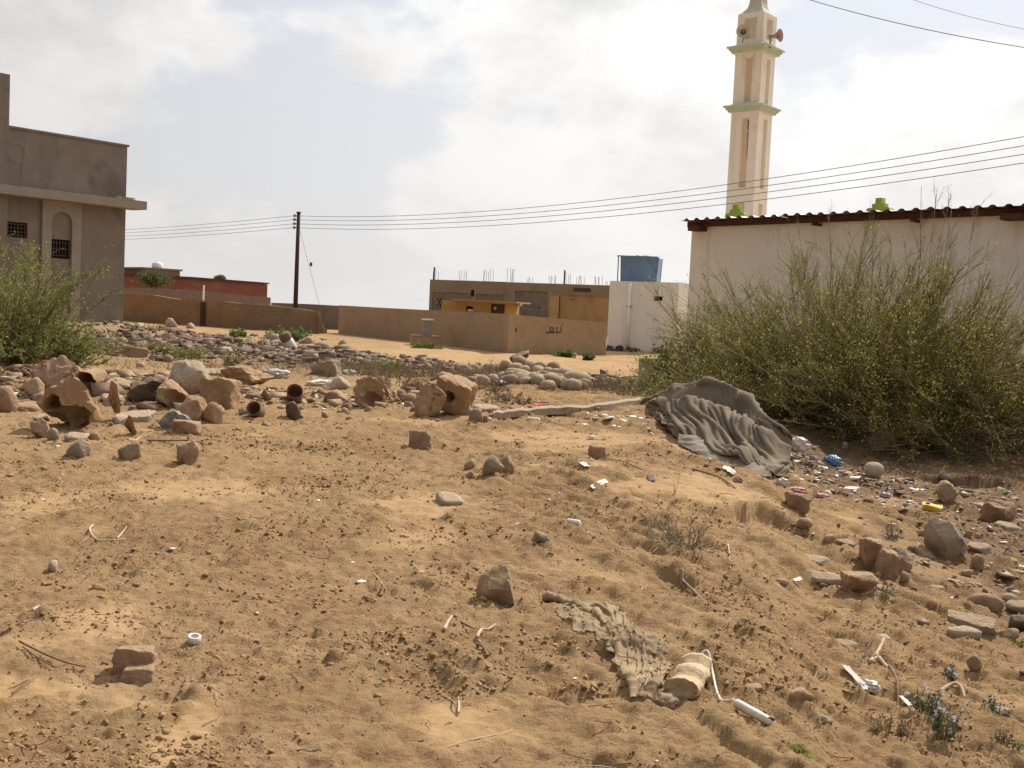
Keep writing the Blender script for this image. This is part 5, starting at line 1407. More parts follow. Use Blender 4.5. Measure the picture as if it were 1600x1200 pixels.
def garment():
    L = [(868, 962), (888, 975), (912, 990), (945, 1008), (966, 1032), (979, 1058), (986, 1082), (1000, 1098)]
    Rr = [(884, 945), (935, 943), (975, 962), (998, 985), (1022, 1008), (1038, 1030), (1046, 1048), (1030, 1072)]
    t = empty('crumpled_garment', tuple(hit(960, 1010)), 'crumpled sand-brown garment trailing down the slope', 'garment'); org = np.array(t.location)
    A = []
    for a, b in zip(L, Rr):
        pa, pb = hit(*a), hit(*b); A.append([pa + (pb - pa) * k / 4 for k in range(5)])
    nu, nv = 150, 64
    P = catmull(np.array(A), nu, nv)
    u, v = np.meshgrid(np.linspace(0, 1, nu), np.linspace(0, 1, nv), indexing='ij')
    cen = P.mean(1, keepdims=True); P = cen + (P - cen) * (1 + .22 * fbm(u * 7, v * 1.2, 4, 601))[..., None]
    P[..., 2] = H(P[..., 0], P[..., 1], False) + .012
    P = relax(P, 1.10, 1.42, lambda X: H(X[..., 0], X[..., 1], False) + .006, 60, 11, .02, .30, None, .5)
    P[..., 2] = np.maximum(P[..., 2], H(P[..., 0], P[..., 1], True) + .003)
    o = link('cloth', grid_mesh(P - org), M['garment'], t); m = o.modifiers.new('thick', 'SOLIDIFY'); m.thickness = .004
    def roll(pts, rad, name, seed, fl=.75):
        Q = [hit(*p) for p in pts]; Q = catmull(np.array(Q)[:, None, :].repeat(2, 1), 40, 2)[:, 0]
        ns = 20; V = []
        for i in range(40):
            a = Q[min(i + 1, 39)] - Q[max(i - 1, 0)]; a[2] = 0; a /= np.linalg.norm(a); n = np.array((-a[1], a[0], 0))
            g = gz(Q[i][0], Q[i][1]); uu = i / 39
            rr = np.interp(uu, np.linspace(0, 1, len(rad)), rad)
            for k in range(ns):
                w = 2 * math.pi * k / ns
                e = rr * (1 + .2 * pn(np.array([k * .55 + seed]), np.array([uu * 7]), seed)[0] + .10 * pn(np.array([uu * 26.]), np.array([k * .25]), seed + 1)[0])
                V.append(Q[i] * (1, 1, 0) + n * math.cos(w) * e + np.array((0, 0, g + rr * fl + math.sin(w) * e * fl)))
        F = [(i * ns + k, i * ns + (k + 1) % ns, (i + 1) * ns + (k + 1) % ns, (i + 1) * ns + k) for i in range(39) for k in range(ns)]
        F += [tuple(range(ns)), tuple(range(40 * ns - 1, 39 * ns - 1, -1))]
        link(name, mesh([q - org for q in V], F, True), M['garment'], t)
        return V
    roll([(848, 938), (866, 940), (890, 945), (915, 953), (932, 968), (945, 985)], [.036, .03, .034, .03, .022, .01], 'sleeve', 21)
    roll([(965, 1012), (972, 1040), (978, 1062), (988, 1080), (990, 1100)], [.018, .024, .026, .024, .014], 'cuff_roll', 25)
    roll([(1000, 1105), (1018, 1092), (1034, 1078)], [.02, .026, .016], 'tail_roll', 31)
garment()

def paint_roller():
    q = hit(1072, 1092); s = q[1] / FPX
    t = empty('paint_roller', tuple(q), 'old paint roller with sand-crusted fleece, bent wire and white handle', 'paint roller'); org = np.array(q)
    M['crust'] = mat('sand crusted fleece', (0.60, 0.47, 0.30), (0.50, 0.37, 0.22), 30, bump=.7, bscale=90, coords='Object', c3=(0.36, 0.25, 0.14), s3=14, bdist=.01)
    a = hit(1062, 1104); b = hit(1088, 1052); ax = b - a; ax[2] = 0; ln = np.linalg.norm(ax); ax /= ln; n = np.array((ax[1], -ax[0], 0))
    r = 27 * s; V = []; ns, nl = 36, 26
    for j in range(nl):
        u = j / (nl - 1); c = a + (b - a) * u; g = gz(c[0], c[1])
        for k in range(ns):
            w = 2 * math.pi * k / ns
            e = r * (1 + .06 * pn(np.array([k * .5]), np.array([u * 5]), 9)[0] + .05 * pn(np.array([k * 1.3]), np.array([u * 14]), 10)[0])
            V.append(c * (1, 1, 0) + n * math.cos(w) * e + np.array((0, 0, g + r * .52 + .62 * math.sin(w) * e)) + ax * .012 * pn(np.array([k * .6]), np.array([u * 3 + 7]), 12)[0])
    F = [(j * ns + k, j * ns + (k + 1) % ns, (j + 1) * ns + (k + 1) % ns, (j + 1) * ns + k) for j in range(nl - 1) for k in range(ns)]
    # dished ends
    for j, sg in ((0, 1), (nl - 1, -1)):
        c = np.mean([V[j * ns + k] for k in range(ns)], 0); i0 = len(V)
        for k in range(ns): V.append(c + (V[j * ns + k] - c) * .62 + ax * .012 * sg)
        V.append(c + ax * .03 * sg)
        for k in range(ns):
            f = (j * ns + k, i0 + k, i0 + (k + 1) % ns, j * ns + (k + 1) % ns); F.append(f if sg > 0 else f[::-1]); g = (i0 + k, i0 + ns, i0 + (k + 1) % ns); F.append(g if sg > 0 else g[::-1])
    link('roller_fleece', mesh([v - org for v in V], F, True, weld=True), M['crust'], t)
    P = []
    for px, py, hgt in ((1088, 1052, .05), (1103, 1050, .05), (1113, 1062, .03), (1119, 1080, .022), (1126, 1096, .02), (1136, 1104, .018), (1146, 1108, .03)):
        g = hit(px, py); P.append(np.array((g[0], g[1], g[2] + hgt)) - org)
    Pc = catmull(np.array(P)[:, None, :].repeat(2, 1), 40, 2)[:, 0]
    MB().tube(Pc, .006, 8).obj('wire_frame', M['pvc'], t, smooth=True)
    c0 = hit(1146, 1110); c1 = hit(1209, 1137); c0[2] += .026; c1[2] += .022
    k = [0, .04, .1, .5, .9, 1.0]; MB().tube([c0 + (c1 - c0) * u - org for u in k], [.009, .017, .020, .020, .019, .011], 16).obj('handle', M['pvc'], t, smooth=True)
    e = c1 - org; MB().tube([e + np.array((.0, 0, .016)), e + (c1 - c0) / np.linalg.norm(c1 - c0) * .0 + np.array((-.02, .012, .021))], .006, 6).obj('hang_hole', M['black'], t)
paint_roller()

def rag_heap():
    q = hit(1040, 1108)
    V, F = ico(4); s = q[1] / FPX
    P = V.copy(); rr = 1 + .35 * n3(V, 2.2, 3) + .2 * (1 - np.abs(n3(V, 5, 7))) ** 3
    P = P * rr[:, None] * np.array((18 * s, 16 * s, 12 * s)) + np.array((0, 0, 6 * s))
    o = link('rag', nmesh(P, F, True), M['garment'], None, tuple(q)); prop(o, 'small twisted brown rag at the lower end of the garment, beside the roller', 'rag')
rag_heap()

# ------------------------------------------------------------------ timber and litter
M['wood'] = mat('weathered plank', (0.44, 0.36, 0.26), (0.33, 0.255, 0.18), 6, bump=.6, bscale=30, c3=(0.25, 0.19, 0.13), s3=2, stretch=(1.2, 9, 9))
M['twig'] = mat('dry twig', (0.20, 0.13, 0.08), (0.30, 0.21, 0.14), 20, bump=.3)
M['straw'] = mat('bleached straw', (0.58, 0.47, 0.33), (0.45, 0.35, 0.23), 12, bump=.2)
M['blue'] = mat('blue plastic', (0.07, 0.19, 0.33), (0.10, 0.26, 0.42), 12, bump=.2, rough=.35, spec=.5, coords='Object')
M['yellow'] = mat('yellow plastic', (0.62, 0.37, 0.02), (0.66, 0.43, 0.05), 8, bump=.1, rough=.45, spec=.4, coords='Object')
M['yellow_in'] = mat('pale yellow lining', (0.80, 0.66, 0.30), (0.74, 0.58, 0.24), 12, bump=.2, rough=.6, coords='Object')
M['orange'] = mat('orange plastic', (0.72, 0.17, 0.06), (0.62, 0.13, 0.045), 10, bump=.2, rough=.5, coords='Object')
M['green'] = mat('green glass', (0.02, 0.10, 0.03), (0.03, 0.15, 0.05), 8, bump=0, rough=.15, spec=.6, coords='Object')
M['film'] = mat('dirty plastic film', (0.62, 0.58, 0.54), (0.50, 0.44, 0.38), 14, bump=.2, rough=.4, spec=.4)
M['paper'] = mat('white scrap', (0.80, 0.75, 0.66), (0.66, 0.60, 0.50), 14, bump=.2, rough=.8)
M['purple'] = mat('purple wrapper', (0.20, 0.12, 0.22), (0.36, 0.28, 0.38), 22, bump=.2, rough=.4, spec=.5)
M['pink'] = mat('faded pink cloth', (0.45, 0.23, 0.24), (0.55, 0.36, 0.33), 16, bump=.4, bscale=120)
M['blackfilm'] = mat('black plastic', (0.02, 0.02, 0.025), (0.05, 0.05, 0.055), 12, bump=.2, rough=.4, spec=.5)

def plank():
    pts = [(770, 651), (800, 650), (850, 646), (905, 643), (950, 639), (1000, 635)]
    P = [hit(*p) for p in pts]; V, F = [], []; n = 60
    Q = catmull(np.array(P)[:, None, :].repeat(2, 1), n, 2)[:, 0]
    ha = H(Q[:, 0], Q[:, 1], False); lin = np.polyval(np.polyfit(np.arange(n), ha, 1), np.arange(n))
    for i in range(n):
        c = Q[i]; u = i / (n - 1); w = .11 * (1 + .25 * pn(np.array([u * 9]), np.array([.3]), 3)[0]); zz = max(lin[i], ha[i] - .01) + .015; h = .05 + .02 * pn(np.array([u * 13]), np.array([1.3]), 4)[0] + .03 * u
        for dy, dz in ((-w, -.03), (-w, h * .8), (-w * .3, h), (w * .25, h * .85), (w, h), (w, -.03)): V.append((c[0], c[1] + dy, zz + dz))
    m = 6
    F = [(i * m + k, (i + 1) * m + k, (i + 1) * m + (k + 1) % m, i * m + (k + 1) % m) for i in range(n - 1) for k in range(m)] + [tuple(range(m)), tuple(range((n - 1) * m + m - 1, (n - 1) * m - 1, -1))]
    o = link('plank', mesh(V, F, False, weld=True), M['wood']); prop(o, 'long weathered plank half buried on the crest left of the blanket', 'plank')
plank()

def stick(pts, r, m, label, name='twig', cat='twig', h=.012, group=None):
    P = []
    for p in pts:
        g = hit(p[0], p[1]); P.append(np.array((g[0], g[1], g[2] + (p[2] if len(p) > 2 else h))))
    Q = catmull(np.array(P)[:, None, :].repeat(2, 1), max(8, 5 * len(P)), 2)[:, 0]
    o = MB().tube(Q, list(np.linspace(r, r * .5, len(Q))), 5).obj(name, M[m], None, smooth=True)
    return prop(o, label, cat, group)

def sticks():
    s = stick
    s([(30, 1014, .03), (70, 1030), (105, 1040), (135, 1048)], .006, 'twig', 'long thin dark twig running into the shadow of the red block')
    s([(36, 1022, .02), (80, 1042), (122, 1052)], .004, 'twig', 'thinner twig just below the long one by the red block')
    s([(18, 1086), (38, 1076), (55, 1065)], .004, 'twig', 'short dark twig left below the red block')
    s([(4, 992), (30, 978), (60, 972), (88, 965)], .005, 'twig', 'greyish dry twig at the left edge below the plastic film')
    s([(145, 820), (140, 832), (152, 844), (175, 848), (196, 843)], .008, 'straw', 'curved bleached wire lying in a half circle on the sand', 'wire_loop', 'wire')
    s([(183, 842), (194, 831), (203, 822)], .006, 'straw', 'short pale stick crossing the half circle wire')
    s([(694, 990), (700, 976), (706, 963)], .010, 'straw', 'pale straight stick left of the forked twig')
    s([(714, 969), (725, 977), (742, 987)], .008, 'twig', 'dark stick right of the pale straight stick')
    s([(745, 1003), (752, 988), (763, 985), (774, 979)], .009, 'straw', 'forked grey twig on the slope left of the garment')
    s([(744, 1008), (754, 1017), (762, 1026)], .008, 'twig', 'dark short twig under the forked grey one')
    s([(716, 1118), (717, 1104), (716, 1088)], .006, 'straw', 'thin pale upright straw in the rough patch')
    s([(700, 1090), (708, 1102), (715, 1112)], .005, 'twig', 'thin brown twig leaning on the pale upright straw')
    s([(1065, 912), (1085, 930), (1110, 946), (1130, 955), (1152, 963)], .010, 'twig', 'long dark root curving down the slope right of the garment', 'root', 'root')
    s([(1063, 905), (1066, 915), (1070, 922)], .016, 'twig', 'thick dark root end above the long curving root', 'root', 'root')
    s([(873, 938, .06), (872, 928, .09), (880, 915, .10)], .005, 'twig', 'thin twig standing behind the sleeve of the garment')
    s([(873, 928, .09), (890, 920, .06), (908, 922, .03)], .004, 'twig', 'thin side twig leaning over the sleeve of the garment')
    s([(1137, 858), (1139, 875), (1141, 890)], .006, 'straw', 'single pale straw right of the dry brush')
    s([(1080, 730), (1105, 742), (1130, 752), (1152, 765)], .012, 'twig', 'knotty grey branch lying below the blanket hem', 'branch', 'branch')
    s([(820, 768), (845, 770), (862, 772)], .005, 'twig', 'thin twig by a white scrap on open sand')
    s([(1055, 775, .02), (1060, 760, .08), (1063, 748, .13)], .005, 'twig', 'slender twig standing on the sand below the blanket')
    s([(940, 718), (975, 728), (1015, 738), (1040, 745)], .006, 'twig', 'long straight twig on the sand running from the brick stub')
    s([(1360, 1040), (1370, 1022), (1380, 1008)], .016, 'straw', 'broken pale stick above the plastic scraps', 'stick', 'stick')
    s([(1372, 1043), (1385, 1052), (1392, 1058)], .012, 'straw', 'short pale stick end right of the plastic scraps', 'stick', 'stick')
    s([(1388, 1058), (1400, 1075), (1404, 1093)], .008, 'twig', 'thin grey bent twig behind the flowering weed')
    s([(1470, 1074), (1488, 1070), (1500, 1076), (1508, 1086)], .012, 'straw', 'curved pale bone-like stick right of the flowering weed', 'stick', 'stick')
    s([(1505, 1115), (1516, 1106), (1524, 1105)], .006, 'twig', 'small dark forked twig beside the right weed')
    s([(1433, 942), (1447, 946), (1458, 949)], .009, 'twig', 'dark bark strip on sand under the pale thin shard')
    s([(1480, 908), (1490, 915), (1500, 921)], .012, 'straw', 'pale chip of wood below the pointed boulder')
    s([(1540, 795), (1570, 800), (1598, 808)], .012, 'paper', 'white cable lying at the right edge above the large rock', 'cable', 'cable')
    s([(230, 690), (260, 693), (300, 693), (322, 696)], .012, 'twig', 'long dark stick in front of the left heap', 'stick', 'stick')
    s([(200, 692), (212, 687), (220, 683)], .012, 'straw', 'pale short stick above the flat topped stone', 'stick', 'stick')
    s([(0, 617), (25, 618), (46, 620)], .014, 'straw', 'pale lath at the left edge among the rocks', 'lath', 'lath')
    s([(470, 541), (490, 548), (515, 538)], .03, 'wood', 'grey timber stick thrown across the rubble', 'timber', 'timber')
    s([(420, 538), (440, 546), (455, 552)], .03, 'wood', 'grey lath left of the white jar on the rubble', 'timber', 'timber')
    s([(480, 556), (505, 562), (535, 560), (555, 552)], .04, 'twig', 'dark curved branch at the right end of the rubble', 'branch', 'branch')
    s([(207, 535), (225, 545), (238, 551)], .02, 'paper', 'thin white lath left of the rubble', 'lath', 'lath')
    s([(468, 899), (475, 905), (560, 898), (575, 893)][:2], .004, 'twig', 'tiny dark twig in the central sand')
    s([(583, 899), (592, 905), (603, 922)], .006, 'straw', 'pale straw tuft stem in the central sand')
    s([(733, 902, .01), (733, 890, .06), (734, 880, .10)], .004, 'twig', 'tiny upright twig left of the dark faceted rock')
sticks()

def crumple(name, px, py, w, h, m, label, cat, seed, flat=.5, name2=None, parent=None, rz=0.0):
    q = hit(px, py); s = q[1] / FPX
    V, F = ico(4); rid = (1 - np.abs(n3(V, 1.9, seed))) ** 3
    P = V * (.62 + .5 * rid + .22 * n3(V, 4.5, seed + 4))[:, None]
    P = P * np.array((w * s / 2, w * s * .38, h * s * flat)) + np.array((0, 0, h * s * .30))
    o = link(name, nmesh(P, F, False), M[m], None, tuple(q), (0, 0, rz)); return prop(o, label, cat)

def sheet(name, pts, m, label, cat, seed, amp=.02, lift=.012, n=26):
    """thin scrap lying on the ground: quad of photograph points, wrinkled"""
    A = [hit(*p) for p in pts]
    u, v = np.meshgrid(np.linspace(0, 1, n), np.linspace(0, 1, n), indexing='ij')
    ed = 1 + .12 * fbm(u * 3, v * 3, 2, seed)
    amp = min(amp, 0.09 * min(np.linalg.norm(A[1] - A[0]), np.linalg.norm(A[3] - A[0])))
    P = (A[0] * ((1 - u) * (1 - v))[..., None] + A[1] * (u * (1 - v))[..., None] + A[2] * (u * v)[..., None] + A[3] * ((1 - u) * v)[..., None])
    c = P.mean((0, 1)); P = c + (P - c) * ed[..., None]
    P[..., 2] = H(P[..., 0], P[..., 1], False) + lift + amp * (1 - np.abs(pn(u * 3.1 + seed, v * 2.3, seed))) ** 3 + amp * .3 * fbm(u * 4, v * 4, 2, seed + 2)
    o = link(name, grid_mesh(P), M[m]); md = o.modifiers.new('thick', 'SOLIDIFY'); md.thickness = .003; return prop(o, label, cat)

def litter():
    crumple('plastic_bag', 1300, 727, 30, 20, 'blue', 'crumpled blue plastic bag on the slope right of the blanket', 'bag', 5, .55)
    crumple('plastic_bag', 838, 637, 20, 9, 'orange', 'orange plastic bag lying behind the plank', 'bag', 8, .6)
    crumple('plastic_bag', 1338, 667, 14, 9, 'paper', 'small white bag at the dark foot of the bush', 'bag', 11, .6)
    crumple('wrapper', 1214, 738, 22, 18, 'purple', 'shiny purple and white wrapper at the blanket corner', 'wrapper', 14, .5)
    crumple('wrapper', 1382, 778, 18, 11, 'purple', 'dark purple wrapper on the slope below the tan stone', 'wrapper', 17, .5)
    crumple('wrapper', 1318, 690, 8, 14, 'purple', 'small violet wrapper above the blue bag', 'wrapper', 19, .5)
    crumple('wrapper', 1270, 722, 14, 12, 'purple', 'dark little wrapper left of the blue bag', 'wrapper', 37, .5)
    crumple('rag', 1245, 765, 34, 12, 'pink', 'faded pink rag below the corner of the blanket', 'rag', 21, .5, rz=-.6)
    crumple('rag', 1153, 752, 16, 12, 'pink', 'small pink rag at the branch below the blanket hem', 'rag', 24, .5)
    crumple('rag', 1283, 780, 24, 10, 'pink', 'dull pink scrap further right of the pink rag', 'rag', 23, .4)
    crumple('plastic_bag', 1247, 708, 34, 30, 'film', 'crumpled clear plastic beside the blanket edge', 'plastic film', 27, .45)
    crumple('plastic_film', 778, 602, 26, 12, 'blackfilm', 'black crumpled plastic left of the cobble heap', 'plastic film', 30, .6)
    crumple('plastic_film', 430, 590, 46, 18, 'film', 'pale rag and grey plastic on the left crest', 'rag', 33, .5)
    crumple('rag', 505, 603, 50, 16, 'paper', 'whitish crumpled rag on the crest left of the centre boulders', 'rag', 35, .4)
    crumple('rag', 1320, 700, 10, 16, 'film', 'thin greyish strip right above the blue bag', 'plastic film', 38, .4)
    crumple('rag', 545, 585, 24, 10, 'paper', 'white scraps at the grey concrete slab', 'paper scrap', 39, .5)
    crumple('glass_shard', 1222, 762, 22, 16, 'film', 'clear crushed bottle below the blanket corner', 'bottle', 41, .5, rz=-.7)
    sheet('plastic_film', [(50, 955), (66, 950), (78, 958), (58, 964)], 'film', 'thin pale plastic film on the sand at far left', 'plastic film', 41, .02)
    sheet('paper_scrap', [(896, 722), (904, 722), (922, 733), (912, 733)], 'paper', 'pointed white paper scrap below the brick stub', 'paper scrap', 43, .02, .02)
    sheet('plastic_scrap', [(1316, 1044), (1325, 1045), (1357, 1081), (1350, 1083)], 'film', 'twisted whitish plastic strip on the right slope', 'plastic film', 45, .035)
    crumple('plastic_scrap', 1358, 1076, 36, 24, 'film', 'looped whitish plastic piece over the twisted strip', 'plastic film', 47, .5)
    sheet('plastic_scrap', [(1404, 1092), (1410, 1092), (1426, 1107), (1419, 1108)], 'film', 'pale torn plastic by the flowering weed', 'plastic film', 49, .03)
    sheet('shard', [(1237, 908), (1249, 904), (1254, 909), (1242, 912)], 'paper', 'pale scrap left of the low brown rock', 'paper scrap', 51, .02)
    sheet('plastic_scrap', [(920, 762), (945, 752), (950, 757), (926, 768)], 'film', 'whitish plastic piece left of the dry brush', 'plastic film', 53, .02)
    sheet('paper_scrap', [(1128, 735), (1134, 730), (1150, 743), (1144, 746)], 'paper', 'white scrap under the blanket hem', 'paper scrap', 55, .02)
    sheet('cardboard_piece', [(1010, 742), (1018, 742), (1024, 754), (1014, 754)], 'iron', 'dark curled piece of rubber on the sand', 'rubber piece', 57, .04)
    def small_tube(px, py, w, r, m, label, yaw, nm, cat):
        q = hit(px, py); s = q[1] / FPX; L = w * s / 2; Mx = Matrix.Rotation(yaw, 4, 'Z') @ Matrix.Rotation(R(90), 4, 'Y')
        o = MB().lathe([(.001, -L), (r * .8, -L), (r, -L * .85), (r, L * .8), (r * .8, L), (.001, L)], 14, Mx).obj(nm, M[m], None, True, loc=(q[0], q[1], q[2] + r * .7)); prop(o, label, cat)
    small_tube(896, 820, 22, .022, 'paper', 'white rounded plastic tube lying alone in the sand', -.5, 'plastic_tube', 'tube')
    small_tube(924, 686, 9, .03, 'paper', 'white bottle cap on the sand left of the blanket', .2, 'bottle_cap', 'bottle cap')
    small_tube(1292, 776, 10, .035, 'paper', 'white little bottle on the slope below the blue bag', 1.2, 'small_bottle', 'bottle')
    small_tube(1572, 772, 16, .035, 'green', 'broken green bottle in front of the dark bank at right', -.9, 'glass_bottle', 'bottle')
    small_tube(833, 658, 20, .028, 'paper', 'white stub below the plank', -.3, 'plastic_tube', 'tube')
    # ring of tape
    q = hit(303, 1006); s = q[1] / FPX; r = 10.5 * s
    o = MB().lathe([(r * .62, 0), (r, 0), (r * 1.02, .012), (r, .03), (r * .62, .03), (r * .60, .012), (r * .62, 0)], 32).obj('tape_ring', M['pvc'], None, True, loc=(q[0], q[1], q[2] + .002), rot=(.18, .1, 0)); prop(o, 'white plastic ring lying flat in the left foreground', 'ring')
    # yellow tray
    q = hit(1455, 804); s = q[1] / FPX
    t = empty('plastic_tray', (q[0], q[1], q[2] + .01), 'bright yellow cut-open plastic container on the right slope', 'container', rz=-.25); t.rotation_euler = (.12, .1, -.25)
    a, b, h = 14.5 * s, 11 * s, 10 * s
    def ring(k, z): return [(a * k * math.copysign(abs(math.cos(w)) ** .6, math.cos(w)), b * k * math.copysign(abs(math.sin(w)) ** .6, math.sin(w)), z + (.008 * math.sin(3 * w + 1) if z > .02 else 0)) for w in np.linspace(0, 2 * math.pi, 32, endpoint=False)]
    def skin(rings, nm, m, cap):
        V = sum(rings, []); F = [(j * 32 + i, j * 32 + (i + 1) % 32, j * 32 + 32 + (i + 1) % 32, j * 32 + 32 + i) for j in range(len(rings) - 1) for i in range(32)]
        F.append(tuple(range((len(rings) - 1) * 32, len(rings) * 32))); MB().add(V, F).obj(nm, M[m], t, smooth=False)
    skin([ring(.86, 0), ring(1, h * .5), ring(1.03, h), ring(.95, h)], 'tray_shell', 'yellow', 1)
    skin([ring(.94, h * 1.01), ring(.90, h * .72), ring(.6, h * .7)], 'tray_lining', 'yellow_in', 1)
    MB().lathe([(.001, 0), (3.2 * s, 0), (3.4 * s, .01), (.001, .012)], 14, Matrix.Translation((-a * .5, b * .1, h * .98))).obj('tray_hole', M['black'], t)
litter()
# ------------------------------------------------------------------ vegetation
def tubes(P, Rd, sides=3):
    """many thin stems at once. P (N,n,3), Rd (N,n) -> verts, quads"""
    N, n = P.shape[:2]
    T = np.gradient(P, axis=1); T /= np.linalg.norm(T, axis=2)[..., None] + 1e-9
    ref = np.array((.31, .17, .93)); A = np.cross(T, ref); A /= np.linalg.norm(A, axis=2)[..., None] + 1e-9; B = np.cross(T, A)
    w = np.arange(sides) * 2 * math.pi / sides
    V = P[:, :, None, :] + Rd[:, :, None, None] * (A[:, :, None, :] * np.cos(w)[None, None, :, None] + B[:, :, None, :] * np.sin(w)[None, None, :, None])
    idx = np.arange(N * n * sides).reshape(N, n, sides); nx = np.roll(idx, -1, axis=2)
    F = np.stack([idx[:, :-1], nx[:, :-1], nx[:, 1:], idx[:, 1:]], -1).reshape(-1, 4)
    return V.reshape(-1, 3), F

def leaves(C, D, size, rg, wid=.5):
    """small bent leaf: quad along D"""
    N = len(C); D = D / (np.linalg.norm(D, axis=1)[:, None] + 1e-9)
    S = np.cross(D, rg.normal(0, 1, (N, 3))); S /= np.linalg.norm(S, axis=1)[:, None] + 1e-9
    L = size * rg.uniform(.6, 1.4, N); W = L * wid
    V = np.stack([C, C + D * (L * .5)[:, None] + S * (W / 2)[:, None], C + D * L[:, None], C + D * (L * .5)[:, None] - S * (W / 2)[:, None]], 1).reshape(-1, 3)
    return V, np.arange(4 * N).reshape(N, 4)

def grow(root, dirs, length, n, rg, droop=.25, wob=.06):
    N = len(root); t = np.linspace(0, 1, n)
    d = dirs / np.linalg.norm(dirs, axis=1)[:, None]
    P = root[:, None, :] + d[:, None, :] * (length[:, None] * t[None, :])[..., None]
    P[..., 2] -= (droop * length)[:, None] * t[None, :] ** 2
    off = np.cumsum(rg.normal(0, 1, (N, n, 3)), axis=1); off -= off[:, :1]
    return P + off * (wob * length / n)[:, None, None]

def branch(P, k, lo, hi, lfrac, ang, n, rg, up=.0, droop=.1, wob=.08):
    """k side shoots from each stem of P"""
    N, m = P.shape[:2]
    t = rg.uniform(lo, hi, (N, k)) * (m - 1.001); i = t.astype(int); f = (t - i)[..., None]
    rows = np.arange(N)[:, None]
    Q = P[rows, i] * (1 - f) + P[rows, i + 1] * f; T = P[rows, i + 1] - P[rows, i]; T /= np.linalg.norm(T, axis=2)[..., None] + 1e-9
    D = T + rg.normal(0, ang, (N, k, 3)); D[..., 2] += up
    L = np.linalg.norm(P[:, -1] - P[:, 0], axis=1)[:, None] * lfrac * rg.uniform(.5, 1.3, (N, k)) * (1.15 - .5 * t / m)
    return grow(Q.reshape(-1, 3), D.reshape(-1, 3), L.ravel(), n, rg, droop, wob)

def taper(N, n, r0, r1): return np.broadcast_to(np.linspace(r0, r1, n), (N, n))

def veg_mat(name, c1, c2, island=.6, trans=.25):
    return mat(name, c1, c2, 1.6, bump=0, rough=.8, island=island, trans=trans, spec=.2)
M['broom'] = veg_mat('olive broom stems', (0.245, 0.225, 0.085), (0.32, 0.275, 0.125), .7)
M['broom_leaf'] = veg_mat('olive leaves', (0.27, 0.265, 0.065), (0.38, 0.335, 0.105), .8, .4)
M['broom_wood'] = veg_mat('grey brown stems', (0.24, 0.17, 0.105), (0.35, 0.26, 0.17), .6, 0)
M['green_stem'] = veg_mat('green stems', (0.22, 0.225, 0.08), (0.30, 0.275, 0.115), .6)
M['green_leaf'] = veg_mat('green leaves', (0.20, 0.235, 0.06), (0.31, 0.31, 0.10), .8, .4)
M['dark_leaf'] = veg_mat('dark round leaves', (0.10, 0.125, 0.05), (0.15, 0.17, 0.07), .8, .25)
M['weed_leaf'] = veg_mat('fresh weed leaves', (0.13, 0.18, 0.06), (0.18, 0.225, 0.08), .6, .35)
M['dry_weed'] = veg_mat('dry weed', (0.30, 0.22, 0.13), (0.22, 0.155, 0.09), .8, .1)
M['grey_brush'] = veg_mat('dead grey brush', (0.36, 0.29, 0.21), (0.24, 0.18, 0.125), .8, .05)
M['yellow_grass'] = veg_mat('yellow grass', (0.40, 0.33, 0.12), (0.30, 0.28, 0.10), .6, .3)
M['flower'] = veg_mat('white lilac flowers', (0.75, 0.72, 0.80), (0.62, 0.60, 0.74), .3, .3)
M['tree_leaf'] = veg_mat('tree leaves', (0.10, 0.125, 0.045), (0.17, 0.18, 0.07), .7, .3)

def put(name, VF, m, parent=None, loc=None):
    V = np.vstack([v for v, f in VF]); o = 0; Fs = []
    for v, f in VF: Fs.append(f + o); o += len(v)
    return link(name, nmesh(V, np.vstack(Fs)), m, parent, loc)

def stem_dirs(N, rg, el0, el1, az=None):
    a = rg.uniform(0, 2 * math.pi, N) if az is None else rg.uniform(az[0], az[1], N)
    e = np.arcsin(rg.uniform(math.sin(el0), math.sin(el1), N))
    return np.stack([np.cos(a) * np.cos(e), np.sin(a) * np.cos(e), np.sin(e)], 1)

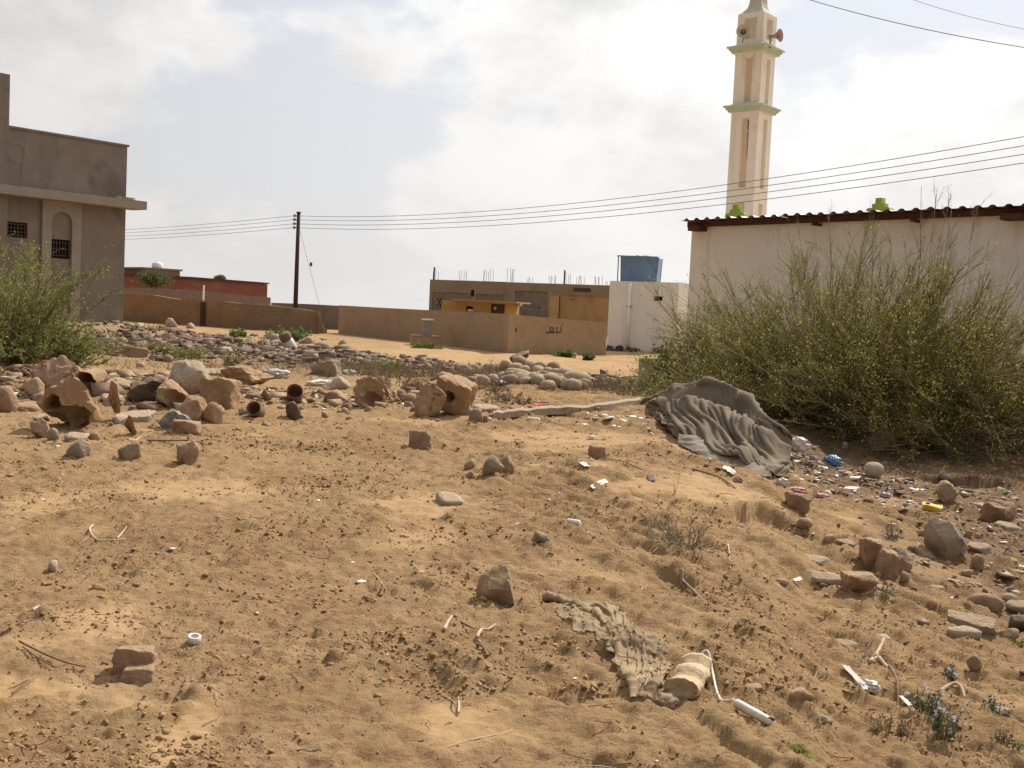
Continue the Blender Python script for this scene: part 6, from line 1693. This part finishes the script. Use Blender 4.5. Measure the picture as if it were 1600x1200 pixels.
def big_bush():
    rg = np.random.default_rng(17)
    c0 = at(1335, 640, 17.6); c1 = at(1500, 660, 16.4); c2 = at(1195, 610, 18.8)
    g = lambda c: gz(c[0], c[1])
    t = empty('broom_bush', (c0[0], c0[1], g(c0)), 'large wispy olive broom bush in front of the white house wall', 'bush'); org = np.array(t.location)
    sets = []
    for c, N, Lm, el0, rx in ((c0, 240, 3.2, R(16), .85), (c1, 180, 2.65, R(4), 1.1), (c2, 120, 2.25, R(8), .75)):
        a = rg.uniform(0, 2 * math.pi, N); rr = np.sqrt(rg.uniform(0, 1, N))
        root = np.stack([c[0] + rx * rr * np.cos(a), c[1] + .6 * rr * np.sin(a), np.zeros(N)], 1); root[:, 2] = H(root[:, 0], root[:, 1]) - .03
        D = stem_dirs(N, rg, el0, R(86)); D[:, :2] += .35 * (root[:, :2] - c[:2]) / rx
        L = Lm * rg.uniform(.74, 1.05, N) * (1 - .10 * (1 - D[:, 2]))
        sets.append(grow(root, D, L, 8, rg, .14, .07))
    S0 = np.vstack(sets)
    # a few taller bare shoots reaching over the roof edge
    top = []
    for px, py, bx in ((1462, 292, 1440), (1478, 300, 1446), (1440, 300, 1436), (1500, 318, 1450), (1530, 322, 1470), (1250, 340, 1290), (1292, 332, 1310)):
        b = at(bx, 640, 17.3); e = at(px, py, 17.0); b[2] = g(b); top.append(grow(b[None], (e - b)[None], np.array([np.linalg.norm(e - b) * 1.03]), 8, rg, .03, .05)[0])
    for px, py, bx in ((1600, 390, 1480), (1595, 425, 1500), (1640, 440, 1500)):
        b = at(bx, 640, 16.4); e = at(px, py, 15.8); b[2] = g(b); top.append(grow(b[None], (e - b)[None], np.array([np.linalg.norm(e - b) * 1.03]), 8, rg, .08, .05)[0])
    Tp = np.array(top)
    S1 = branch(S0, 9, .15, .97, .38, .36, 5, rg, .24, .05)
    S2 = branch(S1, 7, .12, 1.0, .46, .36, 3, rg, .18, .03)
    T1 = branch(Tp, 9, .45, 1.0, .14, .35, 5, rg, .2, .03); T2 = branch(T1, 3, .2, 1., .4, .4, 4, rg, .1)
    sub0 = S2[rg.random(len(S2)) < .95]
    put('woody_stems', [tubes(S0 - org, taper(len(S0), 8, .014, .004)), tubes(Tp - org, taper(len(Tp), 8, .013, .003)), tubes(T1 - org, taper(len(T1), 5, .004, .0015)), tubes(T2 - org, taper(len(T2), 4, .0025, .001))], M['broom_wood'], t)
    o = put('green_shoots', [tubes(S1 - org, taper(len(S1), 5, .0065, .0022)), tubes(sub0 - org, taper(len(sub0), 3, .0036, .0014))], M['broom'], t); o['kind'] = 'stuff'
    # dead tangle low in the middle
    Dn = S0[rg.random(len(S0)) < .5]; K = branch(Dn, 7, .0, .45, .28, .8, 5, rg, -.1, .1)
    o = put('dead_twigs', [tubes(K - org, taper(len(K), 5, .006, .002))], M['broom_wood'], t); o['kind'] = 'stuff'
    pick = S2[rg.random(len(S2)) < .95]; C = []; Dd = []
    for i in (1, 2, 2):
        C.append(pick[:, i] + rg.normal(0, .02, (len(pick), 3))); Dd.append(rg.normal(0, 1, (len(pick), 3)) + (pick[:, i] - pick[:, i - 1]) * 8)
    C = np.vstack(C); Dd = np.vstack(Dd)
    h = (C[:, 2] - org[2]); keep = rg.random(len(C)) < np.clip(1.15 - .42 * np.abs(h - 1.2), .12, 1)
    o = put('foliage', [leaves(C[keep] - org, Dd[keep], .034, rg, .55)], M['broom_leaf'], t); o['kind'] = 'stuff'
big_bush()

def left_bush():
    rg = np.random.default_rng(23)
    t = None; sets = []
    for px, py, dep, N, Lm, rx, el in ((0, 600, 15.2, 90, 1.9, .5, R(48)), (60, 600, 15.4, 120, .95, .5, R(22)), (-80, 600, 15.8, 70, 2.1, .6, R(45)), (15, 606, 14.9, 70, 1.0, .5, R(25))):
        c = at(px, py, dep); a = rg.uniform(0, 2 * math.pi, N); rr = np.sqrt(rg.uniform(0, 1, N))
        root = np.stack([c[0] + rx * rr * np.cos(a), c[1] + .5 * rr * np.sin(a), np.zeros(N)], 1); root[:, 2] = H(root[:, 0], root[:, 1]) - .03
        D = stem_dirs(N, rg, el, R(85)); D[:, 0] += .04
        sets.append(grow(root, D, Lm * rg.uniform(.55, 1.1, N), 8, rg, .12, .08))
        if t is None: t = empty('green_bush', (c[0], c[1], gz(c[0], c[1])), 'bright green wispy bush at the left edge before the concrete house', 'bush')
    org = np.array(t.location); S0 = np.vstack(sets)
    S1 = branch(S0, 9, .12, .98, .30, .36, 5, rg, .25, .05); S2 = branch(S1, 4, .15, 1., .42, .42, 3, rg, .12)
    put('stems', [tubes(S0 - org, taper(len(S0), 8, .010, .003))], M['broom_wood'], t)
    o = put('green_shoots', [tubes(S1 - org, taper(len(S1), 5, .005, .002)), tubes(S2 - org, taper(len(S2), 3, .003, .0012))], M['green_stem'], t); o['kind'] = 'stuff'
    C = np.vstack([S2[:, i] + rg.normal(0, .012, (len(S2), 3)) for i in (1, 2, 2)]); Dd = np.vstack([rg.normal(0, 1, (len(S2), 3)) + (S2[:, i] - S2[:, i - 1]) * 8 for i in (1, 2, 2)])
    keep = rg.random(len(C)) < .9
    o = put('foliage', [leaves(C[keep] - org, Dd[keep], .036, rg, .5)], M['green_leaf'], t); o['kind'] = 'stuff'
left_bush()

def plant(name, px, py, w, h, n, label, cat, stem_m, leaf_m=None, leaf=.03, seed=1, sub=6, el=R(25), r=.004, leafn=1.0, wid=.5, group=None, droop=.15, flowers=0, depth=None, ang=.45):
    rg = np.random.default_rng(seed); q = hit(px, py) if depth is None else at(px, py, depth); q[2] = gz(q[0], q[1]); s = q[1] / FPX
    W, Ht = w * s / 2, h * s
    a = rg.uniform(0, 2 * math.pi, n); rr = np.sqrt(rg.uniform(0, 1, n)) * .45
    root = np.stack([q[0] + W * rr * np.cos(a), q[1] + W * rr * np.sin(a), np.zeros(n)], 1); root[:, 2] = H(root[:, 0], root[:, 1]) - .01
    e = rg.uniform(el, R(88), n); D = np.stack([np.cos(a) * W * .75 * np.cos(e) / math.cos(el), np.sin(a) * W * .75 * np.cos(e) / math.cos(el), Ht * np.sin(e)], 1)
    L = np.linalg.norm(D, axis=1) * rg.uniform(.6, 1.1, n)
    S0 = grow(root, D, L, 6, rg, droop, .10); S1 = branch(S0, sub, .15, 1., .42, ang, 5, rg, .15, .05)
    t = empty(name, tuple(q), label, cat, group); org = np.array(q)
    put('stems', [tubes(S0 - org, taper(n, 6, r, r * .45)), tubes(S1 - org, taper(len(S1), 5, r * .55, r * .25))], M[stem_m], t)
    if leaf_m:
        C = np.vstack([S1[:, i] for i in (1, 2, 3, 4)]); Dd = np.vstack([rg.normal(0, 1, (len(S1), 3)) + np.array((0, 0, .4)) for i in range(4)])
        keep = rg.random(len(C)) < leafn
        o = put('foliage', [leaves(C[keep] - org, Dd[keep], leaf, rg, wid)], M[leaf_m], t); o['kind'] = 'stuff'
    if flowers:
        tip = S1[rg.choice(len(S1), min(len(S1), flowers), replace=False), -1]
        V = []; Fq = []
        C = np.repeat(tip, 5, 0); o = put('flowers', [leaves(C - org, rg.normal(0, 1, (len(C), 3)) + (0, 0, .6), .016, rg, .8)], M['flower'], t); o['kind'] = 'stuff'
    return t

def plants():
    p = plant
    p('leafy_shrub', 1050, 600, 90, 84, 34, 'leafy shrub with dark round leaves at the left side of the big bush', 'shrub', 'green_stem', 'dark_leaf', .075, 3, 8, R(35), .006, .5, .85, depth=20.2)
    p('leafy_shrub', 1098, 606, 110, 70, 50, 'paler low shrub between the dark leaved shrub and the blanket', 'shrub', 'green_stem', 'green_leaf', .045, 4, 8, R(25), .005, .8, depth=19.4)
    p('leafy_shrub', 1020, 606, 70, 30, 30, 'low green tuft at the foot of the pale upright block', 'shrub', 'green_stem', 'green_leaf', .045, 5, 6, R(20), .005, .7, depth=19.6)
    p('green_weed', 452, 527, 76, 22, 60, 'bright green weed patch at the foot of the stepped wall', 'weed', 'green_stem', 'weed_leaf', .11, 6, 6, R(15), .008, .9, .6, depth=46)
    p('green_weed', 372, 519, 30, 14, 25, 'smaller green weed at the wall foot left of the bright patch', 'weed', 'green_stem', 'weed_leaf', .11, 7, 6, R(20), .008, .8, .6, depth=50)
    p('green_weed', 668, 543, 54, 10, 40, 'green weeds in front of the pillar plinth', 'weed', 'green_stem', 'weed_leaf', .09, 8, 5, R(12), .007, .9, .6, depth=46)
    p('green_weed', 880, 560, 34, 11, 30, 'low green weed at the foot of the beige wall', 'weed', 'green_stem', 'weed_leaf', .10, 9, 5, R(15), .007, .9, .6, depth=43)
    p('green_weed', 918, 563, 24, 13, 26, 'rounder green weed near the right end of the beige wall', 'weed', 'green_stem', 'weed_leaf', .10, 10, 5, R(20), .007, .9, .6, depth=42)
    p('green_weed', 605, 577, 70, 14, 50, 'greyish green weed strip beside the sand track', 'weed', 'dry_weed', 'green_leaf', .06, 11, 6, R(20), .006, .7, .5)
    p('yellow_grass', 206, 508, 26, 16, 60, 'tuft of yellow grass at the corner of the concrete house', 'grass tuft', 'yellow_grass', None, .05, 12, 3, R(40), .01, depth=42)
    p('yellow_grass', 238, 502, 70, 12, 90, 'dry orange grass along the foot of the left wall', 'grass tuft', 'dry_weed', None, .05, 13, 3, R(30), .010, depth=55)
    p('dry_weed', 245, 548, 50, 16, 40, 'dry yellow-green weed beside the tilted brick', 'weed', 'dry_weed', 'yellow_grass', .05, 14, 5, R(30), .006, .5)
    p('dry_weed', 290, 560, 70, 18, 60, 'low olive weed at the near edge of the rubble', 'weed', 'dry_weed', 'green_leaf', .05, 15, 5, R(25), .006, .6)
    p('dry_weed', 362, 572, 40, 22, 40, 'pale dry weed behind the layered slab', 'weed', 'dry_weed', 'yellow_grass', .05, 16, 5, R(35), .006, .4)
    for i, (px, py, w, h, lab) in enumerate(((560, 585, 90, 22, 'brown dry weed clump right of the grey concrete slab'), (615, 605, 110, 24, 'wide brown dry weed clump before the sand track'), (690, 598, 60, 18, 'thin dry weed left of the track stones'),
                          (770, 612, 70, 20, 'dry weed clump below the black plastic'), (800, 632, 90, 18, 'low dry weed on the crest behind the orange bag'), (780, 583, 46, 20, 'spiky dry weed at the left of the cobble heap'),
                          (945, 610, 70, 24, 'dry weed right of the cobble heap'), (985, 618, 70, 20, 'dry grey-green weed between cobbles and blanket'), (590, 620, 70, 20, 'dry weed tuft above the layered hollow chunk'), (650, 612, 50, 20, 'dry weed behind the split boulder'))):
        p('dry_weed', px, py, w, h, 46, lab, 'weed', 'dry_weed', 'dry_weed', .035, 30 + i, 7, R(18), .0045, .35)
    p('dry_brush', 1068, 858, 120, 74, 46, 'dead grey brush spread over the broken bank in the middle of the slope', 'dry brush', 'grey_brush', 'grey_brush', .02, 50, 8, R(10), .004, .15, ang=.7, droop=.3)
    p('dry_brush', 1022, 822, 80, 40, 30, 'thinner dead brush above left of the dead grey brush', 'dry brush', 'grey_brush', None, .02, 51, 7, R(8), .0035, ang=.7, droop=.3)
    p('dry_brush', 1372, 925, 60, 34, 36, 'tangle of dead twigs under the split rocks', 'dry brush', 'grey_brush', None, .02, 52, 7, R(10), .004, ang=.8, droop=.3)
    p('dry_brush', 1348, 1030, 70, 20, 26, 'flat grey dead twigs below the half buried stone', 'dry brush', 'grey_brush', None, .02, 53, 6, R(6), .003, ang=.7, droop=.3)
    p('dry_brush', 1250, 842, 34, 16, 30, 'small brown dead tuft below the wedge stone', 'dry brush', 'dry_weed', None, .02, 54, 6, R(15), .004, ang=.7)
    p('dry_brush', 1395, 842, 30, 30, 24, 'thin pale dead tuft left of the yellow tray', 'dry brush', 'grey_brush', None, .02, 66, 6, R(20), .003, ang=.6)
    p('dry_brush', 588, 925, 34, 22, 14, 'little straw tuft in the middle of the sand', 'dry brush', 'grey_brush', None, .02, 67, 3, R(15), .0025, ang=.5)
    p('flowering_weed', 1448, 1118, 56, 50, 20, 'upright weed with small white flowers, left of three on the right slope', 'weed', 'green_stem', 'dark_leaf', .018, 55, 6, R(35), .003, .5, .5, flowers=26)
    p('flowering_weed', 1474, 1162, 56, 52, 24, 'largest dark weed with white flowers near the bottom right', 'weed', 'green_stem', 'dark_leaf', .018, 56, 6, R(30), .003, .55, .5, flowers=24)
    p('flowering_weed', 1557, 1118, 40, 34, 16, 'right hand weed with lilac flowers on the slope', 'weed', 'green_stem', 'dark_leaf', .017, 57, 6, R(35), .0028, .55, .5, flowers=16)
    p('flowering_weed', 1484, 1062, 20, 26, 9, 'tiny weed with pale flowers above the curved pale stick', 'weed', 'green_stem', 'dark_leaf', .018, 58, 5, R(40), .0025, .7, .5, flowers=10)
    p('green_weed', 1250, 1186, 50, 30, 26, 'sparse yellow-green weed at the bottom edge right of centre', 'weed', 'green_stem', 'green_leaf', .018, 59, 6, R(25), .0025, .6)
    p('dry_weed', 1390, 1150, 90, 34, 40, 'sparse dry weed left of the largest flowering weed', 'weed', 'dry_weed', 'dry_weed', .015, 60, 6, R(15), .0022, .3)
    p('green_weed', 1385, 944, 26, 18, 14, 'small green sprout right of the low brown rock', 'weed', 'green_stem', 'green_leaf', .02, 61, 5, R(30), .003, .6)
    p('dry_weed', 1310, 992, 34, 18, 14, 'small dry sprout above the half buried stone', 'weed', 'dry_weed', None, .02, 62, 5, R(30), .003)
    p('dry_weed', 1575, 1172, 50, 26, 22, 'small dark dry weed in the bottom right corner', 'weed', 'dry_weed', 'dark_leaf', .015, 63, 6, R(25), .0025, .4)
    p('green_weed', 1588, 1010, 30, 16, 12, 'small green sprout at the right edge below the flagstones', 'weed', 'green_stem', 'green_leaf', .02, 64, 5, R(30), .0025, .6)
plants()

def tree(px, py, w, h, depth, label, seed):
    rg = np.random.default_rng(seed); q = at(px, py, depth); s = depth / FPX; W = w * s / 2; Hc = h * s
    t = empty('tree', (q[0], q[1], 0), label, 'tree')
    zc = q[2] + Hc / 2
    MB().tube([(0, 0, -.1), (.05, 0, zc * .5), (.1, 0, zc)], [.12, .09, .05], 8).obj('trunk', M['twig'], t)
    N = 60; D = stem_dirs(N, rg, R(-20), R(88)); E = D * np.array((W, W, Hc / 2)) * rg.uniform(.5, 1.05, N)[:, None]
    S0 = grow(np.tile((0.1, 0, zc - Hc * .3), (N, 1)), E + (0, 0, Hc * .2), np.linalg.norm(E, axis=1), 5, rg, .05, .1)
    put('limbs', [tubes(S0, taper(N, 5, .03, .01))], M['twig'], t)
    C = (S0[:, 1:].reshape(-1, 3)[:, None, :] + rg.normal(0, 1, (N * 4, 14, 3)) * np.array((W, W, Hc / 2)) * .13).reshape(-1, 3)
    o = put('crown', [leaves(C, rg.normal(0, 1, (len(C), 3)), .16, rg, .6)], M['tree_leaf'], t); o['kind'] = 'stuff'
tree(236, 452, 58, 40, 81.0, 'feathery light green tree between the mauve wall and the red building', 5)
tree(342, 438, 16, 9, 112.0, 'small dark round treetop showing over the roof of the red building', 6)

# ------------------------------------------------------------------ loose earth, rubble and scraps nobody could count
OCT = (np.array([(1, 0, 0), (0, 1, 0), (-1, 0, 0), (0, -1, 0), (0, 0, 1), (0, 0, -1.0)]), np.array([(0, 1, 4), (1, 2, 4), (2, 3, 4), (3, 0, 4), (1, 0, 5), (2, 1, 5), (3, 2, 5), (0, 3, 5)]))
BOX = (np.array([(a, b, c) for a in (-.7, .7) for b in (-.7, .7) for c in (-.7, .7)]), np.array([(0, 1, 3), (0, 3, 2), (4, 6, 7), (4, 7, 5), (0, 4, 5), (0, 5, 1), (2, 3, 7), (2, 7, 6), (0, 2, 6), (0, 6, 4), (1, 5, 7), (1, 7, 3)]))
def scatter(name, xy, size, m, seed, flat=.7, sink=.3, long_=1.0, base=OCT, rough=.28, tilt=.35):
    rg = np.random.default_rng(seed); N = len(xy); V0, F0 = base if not isinstance(base, int) else ico(base); nv = len(V0)
    prot = V0[None] + rg.normal(0, rough, (min(N, 60), nv, 3)) * np.abs(V0).max()
    prot = prot[rg.integers(0, len(prot), N)]
    prot = prot * np.stack([np.full(N, long_) * rg.uniform(.7, 1.2, N), rg.uniform(.7, 1.2, N), np.full(N, flat) * rg.uniform(.5, 1.3, N)], 1)[:, None, :]
    a = rg.uniform(0, 2 * math.pi, N); ca, sa = np.cos(a), np.sin(a); b = rg.normal(0, tilt, N); cb, sb = np.cos(b), np.sin(b)
    x, y, z = prot[..., 0], prot[..., 1], prot[..., 2]
    y, z = y * cb[:, None] - z * sb[:, None], y * sb[:, None] + z * cb[:, None]
    x, y = x * ca[:, None] - y * sa[:, None], x * sa[:, None] + y * ca[:, None]
    P = np.stack([x, y, z], -1) * size[:, None, None]
    P += np.stack([xy[:, 0], xy[:, 1], H(xy[:, 0], xy[:, 1]) + size * flat * (1 - 2 * sink)], 1)[:, None, :]
    F = (F0[None] + (np.arange(N) * nv)[:, None, None]).reshape(-1, 3)
    o = link(name, nmesh(P.reshape(-1, 3), F), M[m]); o['kind'] = 'stuff'; return o

def fan(N, y0, y1, rg, margin=.8, p=1.0):
    y = y0 + (y1 - y0) * rg.random(N) ** p; w = margin + .5 * y
    return np.stack([rg.uniform(-1, 1, N) * w, y], 1)

def blob(N, cx, cy, rx, ry, rg):
    return np.stack([cx + rx * rg.normal(0, .5, N), cy + ry * rg.normal(0, .5, N)], 1)

def loose():
    rg = np.random.default_rng(99)
    def clod_field(N, y0, y1, mar, fr, lo, sz, seed):
        xy = fan(N, y0, y1, rg, mar); cl = fbm(xy[:, 0] * fr, xy[:, 1] * fr, 3, 81) + .6 * fbm(xy[:, 0] * 3.6, xy[:, 1] * 3.6, 3, 83); sd = sandiness(xy[:, 0], xy[:, 1])
        k = rg.random(len(xy)) < np.clip(lo - .08 + 1.1 * cl, .02, 1) * (1 - .85 * sd); xy = xy[k]
        scatter('soil_clods', xy, sz * np.exp(rg.normal(0, .5, len(xy))), 'clod', seed, sink=.35)
    clod_field(70000, 3.0, 9.0, .5, 1.1, .35, .0042, 1)
    clod_field(52000, 8.0, 17, .8, .9, .25, .0075, 2)
    # crumbled lumps under the little banks and round the rough patches
    pts = []
    for px, py, rx, ry, n in ((700, 1050, .34, .30, 200), (640, 1010, .4, .22, 140), (920, 1085, .2, .16, 90), (690, 1085, .25, .2, 70), (520, 760, .5, .35, 240), (1130, 930, .4, .35, 240), (450, 700, .6, .35, 200), (560, 830, .9, .45, 320),
                              (60, 1160, .35, .25, 200), (300, 1180, .25, .2, 200), (960, 810, .7, .5, 320), (700, 900, .4, .25, 160), (100, 780, .9, .45, 260), (1150, 1050, .5, .35, 200), (870, 700, 1.2, .6, 120), (1200, 1000, .5, .45, 200),
                              (300, 900, .8, .5, 200), (480, 930, .6, .4, 200), (820, 840, .8, .6, 240), (150, 970, .4, .25, 140), (860, 1000, .25, .2, 120)):
        q = hit(px, py); pts.append(blob(n, q[0], q[1], rx, ry, rg))
    xy = np.vstack(pts); scatter('soil_lumps', xy, np.clip(.0070 * np.exp(rg.normal(0, .55, len(xy))), .003, .018), 'clod', 3, base=1, sink=.5, rough=.34)
    # earth and chips drifted against the stones
    xy = []; sz = []
    for x, y, w, d in ROCKPOS:
        for i in range(9):
            a = rg.uniform(0, 6.283); k = rg.uniform(.85, 1.35); xy.append((x + math.cos(a) * w * .5 * k, y + math.sin(a) * d * .5 * k)); sz.append(w * .05 * math.exp(rg.normal(0, .5)))
    scatter('drifted_crumbs', np.array(xy), np.clip(np.array(sz), .004, .04), 'clod', 23, base=1, sink=.4, rough=.3)
    # pebbles
    xy = fan(700, 3.2, 16, rg, .6); scatter('pebbles', xy[:350], .006 * np.exp(rg.normal(0, .45, 350)), 'rock_pebble', 4, base=1, rough=.15)
    # right slope: stony litter
    pts = [blob(1500, 5.4, 9.0, 2.0, 3.0, rg), blob(900, 4.8, 12.5, 2.0, 2.2, rg), blob(500, 3.2, 12.5, 1.2, .9, rg), blob(400, 2.4, 13.2, 1.0, .9, rg)]
    xy = np.vstack(pts); scatter('stone_chips', xy, np.clip(.013 * np.exp(rg.normal(0, .65, len(xy))), .004, .06), 'chip', 5, flat=.35, long_=1.7, base=BOX)
    # left heap and the rubble field behind
    xy = np.vstack([blob(1100, -5.6, 14.2, 2.6, 1.5, rg), blob(500, -2.2, 14.6, 2.4, 1.2, rg)]); scatter('stone_chips', xy, np.clip(.022 * np.exp(rg.normal(0, .7, len(xy))), .006, .12), 'chip_warm', 6, flat=.5, long_=1.5, base=BOX, tilt=.6)
    pts = [blob(4600, -6.8, 27.5, 3.4, 4.4, rg), blob(1800, -3.6, 25.5, 2.4, 2.6, rg), blob(1200, -10.5, 26.5, 3.0, 3.2, rg), blob(400, -11.5, 36, 2.5, 5, rg), blob(260, -1, 24, 3, 2.5, rg), blob(150, -12, 50, 3, 3, rg)]
    xy = np.vstack(pts); scatter('rubble', xy, np.clip(0.036 * np.exp(rg.normal(0, .62, len(xy))), .012, .16), 'rubble', 7, flat=.42, long_=1.5, sink=.2, base=BOX, tilt=1.0)
    xy = np.vstack([blob(9000, -6.5, 27, 3.8, 4.6, rg), blob(3000, -2.5, 25, 3.5, 2.8, rg)]); scatter('rubble_grit', xy, np.clip(.013 * np.exp(rg.normal(0, .6, len(xy))), .005, .06), 'rubble', 17, flat=.5, long_=1.4, sink=.1, tilt=.8)
    xy = np.vstack([blob(420, 1.5, 22.5, 2.2, 2.0, rg), blob(120, 1.2, 46.5, 1.2, .8, rg)]); scatter('rubble', xy, np.clip(.040 * np.exp(rg.normal(0, .5, len(xy))), .012, .14), 'rubble', 8, flat=.5, long_=1.4, base=BOX, tilt=.5)
    # white scraps of paper, plastic and shell
    pts = [fan(150, 3.5, 15, rg, .5), blob(170, 1.6, 13.6, 1.6, 1.2, rg), blob(260, 3.6, 12.0, 1.2, 1.5, rg), blob(260, 5.0, 9.5, 1.9, 2.8, rg), blob(90, -2.2, 14.5, 3.0, 1.4, rg), blob(120, -5.5, 26, 4.0, 4.0, rg)]
    xy = np.vstack(pts); d = xy[:, 1]
    scatter('white_scraps', xy, np.clip(.0014 * d * np.exp(rg.normal(0, .5, len(xy))), .004, .06), 'paper', 9, flat=.22, long_=1.8, sink=.1, base=BOX)
    xy = np.vstack([blob(60, 3.5, 12.3, 1.0, 1.2, rg), blob(40, 5.2, 10, 1.5, 2.5, rg), blob(25, -5.5, 25, 3, 3, rg)])
    scatter('coloured_scraps', xy, np.clip(.0015 * xy[:, 1] * np.exp(rg.normal(0, .4, len(xy))), .005, .05), 'scrap', 10, flat=.3, long_=1.8, sink=.1)
    # bits of straw and twig
    for nm, m, N, r in (('straw_bits', 'straw', 260, .0022), ('twig_bits', 'twig', 620, .0022)):
        xy = np.vstack([fan(N, 3.2, 15, rg, .5), blob(N // 3, 4.6, 9.5, 2, 2.8, rg)]); n = len(xy); L = np.clip(.05 * np.exp(rg.normal(0, .55, n)), .015, .22) * (1 + .05 * xy[:, 1])
        z = H(xy[:, 0], xy[:, 1]); a = rg.uniform(0, 6.28, n)
        P = grow(np.stack([xy[:, 0], xy[:, 1], z + .004], 1), np.stack([np.cos(a), np.sin(a), rg.normal(.03, .10, n)], 1), L, 5, rg, 0, .35)
        P[..., 2] = np.maximum(P[..., 2], H(P[..., 0], P[..., 1]) + .003)
        V, F = tubes(P, taper(n, 5, r, r * .6) * (1 + .09 * xy[:, 1])[:, None]); o = link(nm, nmesh(V, F), M[m]); o['kind'] = 'stuff'
    # dry ground cover between the crest and the track
    pts = [blob(560, -1.8, 21.5, 2.6, 2.2, rg), blob(300, 1.4, 19.5, 2.4, 1.4, rg), blob(120, -5, 19.5, 2.5, 1.5, rg), blob(120, 3.0, 20, 1.5, 1.2, rg), blob(120, -9, 24, 3, 3, rg)]
    xy = np.vstack(pts); n = len(xy); k = 6; XY = np.repeat(xy, k, 0) + rg.normal(0, .05, (n * k, 2)); a = rg.uniform(0, 6.28, n * k); e = rg.uniform(.5, 1.5, n * k)
    P = grow(np.stack([XY[:, 0], XY[:, 1], H(XY[:, 0], XY[:, 1]) - .01], 1), np.stack([np.cos(a) * np.cos(e), np.sin(a) * np.cos(e), np.sin(e)], 1), rg.uniform(.08, .30, n * k), 4, rg, .1, .2)
    V, F = tubes(P, taper(n * k, 4, .0035, .002)); o = link('dry_ground_cover', nmesh(V, F), M['dry_weed']); o['kind'] = 'stuff'
M['rock_pebble'] = mat('pebbles', (0.38, 0.28, 0.18), (0.26, 0.17, 0.105), 9, bump=.2, island=.6)
M['chip'] = mat('stone chips', (0.33, 0.26, 0.195), (0.24, 0.17, 0.115), 7, bump=.3, island=.7)
M['chip_warm'] = mat('warm stone chips', (0.36, 0.25, 0.16), (0.25, 0.155, 0.095), 7, bump=.3, island=.7)
M['rubble'] = mat('rubble pieces', (0.27, 0.20, 0.14), (0.14, 0.095, 0.064), 2.2, bump=.3, bscale=20, island=.9, c3=(0.36, 0.21, 0.14), s3=1.3)
M['scrap'] = mat('coloured scraps', (0.36, 0.16, 0.20), (0.16, 0.20, 0.36), 6.0, bump=0, island=.8)
loose()
